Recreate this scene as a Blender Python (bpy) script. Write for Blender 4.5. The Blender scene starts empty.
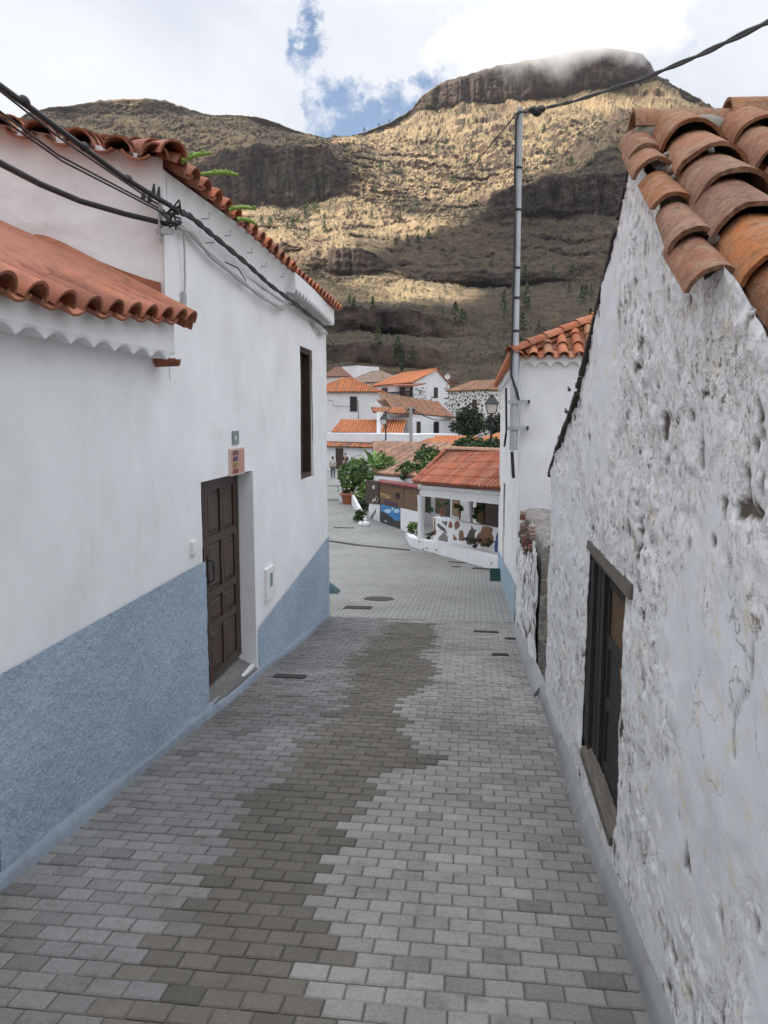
import bpy, math, random
import numpy as np
from mathutils import Vector, Matrix
random.seed(7)
PI = math.pi
scene = bpy.context.scene
col = scene.collection

# ------------------------------------------------------------------ camera
FPX = 740.0
pitch = math.atan(94 / FPX)
yaw = math.atan(89 * math.cos(pitch) / FPX)
CAM = Vector((0, 0, 2.0))
FW = Vector((-math.sin(yaw) * math.cos(pitch), math.cos(yaw) * math.cos(pitch), -math.sin(pitch)))
RT = Vector((math.cos(yaw), math.sin(yaw), 0))
UP = RT.cross(FW)
cd = bpy.data.cameras.new('camera')
co = bpy.data.objects.new('camera', cd)
col.objects.link(co)
co.matrix_world = Matrix((
    (RT.x, UP.x, -FW.x, CAM.x), (RT.y, UP.y, -FW.y, CAM.y), (RT.z, UP.z, -FW.z, CAM.z), (0, 0, 0, 1)))
cd.sensor_fit = 'VERTICAL'
cd.sensor_height = 24.0
cd.lens = 24.0 * FPX / 1024
cd.clip_start = 0.05
cd.clip_end = 20000
scene.camera = co


def ray(x, y):
    return FW + RT * ((x - 384) / FPX) + UP * ((512 - y) / FPX)


def at_plane(x, y, p, n):
    r = ray(x, y)
    t = (Vector(p) - CAM).dot(Vector(n)) / r.dot(Vector(n))
    return CAM + r * t


def P(x, y, Y):
    return at_plane(x, y, (0, Y, 0), (0, 1, 0))


# ground profile along the lane
GP = [(-300, 33.6), (0, 0), (13, -1.456), (20, -2.2), (27, -2.75), (35, -2.85), (45, -2.75), (58, -2.7), (75, -2.6), (110, -2.2), (6000, -2.2)]


def gz(Y):
    for (a, b), (c, d) in zip(GP, GP[1:]):
        if a <= Y <= c:
            return b + (d - b) * (Y - a) / (c - a)
    return GP[-1][1]


def G(x, y):
    r = ray(x, y)
    t = 1.0
    while t < 400:
        q = CAM + r * t
        if q.z <= gz(q.y):
            return q
        t += 0.02
    return q


# ------------------------------------------------------------------ numpy noise
def _h(i, j, k, s):
    n = (i.astype(np.int64) * 374761393 + j.astype(np.int64) * 668265263 + k.astype(np.int64) * 2147483647 + s * 974634777) & 0x7fffffff
    n = ((n ^ (n >> 13)) * 1274126177) & 0x7fffffff
    n = n ^ (n >> 16)
    return (n & 0xffff) / 65535.0


def vnoise(x, y, z, s=0):
    x, y, z = np.broadcast_arrays(np.asarray(x, float), np.asarray(y, float), np.asarray(z, float))
    i, j, k = np.floor(x), np.floor(y), np.floor(z)
    fx, fy, fz = x - i, y - j, z - k
    fx, fy, fz = [q * q * (3 - 2 * q) for q in (fx, fy, fz)]
    r = 0
    for a in (0, 1):
        for b in (0, 1):
            for c in (0, 1):
                w = (fx if a else 1 - fx) * (fy if b else 1 - fy) * (fz if c else 1 - fz)
                r = r + w * _h(i + a, j + b, k + c, s)
    return r * 2 - 1


def fbm(x, y, z, o=4, s=0, g=0.5):
    r = 0
    a = 1.0
    t = 0
    for q in range(o):
        r = r + a * vnoise(np.asarray(x) * 2 ** q, np.asarray(y) * 2 ** q, np.asarray(z) * 2 ** q, s + q * 17)
        t += a
        a *= g
    return r / t


# ------------------------------------------------------------------ materials
MATS = {}


def new_mat(name):
    m = bpy.data.materials.new(name)
    m.use_nodes = True
    nt = m.node_tree
    nt.nodes.clear()
    out = nt.nodes.new('ShaderNodeOutputMaterial')
    b = nt.nodes.new('ShaderNodeBsdfPrincipled')
    nt.links.new(b.outputs[0], out.inputs[0])
    MATS[name] = m
    return m, nt, b


def N(nt, t, ins=None, **kw):
    n = nt.nodes.new(t)
    for k, v in kw.items():
        setattr(n, k, v)
    for k, v in (ins or {}).items():
        if isinstance(v, bpy.types.NodeSocket):
            nt.links.new(v, n.inputs[k])
        else:
            n.inputs[k].default_value = v
    return n


def noise(nt, vec, scale, detail=4, rough=0.55, dist=0.0):
    return N(nt, 'ShaderNodeTexNoise', {'Vector': vec, 'Scale': scale, 'Detail': detail, 'Roughness': rough, 'Distortion': dist}).outputs[0]


def ramp(nt, fac, *stops):
    r = N(nt, 'ShaderNodeValToRGB', {'Fac': fac})
    e = r.color_ramp.elements
    while len(e) < len(stops):
        e.new(0.5)
    for q, (p, c) in zip(e, stops):
        q.position = p
        q.color = (*c, 1) if len(c) == 3 else c
    return r.outputs[0]


def mix(nt, f, a, b, mode='MIX'):
    n = N(nt, 'ShaderNodeMix', data_type='RGBA', blend_type=mode)
    for i, v in ((0, f), (6, a), (7, b)):
        if isinstance(v, bpy.types.NodeSocket):
            nt.links.new(v, n.inputs[i])
        elif i == 0:
            n.inputs[i].default_value = v
        else:
            n.inputs[i].default_value = (*v, 1)
    return n.outputs[2]


def coord(nt, scale=(1, 1, 1), kind='Object'):
    t = N(nt, 'ShaderNodeTexCoord').outputs[kind]
    if scale == (1, 1, 1):
        return t
    return N(nt, 'ShaderNodeMapping', {'Vector': t, 'Scale': scale}).outputs[0]


def bump(nt, b, h, strength=0.5, dist=0.02):
    n = N(nt, 'ShaderNodeBump', {'Height': h, 'Strength': strength, 'Distance': dist})
    nt.links.new(n.outputs[0], b.inputs['Normal'])
    return n


def G3(v):
    return (v, v, v)


def simple(name, c, rough=0.7, var=0.25, scale=8, bmp=0.3, bd=0.01, metallic=0.0, attr=False):
    m, nt, b = new_mat(name)
    v = coord(nt)
    n = noise(nt, v, scale, 6)
    f = ramp(nt, n, (0.25, G3(1 - var)), (0.75, G3(1 + var * 0.6)))
    base = N(nt, 'ShaderNodeVertexColor', layer_name='Col').outputs[0] if attr else None
    cc = mix(nt, 1.0, base if attr else c, f, 'MULTIPLY')
    nt.links.new(cc, b.inputs['Base Color'])
    b.inputs['Roughness'].default_value = rough
    b.inputs['Metallic'].default_value = metallic
    if bmp:
        bump(nt, b, n, bmp, bd)
    return m


# clay tiles: colour per tile comes from the attribute, weathering from noise
def clay(name, lichen=0.35):
    m, nt, b = new_mat(name)
    v = coord(nt)
    base = N(nt, 'ShaderNodeVertexColor', layer_name='Col').outputs[0]
    n1 = noise(nt, v, 9, 7, 0.65)
    n2 = noise(nt, v, 60, 4, 0.7)
    c = mix(nt, 1.0, base, ramp(nt, n1, (0.25, G3(0.6)), (0.5, G3(1.0)), (0.8, (1.35, 1.25, 1.2))), 'MULTIPLY')
    lm = ramp(nt, noise(nt, v, 5, 8, 0.75), (0.52, G3(0)), (0.66, G3(lichen)))
    c = mix(nt, lm, c, (0.27, 0.245, 0.2))
    c = mix(nt, ramp(nt, n2, (0.6, G3(0)), (0.75, G3(0.45))), c, (0.07, 0.05, 0.04))
    nt.links.new(c, b.inputs['Base Color'])
    b.inputs['Roughness'].default_value = 0.85
    bump(nt, b, mix(nt, 0.5, n1, n2), 0.6, 0.006)
    return m


clay('clay')
m, nt, b = new_mat('clay_old')
v = coord(nt)
base = N(nt, 'ShaderNodeVertexColor', layer_name='Col').outputs[0]
n1 = noise(nt, v, 11, 8, 0.7, 0.5)
n2 = noise(nt, v, 90, 4, 0.75)
c = mix(nt, 1.0, base, ramp(nt, n1, (0.28, (0.55, 0.55, 0.6)), (0.45, G3(0.95)), (0.6, (1.08, 1.04, 1.0)), (0.75, (1.3, 1.15, 1.05))), 'MULTIPLY')
c = mix(nt, ramp(nt, noise(nt, v, 12, 9, 0.8), (0.47, G3(0)), (0.60, G3(0.75))), c, (0.42, 0.30, 0.20))
c = mix(nt, ramp(nt, noise(nt, v, 16, 8, 0.78, 0.8), (0.53, G3(0)), (0.63, G3(0.75))), c, (0.13, 0.085, 0.065))
c = mix(nt, ramp(nt, n2, (0.62, G3(0)), (0.72, G3(0.6))), c, (0.06, 0.045, 0.04))
nt.links.new(c, b.inputs['Base Color'])
b.inputs['Roughness'].default_value = 0.9
bump(nt, b, mix(nt, 0.5, n1, n2), 1.0, 0.016)
b.inputs['Specular IOR Level'].default_value = 0.15
clay('clay_painted', 0.05)
simple('attr_rough', None, 0.85, 0.3, 14, 0.4, 0.01, attr=True)
simple('leaf', None, 0.6, 0.35, 3, 0, attr=True)
simple('dark_wood', (0.058, 0.034, 0.024), 0.5, 0.3, 6, 0.25, 0.004)
simple('frame_wood', (0.045, 0.022, 0.016), 0.55, 0.3, 12, 0.2, 0.004)
simple('black_iron', (0.018, 0.018, 0.02), 0.45, 0.3, 20, 0.1, 0.002)
simple('cable_black', (0.022, 0.022, 0.024), 0.6, 0.2, 30, 0.2, 0.002)
simple('cable_white', (0.42, 0.42, 0.41), 0.6, 0.3, 30, 0.2, 0.002)
simple('galvanised', (0.40, 0.42, 0.44), 0.5, 0.2, 6, 0.1, 0.001, 0.15)
simple('dark_void', (0.012, 0.012, 0.013), 0.9, 0.2, 5, 0)
simple('cast_iron', (0.055, 0.05, 0.047), 0.6, 0.35, 40, 0.4, 0.004, 0.3)
simple('threshold_stone', (0.16, 0.155, 0.15), 0.85, 0.3, 20, 0.3, 0.004)
simple('terracotta', (0.36, 0.13, 0.065), 0.8, 0.25, 14, 0.2, 0.004)
simple('plain_white', (0.74, 0.74, 0.73), 0.8, 0.08, 4, 0.15, 0.004)
simple('teal_plastic', (0.025, 0.10, 0.085), 0.5, 0.2, 10, 0)
simple('skin', (0.45, 0.26, 0.18), 0.6, 0.1, 5, 0)
simple('glass_dark', (0.03, 0.035, 0.04), 0.1, 0.2, 3, 0)
simple('lantern_glass', (0.62, 0.62, 0.58), 0.3, 0.1, 5, 0)
simple('grout', (0.135, 0.127, 0.113), 0.95, 0.35, 25, 0.4, 0.006)
simple('dry_earth', (0.2, 0.15, 0.1), 0.95, 0.3, 0.6, 0.4, 0.05)
simple('poster_blue', (0.03, 0.2, 0.5), 0.4, 0.5, 6, 0)
simple('poster_dark', (0.035, 0.033, 0.035), 0.5, 0.3, 6, 0)
simple('concrete_pole', (0.36, 0.35, 0.33), 0.85, 0.2, 10, 0.2, 0.004)
simple('cactus_green', (0.2, 0.32, 0.05), 0.6, 0.35, 25, 0.3, 0.004)


def plank_mat(name, c1, c2, axis=(1, 1, 8)):
    m, nt, b = new_mat(name)
    v = coord(nt, axis)
    n = noise(nt, v, 5, 7, 0.65)
    c = ramp(nt, n, (0.3, c1), (0.7, c2))
    nt.links.new(c, b.inputs['Base Color'])
    b.inputs['Roughness'].default_value = 0.8
    bump(nt, b, n, 0.6, 0.006)


plank_mat('weathered_wood', (0.055, 0.045, 0.036), (0.19, 0.165, 0.135), (6, 1.2, 30))
plank_mat('old_dark_wood', (0.012, 0.010, 0.009), (0.05, 0.042, 0.036), (25, 25, 1.5))
plank_mat('old_brown_wood', (0.06, 0.032, 0.014), (0.2, 0.115, 0.05), (25, 25, 1.5))
plank_mat('board_brown', (0.075, 0.04, 0.02), (0.21, 0.125, 0.068), (1, 1, 9))


# smooth painted plaster with broad unevenness and rain stains
def plaster(name, c, stain=(0.42, 0.40, 0.36), amt=0.35, bs=0.35, bd=0.012):
    m, nt, b = new_mat(name)
    v = coord(nt)
    n = noise(nt, v, 1.3, 6, 0.6)
    f = noise(nt, v, 14, 5, 0.6)
    st = noise(nt, coord(nt, (3, 3, 0.7)), 1.5, 6, 0.65)
    cc = mix(nt, ramp(nt, st, (0.52, G3(0)), (0.85, G3(amt))), c, stain)
    cc = mix(nt, 1.0, cc, ramp(nt, n, (0.3, G3(0.90)), (0.5, G3(0.98)), (0.7, G3(1.04))), 'MULTIPLY')
    cc = mix(nt, ramp(nt, noise(nt, v, 2.4, 9, 0.7, 0.4), (0.56, G3(0)), (0.6, G3(0.12))), cc, (0.62, 0.61, 0.58))
    cc = mix(nt, ramp(nt, noise(nt, v, 6, 9, 0.8), (0.64, G3(0)), (0.7, G3(0.35))), cc, (0.52, 0.49, 0.44))
    cc = mix(nt, ramp(nt, noise(nt, v, 45, 3), (0.68, G3(0)), (0.78, G3(0.18))), cc, (0.4, 0.37, 0.33))
    nt.links.new(cc, b.inputs['Base Color'])
    b.inputs['Roughness'].default_value = 0.85
    bump(nt, b, mix(nt, 0.35, n, f), bs, bd)
    b.inputs['Specular IOR Level'].default_value = 0.2
    return m


plaster('white_plaster', (0.80, 0.808, 0.815), amt=0.16)
plaster('warm_plaster', (0.77, 0.77, 0.77), (0.5, 0.45, 0.41), 0.4, 0.8, 0.03)
plaster('white_far', (0.78, 0.785, 0.80), amt=0.3, bs=0.1)
plaster('strip_grey', (0.315, 0.32, 0.325), (0.2, 0.18, 0.16), 0.8, 0.8, 0.02)
plaster('strip_blue', (0.25, 0.30, 0.355), (0.17, 0.14, 0.12), 0.75, 0.6, 0.02)
plaster('dado_far', (0.3, 0.42, 0.52), (0.6, 0.62, 0.63), 0.9, 0.5)

# blue roughcast dado
m, nt, b = new_mat('blue_stucco')
v = coord(nt)
n1 = noise(nt, v, 48, 4, 0.65, 0.2)
n2 = noise(nt, v, 1.2, 5, 0.6)
c = ramp(nt, n1, (0.3, (0.28, 0.365, 0.46)), (0.55, (0.375, 0.475, 0.585)), (0.8, (0.49, 0.58, 0.67)))
c = mix(nt, 1.0, c, ramp(nt, n2, (0.3, G3(0.82)), (0.7, G3(1.08))), 'MULTIPLY')
c = mix(nt, ramp(nt, noise(nt, v, 5, 9, 0.75), (0.6, G3(0)), (0.7, G3(0.4))), c, (0.17, 0.2, 0.235))
nt.links.new(c, b.inputs['Base Color'])
b.inputs['Roughness'].default_value = 0.9
bump(nt, b, n1, 1.0, 0.016)

# whitewashed rubble wall: attribute 'Col' r = rough cream area, g = pits
m, nt, b = new_mat('old_whitewash')
v = coord(nt)
sep = N(nt, 'ShaderNodeSeparateColor', {0: N(nt, 'ShaderNodeVertexColor', layer_name='Col').outputs[0]})
n1 = noise(nt, v, 7, 8, 0.65)
n2 = noise(nt, v, 42, 6, 0.7, 0.4)
n3 = noise(nt, v, 2.2, 5, 0.6)
smooth_c = ramp(nt, n1, (0.25, (0.71, 0.725, 0.755)), (0.7, (0.82, 0.83, 0.85)))
rough_c = ramp(nt, n2, (0.25, (0.76, 0.745, 0.70)), (0.42, (0.85, 0.85, 0.845)), (0.7, (0.90, 0.905, 0.91)))
c = mix(nt, sep.outputs[0], smooth_c, rough_c)
fl1 = ramp(nt, noise(nt, v, 5, 9, 0.66, 0.3), (0.485, G3(0)), (0.515, G3(1)))
fl2 = ramp(nt, noise(nt, v, 13, 8, 0.7, 0.5), (0.49, G3(0)), (0.525, G3(1)))
fl3 = ramp(nt, noise(nt, v, 3.5, 9, 0.66, 0.2), (0.49, G3(0)), (0.51, G3(1)))
cream = ramp(nt, noise(nt, v, 6.5, 9, 0.75, 0.5), (0.55, G3(0)), (0.64, G3(0.7)))
c = mix(nt, cream, c, (0.74, 0.66, 0.49))
# dark chips sit on the broken edges of the flaked layers
chip = ramp(nt, noise(nt, v, 26, 6, 0.75), (0.565, G3(0)), (0.60, G3(0.9)))
spm = N(nt, 'ShaderNodeMath', {0: chip, 1: N(nt, 'ShaderNodeMath', {0: sep.outputs[0], 1: ramp(nt, n3, (0.42, G3(0)), (0.55, G3(1)))}, operation='MULTIPLY').outputs[0]}, operation='MULTIPLY').outputs[0]
c = mix(nt, spm, c, (0.20, 0.165, 0.13))
wv = N(nt, 'ShaderNodeTexNoise', {'Vector': v, 'Scale': 3.0, 'Detail': 5.0}).outputs[1]
wv = N(nt, 'ShaderNodeVectorMath', {0: v, 1: wv}, operation='ADD').outputs[0]
crk = N(nt, 'ShaderNodeTexVoronoi', {'Vector': wv, 'Scale': 1.6}, feature='DISTANCE_TO_EDGE').outputs[0]
crm = N(nt, 'ShaderNodeMath', {0: ramp(nt, crk, (0.0, G3(1)), (0.012, G3(0))), 1: ramp(nt, n3, (0.5, G3(0)), (0.6, G3(0.8)))}, operation='MULTIPLY').outputs[0]
c = mix(nt, crm, c, (0.2, 0.18, 0.16))
c = mix(nt, sep.outputs[1], c, (0.13, 0.105, 0.085))
nt.links.new(c, b.inputs['Base Color'])
b.inputs['Roughness'].default_value = 0.9
n4 = noise(nt, v, 90, 4, 0.7)
hm = mix(nt, 0.28, mix(nt, 0.45, mix(nt, 0.5, fl1, fl2), mix(nt, 0.4, fl3, n2)), n4)
bm1 = N(nt, 'ShaderNodeMath', {0: sep.outputs[0], 1: 0.75}, operation='MULTIPLY').outputs[0]
bm1 = N(nt, 'ShaderNodeMath', {0: bm1, 1: 0.22}, operation='ADD').outputs[0]
bb_ = bump(nt, b, hm, 1.0, 0.011)
b.inputs['Specular IOR Level'].default_value = 0.1
nt.links.new(bm1, bb_.inputs['Strength'])

# rubble stone with mortar
def rubble(name, stone_a, stone_b, mortar, scale, edge=0.12, bd=0.03):
    m, nt, b = new_mat(name)
    v = coord(nt)
    w = N(nt, 'ShaderNodeVectorMath', {0: v, 1: N(nt, 'ShaderNodeTexNoise', {'Vector': v, 'Scale': 4.0}).outputs[1]}, operation='MULTIPLY_ADD')
    w.inputs[1].default_value = (1, 1, 1)
    sc = N(nt, 'ShaderNodeVectorMath', {0: N(nt, 'ShaderNodeTexNoise', {'Vector': v, 'Scale': 3.0}).outputs[1]}, operation='SCALE')
    sc.inputs['Scale'].default_value = 0.25
    ad = N(nt, 'ShaderNodeVectorMath', {0: v, 1: sc.outputs[0]}, operation='ADD')
    vo = N(nt, 'ShaderNodeTexVoronoi', {'Vector': ad.outputs[0], 'Scale': scale}, feature='DISTANCE_TO_EDGE')
    vc = N(nt, 'ShaderNodeTexVoronoi', {'Vector': ad.outputs[0], 'Scale': scale}, feature='F1')
    bw = N(nt, 'ShaderNodeSeparateColor', {0: vc.outputs['Color']})
    st = mix(nt, bw.outputs[0], stone_a, stone_b)
    st = mix(nt, 1.0, st, ramp(nt, noise(nt, v, 20, 5), (0.3, G3(0.7)), (0.7, G3(1.15))), 'MULTIPLY')
    f = ramp(nt, vo.outputs[0], (edge, G3(0)), (edge + 0.06, G3(1)))
    c = mix(nt, f, mortar, st)
    nt.links.new(c, b.inputs['Base Color'])
    b.inputs['Roughness'].default_value = 0.9
    bump(nt, b, f, 0.8, bd)


rubble('stone_speckled', (0.05, 0.045, 0.04), (0.22, 0.19, 0.16), (0.74, 0.74, 0.74), 2.6, 0.13, 0.02)
rubble('ruin_stone', (0.16, 0.14, 0.125), (0.27, 0.25, 0.225), (0.30, 0.28, 0.25), 8.0, 0.03, 0.012)

# pavers (mesh bricks near the camera, brick texture further down)
m, nt, b = new_mat('paver')
v = coord(nt)
base = N(nt, 'ShaderNodeVertexColor', layer_name='Col').outputs[0]
n1 = noise(nt, v, 60, 5, 0.75)
n2 = noise(nt, v, 0.9, 6, 0.62)
c = mix(nt, 1.0, base, ramp(nt, n1, (0.25, G3(0.72)), (0.5, G3(1.0)), (0.78, G3(1.28))), 'MULTIPLY')
c = mix(nt, 1.0, c, ramp(nt, n2, (0.3, (0.78, 0.77, 0.75)), (0.65, (1.08, 1.08, 1.08))), 'MULTIPLY')
c = mix(nt, ramp(nt, noise(nt, v, 5, 9, 0.75), (0.54, G3(0)), (0.70, G3(0.55))), c, (0.075, 0.068, 0.055))
c = mix(nt, ramp(nt, noise(nt, v, 150, 3, 0.8), (0.62, G3(0)), (0.72, G3(0.6))), c, (0.05, 0.047, 0.042))
c = mix(nt, ramp(nt, noise(nt, v, 130, 3, 0.8, 0.4), (0.64, G3(0)), (0.74, G3(0.35))), c, (0.5, 0.49, 0.46))
nt.links.new(c, b.inputs['Base Color'])
b.inputs['Roughness'].default_value = 0.85
bump(nt, b, n1, 0.5, 0.004)

m, nt, b = new_mat('paver_far')
v = coord(nt)
br = N(nt, 'ShaderNodeTexBrick', {'Vector': v, 'Color1': (0.27, 0.27, 0.255, 1), 'Color2': (0.335, 0.335, 0.315, 1), 'Mortar': (0.13, 0.125, 0.115, 1),
                                  'Scale': 1.0, 'Mortar Size': 0.012, 'Brick Width': 0.19, 'Row Height': 0.125, 'Mortar Smooth': 0.3})
c = mix(nt, 1.0, br.outputs[0], ramp(nt, noise(nt, v, 0.35, 6, 0.6), (0.3, (0.8, 0.8, 0.78)), (0.7, (1.12, 1.12, 1.12))), 'MULTIPLY')
c = mix(nt, 1.0, c, ramp(nt, noise(nt, v, 25, 4, 0.7), (0.3, G3(0.85)), (0.7, G3(1.12))), 'MULTIPLY')
nt.links.new(c, b.inputs['Base Color'])
b.inputs['Roughness'].default_value = 0.85
bump(nt, b, br.outputs[1], -0.4, 0.01)


# ------------------------------------------------------------------ mesh builder
class MB:
    def __init__(self):
        self.v = []
        self.f = []
        self.c = []
        self.smooth = []

    def face(self, pts, c=(1, 1, 1), smooth=False):
        n = len(self.v)
        self.v += [tuple(p) for p in pts]
        self.f.append(tuple(range(n, n + len(pts))))
        self.c.append(c)
        self.smooth.append(smooth)

    def grid(self, rows, c=(1, 1, 1), smooth=True, close=False):
        n = len(self.v)
        w = len(rows[0])
        for r in rows:
            self.v += [tuple(p) for p in r]
        for i in range(len(rows) - 1):
            for j in range(w if close else w - 1):
                k = (j + 1) % w
                self.f.append((n + i * w + j, n + i * w + k, n + (i + 1) * w + k, n + (i + 1) * w + j))
                self.c.append(c)
                self.smooth.append(smooth)

    def hexa(self, p, c=(1, 1, 1)):
        # p: 8 points, bottom loop 0-3 then top loop 4-7
        n = len(self.v)
        self.v += [tuple(q) for q in p]
        for f in ((3, 2, 1, 0), (4, 5, 6, 7), (0, 1, 5, 4), (1, 2, 6, 5), (2, 3, 7, 6), (3, 0, 4, 7)):
            self.f.append(tuple(n + i for i in f))
            self.c.append(c)
            self.smooth.append(False)

    def box(self, x0, y0, z0, x1, y1, z1, c=(1, 1, 1)):
        self.hexa([(x0, y0, z0), (x1, y0, z0), (x1, y1, z0), (x0, y1, z0), (x0, y0, z1), (x1, y0, z1), (x1, y1, z1), (x0, y1, z1)], c)

    def obox(self, o, u, v, w, c=(1, 1, 1)):
        o, u, v, w = map(Vector, (o, u, v, w))
        self.hexa([o, o + u, o + u + v, o + v, o + w, o + u + w, o + u + v + w, o + v + w], c)

    def tube(self, pts, r, seg=8, c=(1, 1, 1), caps=True):
        pts = [Vector(p) for p in pts]
        rr = r if isinstance(r, (list, tuple)) else [r] * len(pts)
        rows = []
        for i, p in enumerate(pts):
            d = (pts[min(i + 1, len(pts) - 1)] - pts[max(i - 1, 0)])
            if d.length < 1e-9:
                d = Vector((0, 0, 1))
            d.normalize()
            a = d.cross(Vector((0, 0, 1)) if abs(d.z) < 0.9 else Vector((1, 0, 0))).normalized()
            bb = d.cross(a)
            rows.append([p + a * (math.cos(2 * PI * k / seg) * rr[i]) + bb * (math.sin(2 * PI * k / seg) * rr[i]) for k in range(seg)])
        self.grid(rows, c, True, True)
        if caps:
            self.face(rows[0][::-1], c)
            self.face(rows[-1], c)

    def lathe(self, base, prof, seg=16, c=(1, 1, 1)):
        base = Vector(base)
        self.grid([[base + Vector((r * math.cos(2 * PI * k / seg), r * math.sin(2 * PI * k / seg), z)) for k in range(seg)] for r, z in prof], c, True, True)

    def ellipsoid(self, cen, rad, seg=10, rings=6, c=(1, 1, 1)):
        cen = Vector(cen)
        rows = []
        for i in range(rings + 1):
            t = PI * i / rings
            rows.append([cen + Vector((rad[0] * math.sin(t) * math.cos(2 * PI * k / seg), rad[1] * math.sin(t) * math.sin(2 * PI * k / seg), rad[2] * math.cos(t))) for k in range(seg)])
        self.grid(rows, c, True, True)

    def build(self, name, mat, parent=None):
        me = bpy.data.meshes.new(name)
        me.from_pydata(self.v, [], self.f)
        me.materials.append(MATS[mat])
        a = me.color_attributes.new('Col', 'FLOAT_COLOR', 'CORNER')
        cnt = np.array([len(f) for f in self.f])
        cc = np.array([(*c[:3], 1.0) for c in self.c], dtype=np.float32)
        a.data.foreach_set('color', np.repeat(cc, cnt, axis=0).ravel())
        me.polygons.foreach_set('use_smooth', self.smooth)
        me.update()
        o = bpy.data.objects.new(name, me)
        col.objects.link(o)
        if parent is not None:
            o.parent = parent
            o.matrix_parent_inverse = parent.matrix_basis.inverted()
        return o


def tag(o, label=None, cat=None, group=None, kind=None):
    for k, v in (('label', label), ('category', cat), ('group', group), ('kind', kind)):
        if v:
            o[k] = v
    return o


def thing(name, loc, label, cat, group=None):
    o = bpy.data.objects.new(name, None)
    col.objects.link(o)
    o.location = loc
    o.empty_display_size = 0.2
    return tag(o, label, cat, group)


def np_mesh(name, V, F, mat, cols=None, smooth=True, parent=None):
    me = bpy.data.meshes.new(name)
    me.vertices.add(len(V))
    me.vertices.foreach_set('co', np.asarray(V, dtype=np.float32).ravel())
    F = np.asarray(F, dtype=np.int32)
    me.loops.add(F.size)
    me.loops.foreach_set('vertex_index', F.ravel())
    me.polygons.add(len(F))
    me.polygons.foreach_set('loop_start', np.arange(0, F.size, F.shape[1], dtype=np.int32))
    me.polygons.foreach_set('use_smooth', np.full(len(F), smooth))
    me.update(calc_edges=True)
    me.validate()
    if cols is not None:
        a = me.color_attributes.new('Col', 'FLOAT_COLOR', 'POINT')
        cc = np.ones((len(V), 4), dtype=np.float32)
        cc[:, :3] = cols
        a.data.foreach_set('color', cc.ravel())
    me.materials.append(MATS[mat])
    o = bpy.data.objects.new(name, me)
    col.objects.link(o)
    if parent is not None:
        o.parent = parent
        o.matrix_parent_inverse = parent.matrix_basis.inverted()
    return o


def wall_grid(name, origin, u, ulen, zbot, ztop, res, holes, mat, disp, nrm, parent, reveal=0.25, ulines=()):
    """upright wall sheet: along u from origin; zbot(s), ztop(s) functions; disp(P)->offset along nrm, colour"""
    s = list(np.arange(0, ulen, res)) + [ulen]
    zmin = min(zbot(q) for q in s)
    zmax = max(ztop(q) for q in s)
    z = list(np.arange(zmin, zmax, res)) + [zmax]
    for h in holes:
        s += [h[0], h[2]]
        z += [h[1], h[3]]
    s += list(ulines)
    s = np.array(sorted(set(round(q, 4) for q in s)))
    z = np.array(sorted(set(round(q, 4) for q in z)))
    zb = np.array([zbot(q) for q in s])
    zt = np.array([ztop(q) for q in s])
    S, Z = np.meshgrid(s, z, indexing='ij')
    Z = np.minimum(np.maximum(Z, zb[:, None]), zt[:, None])
    u = np.array(u, float)
    o = np.array(origin, float)
    Pn = o[None, None, :] + S[..., None] * u[None, None, :]
    Pn = Pn.copy()
    Pn[..., 2] = Z
    d, cc = disp(Pn, S, Z)
    nn = np.array(nrm, float)
    Pn = Pn + d[..., None] * nn[None, None, :]
    ns, nz = len(s), len(z)
    i, j = np.meshgrid(np.arange(ns - 1), np.arange(nz - 1), indexing='ij')
    ok = (Z[:-1, 1:] - Z[:-1, :-1] > 1e-5) | (Z[1:, 1:] - Z[1:, :-1] > 1e-5)
    ms = (s[:-1] + s[1:]) / 2
    mz = (z[:-1] + z[1:]) / 2
    for h in holes:
        ok &= ~((ms[:, None] > h[0]) & (ms[:, None] < h[2]) & (mz[None, :] > h[1]) & (mz[None, :] < h[3]))
    a = i * nz + j
    F = np.stack([a, a + nz, a + nz + 1, a + 1], -1)[ok]
    V = Pn.reshape(-1, 3)
    C = cc.reshape(-1, 3)
    if reveal:
        ev = []
        ef = []
        ec = []
        n0 = len(V)
        for h in holes:
            q = [(h[0], h[1]), (h[2], h[1]), (h[2], h[3]), (h[0], h[3])]
            fr = [o + u * a_ + np.array([0, 0, b_ - o[2]]) for a_, b_ in q]
            bk = [p - nn * reveal for p in fr]
            base = n0 + len(ev)
            ev += fr + bk
            ec += [(0.2, 0, 0)] * 8
            for k in range(4):
                ef.append((base + k, base + (k + 1) % 4, base + 4 + (k + 1) % 4, base + 4 + k))
        if ev:
            V = np.vstack([V, np.array(ev)])
            C = np.vstack([C, np.array(ec)])
            F = np.vstack([F, np.array(ef)])
    return np_mesh(name, V, F, mat, C, True, parent)


# ------------------------------------------------------------------ roofs
PAL_NEW = [(0.44, 0.14, 0.06), (0.5, 0.17, 0.075), (0.38, 0.12, 0.055), (0.46, 0.18, 0.09)]
PAL_OLD = [(0.36, 0.17, 0.09), (0.28, 0.15, 0.09), (0.42, 0.2, 0.1), (0.24, 0.14, 0.09), (0.33, 0.2, 0.13)]
PAL_ORANGE = [(0.58, 0.2, 0.07), (0.62, 0.23, 0.08), (0.52, 0.17, 0.06)]
PAL_PAINT = [(0.34, 0.125, 0.07), (0.38, 0.145, 0.082), (0.29, 0.105, 0.06)]


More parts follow.
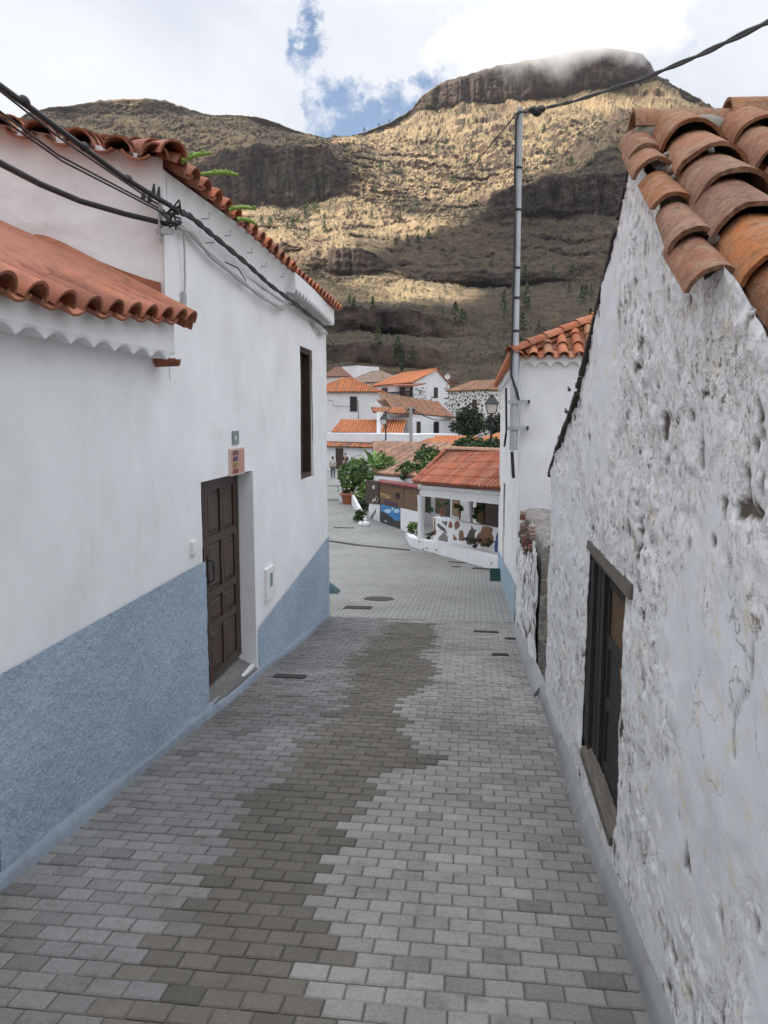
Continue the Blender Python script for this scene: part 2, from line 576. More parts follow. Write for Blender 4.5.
def half_tile(mb, p, d, n, L, r0, r1, seg, c, thick=0.0, up=1, arc=PI):
    """barrel tile: axis from p (lower end) along d for L; radius r1 low end, r0 high end"""
    p, d, n = Vector(p), Vector(d).normalized(), Vector(n).normalized()
    s = d.cross(n).normalized()
    rows = []
    for t, r in ((0.0, r1), (1.0, r0)):
        q = p + d * (L * t)
        rows.append([q + s * (math.cos(PI / 2 - arc / 2 + arc * k / seg) * r) + n * (math.sin(PI / 2 - arc / 2 + arc * k / seg) * r * up) for k in range(seg + 1)])
    mb.grid(rows, c, True)
    if thick > 0:
        inner = []
        for t, r in ((0.0, r1 - thick), (1.0, r0 - thick)):
            q = p + d * (L * t)
            inner.append([q + s * (math.cos(PI / 2 - arc / 2 + arc * k / seg) * r) + n * (math.sin(PI / 2 - arc / 2 + arc * k / seg) * r * up) for k in range(seg + 1)])
        mb.grid(inner, c, True)
        dk = tuple(x * 0.8 for x in c)
        mb.grid([rows[0], inner[0]], dk, False)


def roof_plane(mb, poly, u, spacing, tl, pal, seg=4, thick=0.0, pans=False, r=None, jitter=0.0, slab=True, lift=0.0, taper=None):
    taper = taper or (0.84 if seg >= 6 and pans else 0.95)
    poly = [Vector(p) for p in poly]
    n = (poly[1] - poly[0]).cross(poly[2] - poly[0]).normalized()
    if n.z < 0:
        n = -n
    u = Vector(u)
    u = (u - n * u.dot(n)).normalized()
    v = n.cross(u).normalized()
    if v.z < 0:
        v = -v
    o = poly[0]
    q = [((p - o).dot(u), (p - o).dot(v)) for p in poly]
    r = r or spacing * 0.36
    u0, u1 = min(a for a, b in q), max(a for a, b in q)

    def clip(x):
        ys = []
        for (a, b), (c, d) in zip(q, q[1:] + q[:1]):
            if (a <= x < c) or (c <= x < a):
                ys.append(b + (d - b) * (x - a) / (c - a))
        return (min(ys), max(ys)) if len(ys) >= 2 else None
    x = u0 + spacing * 0.5
    while x < u1:
        for kind in ((1, 0) if pans else (1,)):
            xx = x if kind == 1 else x + spacing * 0.5
            cl = clip(xx)
            if not cl:
                continue
            y0, y1 = cl
            y = y0
            k = 0
            cc0 = random.choice(pal)
            while y < y1 - 0.02:
                L = min(tl * 1.08, y1 - y + 0.02)
                c = random.choice(pal) if (taper < 0.9 or random.random() < 0.3) else cc0
                f = random.uniform(0.88, 1.12)
                c = tuple(g * f for g in c)
                jx = random.uniform(-jitter, jitter)
                if kind == 1:
                    half_tile(mb, o + u * (xx + jx) + v * y + n * (lift + 0.012 + (0.012 if k and taper < 0.9 else 0.004 if k else 0.0)), v * L + n * (-0.012), n, L, r * taper, r, seg, c, thick)
                else:
                    rp = spacing * 0.53
                    half_tile(mb, o + u * (xx + jx) + v * y + n * (lift + rp - 0.03), v, n, L, rp, rp * 0.97, seg, c, thick, -1, 1.7)
                y += tl
                k += 1
        x += spacing
    if slab:
        c = tuple(g * 0.45 for g in pal[0])  # shade between the tile columns put into the slab colour
        vmin = min(b for a, b in q)
        if pans:
            poly = [p + v * 0.25 if (p - o).dot(v) < vmin + 0.3 else p for p in poly]
        lo = [p - n * 0.05 for p in poly]
        hi = [p + n * (lift + 0.004) for p in poly]
        mb.face(hi, c)
        mb.face(lo[::-1], c)
        for i in range(len(poly)):
            k = (i + 1) % len(poly)
            mb.face([lo[i], lo[k], hi[k], hi[i]], c)


def ridge(mb, a, b_, r, tl, pal, seg=6, thick=0.0, lift=0.02):
    a, b_ = Vector(a), Vector(b_)
    d = b_ - a
    L = d.length
    d.normalize()
    s = d.cross(Vector((0, 0, 1))).normalized()
    n = s.cross(d).normalized()
    t = 0
    while t < L - 0.02:
        l = min(tl * 1.1, L - t)
        f = random.uniform(0.88, 1.12)
        c = tuple(g * f for g in random.choice(pal))
        half_tile(mb, a + d * t + n * lift, d * l + n * -0.012, n, l, r * 0.86, r, seg, c, thick)
        t += tl


def text_mesh(s, name, size, o, u, v, mat, parent=None, extr=0.004, align='LEFT', xs=1.0):
    cu = bpy.data.curves.new(name, 'FONT')
    cu.body = s
    cu.size = size
    cu.extrude = extr
    cu.align_x = align
    cu.resolution_u = 2
    tmp = bpy.data.objects.new('tmp', cu)
    col.objects.link(tmp)
    bpy.context.view_layer.update()
    me = bpy.data.meshes.new_from_object(tmp.evaluated_get(bpy.context.evaluated_depsgraph_get()))
    bpy.data.objects.remove(tmp)
    u, v = Vector(u).normalized(), Vector(v).normalized()
    w = u.cross(v)
    u = u * xs
    me.transform(Matrix(((u.x, v.x, w.x, o[0]), (u.y, v.y, w.y, o[1]), (u.z, v.z, w.z, o[2]), (0, 0, 0, 1))))
    me.materials.clear()
    me.materials.append(MATS[mat])
    ob = bpy.data.objects.new(name, me)
    col.objects.link(ob)
    if parent is not None:
        ob.parent = parent
        ob.matrix_parent_inverse = parent.matrix_basis.inverted()
    return ob


def colmat(name, c, rough=0.6):
    if name not in MATS:
        simple(name, c, rough, 0.15, 8, 0)
    return name

# ------------------------------------------------------------------ sky and sun
SUN = Vector((-0.72, -0.42, 0.64)).normalized()
wd = bpy.data.worlds.new('World')
scene.world = wd
wd.use_nodes = True
nt = wd.node_tree
nt.nodes.clear()
out = nt.nodes.new('ShaderNodeOutputWorld')
sky = N(nt, 'ShaderNodeTexSky', sky_type='NISHITA', sun_disc=False)
sky.sun_elevation = math.asin(SUN.z)
sky.sun_rotation = math.atan2(SUN.x, SUN.y)
bg1 = N(nt, 'ShaderNodeBackground', {'Color': sky.outputs[0], 'Strength': 0.085})
tc = N(nt, 'ShaderNodeTexCoord').outputs['Generated']
sp = N(nt, 'ShaderNodeSeparateXYZ', {0: tc})
zz = N(nt, 'ShaderNodeMath', {0: sp.outputs[2], 1: 0.22}, operation='ADD').outputs[0]
zz = N(nt, 'ShaderNodeMath', {0: zz, 1: 0.08}, operation='MAXIMUM').outputs[0]
px = N(nt, 'ShaderNodeMath', {0: sp.outputs[0], 1: zz}, operation='DIVIDE').outputs[0]
py = N(nt, 'ShaderNodeMath', {0: sp.outputs[1], 1: zz}, operation='DIVIDE').outputs[0]
cv = N(nt, 'ShaderNodeCombineXYZ', {0: px, 1: py, 2: 0.0}).outputs[0]
n1 = noise(nt, cv, 2.6, 10, 0.6, 0.35)
n2 = noise(nt, N(nt, 'ShaderNodeMapping', {'Vector': cv, 'Location': (3.1, 1.7, 0)}).outputs[0], 0.9, 8, 0.6, 0.3)


wn = N(nt, 'ShaderNodeTexNoise', {'Vector': tc, 'Scale': 6.0, 'Detail': 8.0, 'Roughness': 0.7}).outputs[1]
wn = N(nt, 'ShaderNodeVectorMath', {0: wn, 1: (0.5, 0.5, 0.5)}, operation='SUBTRACT').outputs[0]
wn2 = N(nt, 'ShaderNodeVectorMath', {0: wn}, operation='SCALE')
wn2.inputs['Scale'].default_value = 0.26
tcw = N(nt, 'ShaderNodeVectorMath', {0: tc, 1: wn2.outputs[0]}, operation='ADD').outputs[0]


def gap(x, y, size):
    """a break in the cloud deck around one direction of the sky"""
    d = ray(x, y).normalized()
    q = N(nt, 'ShaderNodeVectorMath', {0: tcw, 1: tuple(d)}, operation='SUBTRACT').outputs[0]
    q = N(nt, 'ShaderNodeVectorMath', {0: q, 1: (1 / size[0], 1 / size[0], 1 / size[1])}, operation='MULTIPLY').outputs[0]
    ln = N(nt, 'ShaderNodeVectorMath', {0: q}, operation='LENGTH').outputs['Value']
    return N(nt, 'ShaderNodeMapRange', {'Value': ln, 'From Min': 0.0, 'From Max': 1.0, 'To Min': 0.42, 'To Max': 0.0}).outputs[0]


g1 = gap(320, 38, (0.03, 0.10))
g2 = gap(380, 114, (0.10, 0.055))
g2 = N(nt, 'ShaderNodeMath', {0: g2, 1: 1.5}, operation='MULTIPLY').outputs[0]
gs = N(nt, 'ShaderNodeMath', {0: g1, 1: g2}, operation='ADD').outputs[0]
cover = N(nt, 'ShaderNodeMath', {0: n1, 1: gs}, operation='SUBTRACT').outputs[0]
mask = ramp(nt, cover, (0.17, G3(0.0)), (0.38, G3(1.0)))
shade = ramp(nt, n2, (0.34, (0.325, 0.35, 0.40)), (0.5, (0.42, 0.438, 0.475)), (0.64, (0.475, 0.485, 0.505)))
zen = N(nt, 'ShaderNodeMapRange', {'Value': sp.outputs[2], 'From Min': 0.45, 'From Max': 0.95, 'To Min': 1.0, 'To Max': 2.7}).outputs[0]
bg2 = N(nt, 'ShaderNodeBackground', {'Color': shade, 'Strength': zen})
ms = N(nt, 'ShaderNodeMixShader', {0: mask})
nt.links.new(bg1.outputs[0], ms.inputs[1])
nt.links.new(bg2.outputs[0], ms.inputs[2])
nt.links.new(ms.outputs[0], out.inputs[0])
sl = bpy.data.lights.new('sun', 'SUN')
sl.energy = 5.0
sl.angle = math.radians(0.5)
sl.color = (1.0, 0.94, 0.85)
so = bpy.data.objects.new('sun', sl)
col.objects.link(so)
so.rotation_euler = SUN.to_track_quat('Z', 'Y').to_euler()
vs = scene.view_settings
vs.view_transform = 'Standard'
vs.look = 'None'
vs.gamma = 1
vs.use_curve_mapping = False
vs.exposure = 1.06

# ------------------------------------------------------------------ ground and street
mb = MB()
ys = [-300, -60, -20, -5, 0, 4, 8, 13, 16, 20, 23, 27, 31, 35, 40, 45, 52, 58, 66, 75, 90, 110, 400, 6000]
xs = [-5000, -400, -60, -20, -6, -3, -2.4, 1.0, 3, 10, 60, 400, 5000]
mb.grid([[(x, y, gz(y) - 0.03) for x in xs] for y in ys], smooth=False)
tag(mb.build('ground', 'dry_earth'), kind='structure')

LX, RX = -2.37, 0.75          # wall planes of the lane
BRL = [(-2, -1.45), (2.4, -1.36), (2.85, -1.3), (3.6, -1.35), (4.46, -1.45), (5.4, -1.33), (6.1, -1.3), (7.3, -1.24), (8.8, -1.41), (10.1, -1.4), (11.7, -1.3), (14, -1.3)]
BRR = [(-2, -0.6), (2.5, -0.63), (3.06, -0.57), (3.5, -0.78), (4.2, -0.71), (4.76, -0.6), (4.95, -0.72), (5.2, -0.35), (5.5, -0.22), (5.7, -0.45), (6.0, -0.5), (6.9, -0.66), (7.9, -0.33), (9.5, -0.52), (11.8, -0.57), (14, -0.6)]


def lerp(tab, q):
    for (a, b_), (c, d) in zip(tab, tab[1:]):
        if a <= q <= c:
            return b_ + (d - b_) * (q - a) / (c - a)
    return tab[0][1] if q < tab[0][0] else tab[-1][1]


mb = MB()
RH, BW = 0.107, 0.162
row = 0
y = -1.0
R1 = random.Random(3)
while y < 12.0:
    x = LX - 0.05 - (BW / 2 if row % 2 else 0) + R1.uniform(-0.01, 0.01)
    z0, z1 = gz(y), gz(y + RH)
    wob = R1.uniform(-0.012, 0.012)
    jl, jr = R1.uniform(-0.1, 0.1), R1.uniform(-0.1, 0.1)
    while x < RX + 0.05:
        g = 0.0028
        xc = x + BW / 2
        yc = y + RH / 2
        t = R1.uniform(0.84, 1.12) * (0.9 + 0.2 * float(vnoise(xc * 1.3, yc * 0.9, 0, 8)))
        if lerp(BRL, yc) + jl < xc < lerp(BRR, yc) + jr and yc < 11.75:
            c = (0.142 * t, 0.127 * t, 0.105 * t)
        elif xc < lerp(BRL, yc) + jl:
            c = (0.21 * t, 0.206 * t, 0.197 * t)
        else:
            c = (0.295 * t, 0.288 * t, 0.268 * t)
        if R1.random() < 0.05:
            c = tuple(q * 0.75 for q in c)
        w = BW + 0.0
        h = R1.uniform(-0.0025, 0.0025) - (0.006 if R1.random() < 0.03 else 0)
        x0, x1, ya, yb = x + g, x + w - g, y + g + wob * 0.2, y + RH - g + wob * 0.2
        za = gz(ya) + h
        zb = gz(yb) + h + R1.uniform(-0.001, 0.001)
        bv = 0.006
        top = [(x0 + bv, ya + bv, za), (x1 - bv, ya + bv, za), (x1 - bv, yb - bv, zb), (x0 + bv, yb - bv, zb)]
        mid = [(x0, ya, za - bv), (x1, ya, za - bv), (x1, yb, zb - bv), (x0, yb, zb - bv)]
        low = [(p[0], p[1], p[2] - 0.012) for p in mid]
        n = len(mb.v)
        mb.v += top + mid + low
        mb.f.append((n, n + 1, n + 2, n + 3))
        mb.c.append(c)
        mb.smooth.append(False)
        for lv in (0, 4):
            for k in range(4):
                mb.f.append((n + lv + k, n + lv + 4 + k, n + lv + 4 + (k + 1) % 4, n + lv + (k + 1) % 4))
                mb.c.append(c)
                mb.smooth.append(False)
        x += BW
    y += RH
    row += 1
YE = y
tag(mb.build('street', 'paver'), kind='structure')
mb = MB()
ysb = [-1.0 + 0.5 * i for i in range(int((YE + 1) / 0.5) + 1)] + [YE]
mb.grid([[(x, y, gz(y) - 0.011) for x in (LX - 0.2, RX + 0.3)] for y in ysb], smooth=False)
tag(mb.build('street_bed', 'grout'), kind='structure')
mb = MB()
ysb = [YE] + [YE + 1.0 * i for i in range(1, 62)]
rows = []
for y in ysb:
    if y < 26:
        a, b_ = -14 - (y - 12) * 0.3, 1.4
    else:
        a, b_ = -18 - (y - 26) * 0.3, 1.4
    rows.append([(a + (b_ - a) * k / 6, y, gz(y) + 0.002) for k in range(7)])
mb.grid(rows, smooth=False)
tag(mb.build('square_paving', 'paver_far'), kind='structure')

# ------------------------------------------------------------------ big white house on the left
H1 = thing('white_house', (LX, 8, gz(8)), 'long white house with blue roughcast base and brown double door, left of the lane', 'house')


def d_smooth(Pn, S, Z):
    d = fbm(Pn[..., 0] * 0.8, Pn[..., 1] * 0.8, Pn[..., 2] * 0.8, 3, 5) * 0.018 + fbm(Pn[..., 0] * 5, Pn[..., 1] * 5, Pn[..., 2] * 5, 2, 9) * 0.003
    return d, np.ones(Pn.shape)


Y0 = -2.0
DOOR = (6.24 - Y0, -0.72, 7.74 - Y0, 1.44)
WIN = (10.1 - Y0, 1.14, 10.87 - Y0, 2.98)
SIDE = (2.2 - Y0, -0.55, 3.25 - Y0, 1.7)


def eave_z(Y):
    return 3.86 - 0.013 * (Y - 5.67) * 1.6


wall_grid('wall', (LX, Y0, 0), (0, 1, 0), 11.95 - Y0, lambda s: gz(s + Y0) - 0.1, lambda s: 2.62 if s + Y0 < 5.65 else eave_z(s + Y0) + 0.02, 0.06,
          [DOOR, WIN, SIDE], 'white_plaster', d_smooth, (1, 0, 0), H1, 0.24)
# angled end wall above the low roof
EW = Vector((-1.10, -0.37, 0)).normalized()


def d_rough(Pn, S, Z):
    d = fbm(Pn[..., 0] * 2.2, Pn[..., 1] * 2.2, Pn[..., 2] * 3.2, 4, 15) * 0.035
    return d * np.clip(S * 6, 0, 1), np.ones(Pn.shape)


def ew_top(s):
    return 3.88 + 0.145 * min(s, 3.0)


wall_grid('end_wall', (LX, 5.67, 0), EW, 4.6, lambda s: 2.3, lambda s: ew_top(s) + 0.075, 0.04, [], 'warm_plaster', d_rough, (-EW.y * 1.0, EW.x, 0), H1, 0)
mb = MB()
mb.box(-8, 11.7, -2.2, LX - 0.02, 11.95, 3.75)
mb.box(-8.2, 5.0, -2.2, -8, 11.95, 3.75)
mb.box(-8.2, -2, -1, -8, 5.0, 2.8)
mb.box(-8.0, -2.2, -0.6, LX - 0.02, -2.0, 2.8)
mb.build('rear_wall', 'white_plaster', H1)
mb = MB()
mb.box(-4.4, 5.9, -1.3, -4.35, 11.6, 3.6)
mb.box(-4.4, 1.8, -1.3, -4.35, 3.8, 2.7)
mb.build('interior', 'dark_void', H1)

# dado (proud of the wall), with a stepped top edge
def d_stucco(Pn, S, Z):
    d = fbm(Pn[..., 1] * 30, Pn[..., 2] * 30, Pn[..., 0] * 20, 3, 31) * 0.010 + 0.024 + fbm(Pn[..., 1] * 2, Pn[..., 2] * 2, Pn[..., 0] * 20, 3, 33) * 0.006
    return d, np.ones(Pn.shape)


wall_grid('dado', (LX, Y0, 0), (0, 1, 0), 6.24 - Y0, lambda s: gz(s + Y0) - 0.05, lambda s: 0.69 + 0.008 * (s + Y0), 0.017,
          [SIDE], 'blue_stucco', d_stucco, (1, 0, 0), H1, 0)
wall_grid('dado', (LX, 7.78, 0), (0, 1, 0), 11.95 - 7.78, lambda s: gz(s + 7.78) - 0.05, lambda s: -0.34 + 0.092 * s, 0.022,
          [], 'blue_stucco', d_stucco, (1, 0, 0), H1, 0)
# painted cement strip along the foot
mb = MB()
rows = []
R2 = random.Random(5)
for i in range(0, 281):
    y = -2 + i * 0.05
    if y > 11.98:
        break
    w = 0.052 + 0.012 * math.sin(y * 2.1) + R2.uniform(-0.006, 0.006)
    hgt = 0.075 + 0.012 * math.sin(y * 3.3 + 1) + R2.uniform(-0.004, 0.004)
    g = gz(y)
    rows.append([(LX - 0.01, y, g + hgt + 0.02), (LX + 0.035, y, g + hgt), (LX + w * 0.8, y, g + 0.035), (LX + w, y, g - 0.02)])
mb.grid(rows, smooth=True)
mb.build('foot_strip', 'strip_blue', H1)

# the double door: narrow left leaf, wide right leaf
dx = LX - 0.15
door = MB()
door.box(dx - 0.06, 6.24, -0.60, dx, 6.30, 1.44)
door.box(dx - 0.06, 7.66, -0.60, dx, 7.74, 1.44)
door.box(dx - 0.06, 6.30, 1.38, dx, 7.66, 1.44)
door.build('door_frame', 'dark_wood', H1)


def leaf(y0, y1, cols, rows_, z0=-0.60, z1=1.38):
    L = MB()
    L.box(dx - 0.055, y0, z0, dx - 0.025, y1, z1)
    st = 0.055
    cw = (y1 - y0 - st * (cols + 1)) / cols
    for k in range(cols + 1):
        ya = y0 + k * (cw + st)
        L.box(dx - 0.026, ya, z0, dx - 0.004, ya + st, z1)
    zs = [z0] + [q for q in rows_] + [z1]
    for k, zz_ in enumerate(zs):
        a = zz_ - (0.0 if k == 0 else 0.04 if k < len(zs) - 1 else 0.08)
        L.box(dx - 0.026, y0 + 0.001, a, dx - 0.0045, y1 - 0.001, a + 0.08)
    for k in range(cols):
        ya = y0 + st + k * (cw + st)
        for r in range(len(zs) - 1):
            za = zs[r] + (0.08 if r == 0 else 0.04)
            zb = zs[r + 1] - (0.08 if r == len(zs) - 2 else 0.04)
            m_ = 0.022
            L.hexa([(dx - 0.026, ya + m_, za + m_), (dx - 0.026, ya + cw - m_, za + m_), (dx - 0.026, ya + cw - m_, zb - m_), (dx - 0.026, ya + m_, zb - m_),
                    (dx - 0.012, ya + m_ + 0.03, za + m_ + 0.03), (dx - 0.012, ya + cw - m_ - 0.03, za + m_ + 0.03), (dx - 0.012, ya + cw - m_ - 0.03, zb - m_ - 0.03), (dx - 0.012, ya + m_ + 0.03, zb - m_ - 0.03)])
    return L


leaf(6.302, 6.74, 1, (-0.05, 0.32, 0.82)).build('door_leaf', 'dark_wood', H1)
dl = leaf(6.75, 7.658, 2, (-0.05, 0.27, 0.82)).build('door_leaf', 'dark_wood', H1)
hd = MB()
hd.tube([(dx, 6.79, 0.42), (dx + 0.05, 6.79, 0.44), (dx + 0.055, 6.79, 0.53), (dx + 0.05, 6.79, 0.62), (dx, 6.79, 0.64)], 0.011, 6)
hd.box(dx - 0.004, 6.765, 0.38, dx + 0.004, 6.815, 0.68)
hd.build('door_handle', 'black_iron', dl)
mb = MB()
mb.hexa([(dx - 0.1, 6.245, -0.9), (LX + 0.03, 6.245, -0.9), (LX + 0.03, 7.735, -0.98), (dx - 0.1, 7.735, -0.98),
         (dx - 0.1, 6.245, -0.60), (LX + 0.03, 6.245, -0.62), (LX + 0.03, 7.735, -0.76), (dx - 0.1, 7.735, -0.62)])
mb.build('threshold', 'threshold_stone', H1)
# white jamb strip at the far side of the door
mb = MB()
mb.box(LX - 0.14, 7.737, -0.95, LX + 0.022, 7.80, 1.44)
mb.build('door_jamb', 'white_plaster', H1)

# window
wf = MB()
y0, z0, y1, z1 = 10.1, 1.14, 10.87, 2.98
xo = LX - 0.02
for (a, b_, c_, d_) in ((y0, z0, y0 + 0.07, z1), (y1 - 0.07, z0, y1, z1), (y0 + 0.07, z0, y1 - 0.07, z0 + 0.07), (y0 + 0.07, z1 - 0.07, y1 - 0.07, z1)):
    wf.box(xo - 0.16, a, b_, xo, c_, d_)
w1 = wf.build('window', 'frame_wood', H1)
mb = MB()
mb.box(xo - 0.13, y0 + 0.07, z0 + 0.07, xo - 0.10, y1 - 0.07, z1 - 0.07)
for zc in (1.55, 2.05, 2.5):
    mb.box(xo - 0.10, y0 + 0.08, zc, xo - 0.08, y1 - 0.08, zc + 0.03)
mb.box(xo - 0.10, y0 + 0.36, z0 + 0.08, xo - 0.075, y0 + 0.41, z1 - 0.08)
mb.build('shutter', 'frame_wood', w1)
mb = MB()
mb.box(LX - 0.16, 2.2, -0.5, LX - 0.03, 2.28, 1.7)
mb.box(LX - 0.16, 3.17, -0.5, LX - 0.03, 3.25, 1.7)
mb.box(LX - 0.16, 2.28, 1.62, LX - 0.03, 3.17, 1.7)
mb.box(LX - 0.13, 2.28, -0.5, LX - 0.09, 3.17, 1.62)
mb.build('door_leaf', 'dark_wood', H1)['label'] = 'reddish brown side door at the edge of the picture'

# upper roof: street side and hipped end
ev = -2.235
rise = 0.42
A0 = Vector((ev, 5.55, eave_z(5.67) + 0.02))
A1 = Vector((ev, 9.2, eave_z(9.2) + 0.02))
A2 = Vector((ev + 0.08, 12.12, eave_z(12) - 0.0))
E_off = Vector((-EW.y, EW.x, 0)) * 0.07
E1 = Vector((LX, 5.67, 0)) + EW * 3.2 + E_off * 1.0
E1.z = ew_top(3.2) - 0.02
RD0 = Vector((-5.2, 8.4, 5.15))
RD1 = Vector((-5.2, 12.12, 5.1))
mb = MB()
roof_plane(mb, [A0, A1, RD1 + Vector((0, -2.9, 0)), RD0], (0, 1, 0), 0.27, 0.33, PAL_PAINT + PAL_NEW[:1], 8, 0.014, True, 0.098, 0.006)
roof_plane(mb, [A1, A2, RD1, RD1 + Vector((0, -2.9, 0))], (0, 1, 0), 0.2, 0.3, PAL_PAINT + PAL_NEW[:2], 6, 0.012, True, 0.075, 0.004)
roof_plane(mb, [E1, A0, RD0], EW, 0.27, 0.33, PAL_PAINT, 10, 0.014, True, 0.105, 0.01)
ridge(mb, A0 + Vector((0.0, 0.0, 0.02)), RD0, 0.11, 0.36, PAL_PAINT, 8, 0.014, 0.03)
ridge(mb, RD0, RD1, 0.11, 0.36, PAL_PAINT, 6, 0.012, 0.03)
mb.build('roof', 'clay', H1)
mb = MB()
mb.face([RD0, RD1, (-8.2, 12.0, 3.75), (-8.2, 5.0, 3.75), E1], PAL_PAINT[0])
mb.build('roof_back', 'clay_painted', H1)


def cornice(mb, p0, p1, nrm, out, ztop0, ztop1, zlow0, zlow1, pitch_, amp, wallback=0.0):
    """plastered cornice with a scalloped lower edge"""
    p0, p1, nrm = Vector(p0), Vector(p1), Vector(nrm)
    L = (p1 - p0).length
    n = int(L / (pitch_ / 8)) + 1
    rows = []
    for i in range(n + 1):
        t = i / n
        q = p0.lerp(p1, t)
        zt = ztop0 + (ztop1 - ztop0) * t
        zl = zlow0 + (zlow1 - zlow0) * t
        ph = (t * L / pitch_) % 1.0
        sc_ = amp * (1 - abs(math.sin(PI * ph)) ** 0.7)
        f = q + nrm * (out + 0.012 * math.sin(t * L * 1.7))
        rows.append([(q.x, q.y, zt), (f.x, f.y, zt), (f.x, f.y, zl + amp + 0.012), (f.x - nrm.x * 0.01, f.y - nrm.y * 0.01, zl + amp - sc_), (q.x - nrm.x * wallback, q.y - nrm.y * wallback, zl + amp - sc_ + 0.03)])
    mb.grid(rows, smooth=False)
    mb.face(rows[0])
    mb.face(rows[-1][::-1])


mb = MB()
cornice(mb, (LX, 9.3, 0), (LX, 11.97, 0), (1, 0, 0), 0.15, eave_z(9.3) + 0.01, eave_z(12) - 0.02, eave_z(9.3) - 0.24, eave_z(12) - 0.30, 0.17, 0.055)
mb.build('cornice', 'white_plaster', H1)
mb = MB()
rows = []
for i in range(24):
    y = 5.72 + (9.28 - 5.72) * i / 23
    z = eave_z(y) + 0.015
    w = 0.13 * min(1, (y - 5.70) / 1.5)
    rows.append([(LX, y, z - 0.36)] + [(LX + 0.004 + w * (1 - math.cos(a)), y, z - 0.36 + 0.36 * math.sin(a)) for a in (0.3, 0.6, 0.9, 1.2, 1.45)])
mb.grid(rows)
mb.face(rows[0][::-1])
mb.face(rows[-1])
mb.build('cove', 'white_plaster', H1)

# low roof over the near part
LB0, LB1 = Vector((-2.13, -2.0, 2.545)), Vector((-2.13, 3.9, 2.565))
LB2 = Vector((-2.13, 5.42, 2.70))
mb = MB()
sl_ = 0.52
b0, b1, b2 = [Vector((p.x - 2.6, p.y, p.z + 2.6 * sl_)) for p in (LB0, LB1, LB2)]
f_ = 0.17
for (p_, q_, p2, q2) in ((LB0, LB1, b0, b1), (LB1, LB2, b1, b2)):
    roof_plane(mb, [p_, q_, q_.lerp(q2, f_), p_.lerp(p2, f_)], (0, 1, 0), 0.255, 0.5, PAL_PAINT, 12, 0.016, True, 0.098, 0.012, taper=0.8)
rows = []
for i in range(75):
    y = -2.0 + i * 0.1
    lb = LB0.lerp(LB1, (y + 2) / 5.9) if y < 3.9 else LB1.lerp(LB2, (y - 3.9) / 1.52)
    row_ = []
    for k in range(14):
        t_ = 0.34 + k * 0.18
        hz_ = 0.095 * math.exp(-(t_ - 0.34) * 1.6) + 0.035 + 0.035 * float(fbm(y * 1.5, t_ * 1.8, 0, 4, 140)) * min(1, k / 2)
        row_.append((lb.x - t_, y, lb.z + t_ * sl_ + hz_ - (0.06 if k == 0 else 0)))
    rows.append(row_)
mb.grid(rows, PAL_PAINT[1])
half_tile(mb, (-2.10, 5.44, 2.71), (-1, 0, sl_), (sl_, 0, 1), 1.9, 0.075, 0.09, 10, PAL_PAINT[1], 0.016)
half_tile(mb, (-2.16, 5.53, 2.67), (-1, 0, sl_), (sl_, 0, 1), 1.9, 0.06, 0.075, 10, PAL_PAINT[0], 0.016)
mb.build('low_roof', 'clay_painted', H1)
# red painted flashing where the low roof meets the end wall
fn = Vector((-EW.y, EW.x, 0))
if fn.y > 0:
    fn = -fn
mb = MB()
ups = [at_plane(x, y, (LX, 5.67, 0), fn) for x, y in [(0, 222), (20, 230), (40, 241), (60, 246), (80, 252), (100, 262), (125, 272), (145, 279), (160, 283), (161, 283)]]
for a, b_ in zip(ups, ups[1:]):
    za = min(2.75 + (LX - a.x) * sl_, a.z - 0.02) - 0.25
    zb = min(2.75 + (LX - b_.x) * sl_, b_.z - 0.02) - 0.25
    o1 = fn * 0.035
    mb.hexa([Vector((a.x, a.y, za)), Vector((b_.x, b_.y, zb)), Vector((b_.x, b_.y, zb)) + o1, Vector((a.x, a.y, za)) + o1,
             a, b_, b_ + o1, a + o1], PAL_PAINT[0])
mb.build('flashing', 'clay_painted', H1)
mb = MB()
cornice(mb, (LX, -2.0, 0), (LX, 5.40, 0), (1, 0, 0), 0.155, 2.55, 2.70, 2.35, 2.41, 0.26, 0.06)
mb.build('cornice', 'white_plaster', H1)
# broken tile under the cornice end
mb = MB()
half_tile(mb, (LX + 0.0, 5.42, 2.44), (1, 0, 0), (0, 0, -1), 0.17, 0.055, 0.06, 6, PAL_PAINT[2], 0.012)
mb.build('broken_tile', 'clay_painted', H1)

# signs and fittings on this house
t = thing('wall_sign', (LX + 0.02, 7.2, 1.6), 'small orange plaque with coloured lettering above the brown double door', 'sign')
a = P(230.5, 449, 7.0)
a = at_plane(230.5, 449, (LX + 0.03, 0, 0), (1, 0, 0))
b_ = at_plane(245, 473, (LX + 0.03, 0, 0), (1, 0, 0))
colmat('sign_salmon', (0.46, 0.25, 0.2))
colmat('sign_edge', (0.6, 0.5, 0.42))
mb = MB()
sy0, sy1, sz0, sz1 = a.y, b_.y, b_.z - 0.0, a.z
mb.box(LX + 0.005, sy0, sz0, LX + 0.028, sy1, sz1)
mb.build('board', 'sign_edge', t)
mb = MB()
mb.box(LX + 0.028, sy0 + 0.02, sz0 + 0.015, LX + 0.031, sy1 - 0.02, sz1 - 0.015)
mb.build('face', 'sign_salmon', t)
hh = (sz1 - sz0) / 4.4
for k, (s_, cm) in enumerate((('LOCA', (0.08, 0.07, 0.05)), ('ARTE', (0.08, 0.08, 0.2)), ('LUZ', (0.3, 0.3, 0.03)), ('FLOR', (0.3, 0.07, 0.07)))):
    text_mesh(s_, 'lettering', hh * 1.05, (LX + 0.034, sy0 + 0.06, sz1 - hh * (k + 1.05)), (0, 1, 0), (0, 0, 1), colmat('letters_%d' % k, cm), t, 0.002)
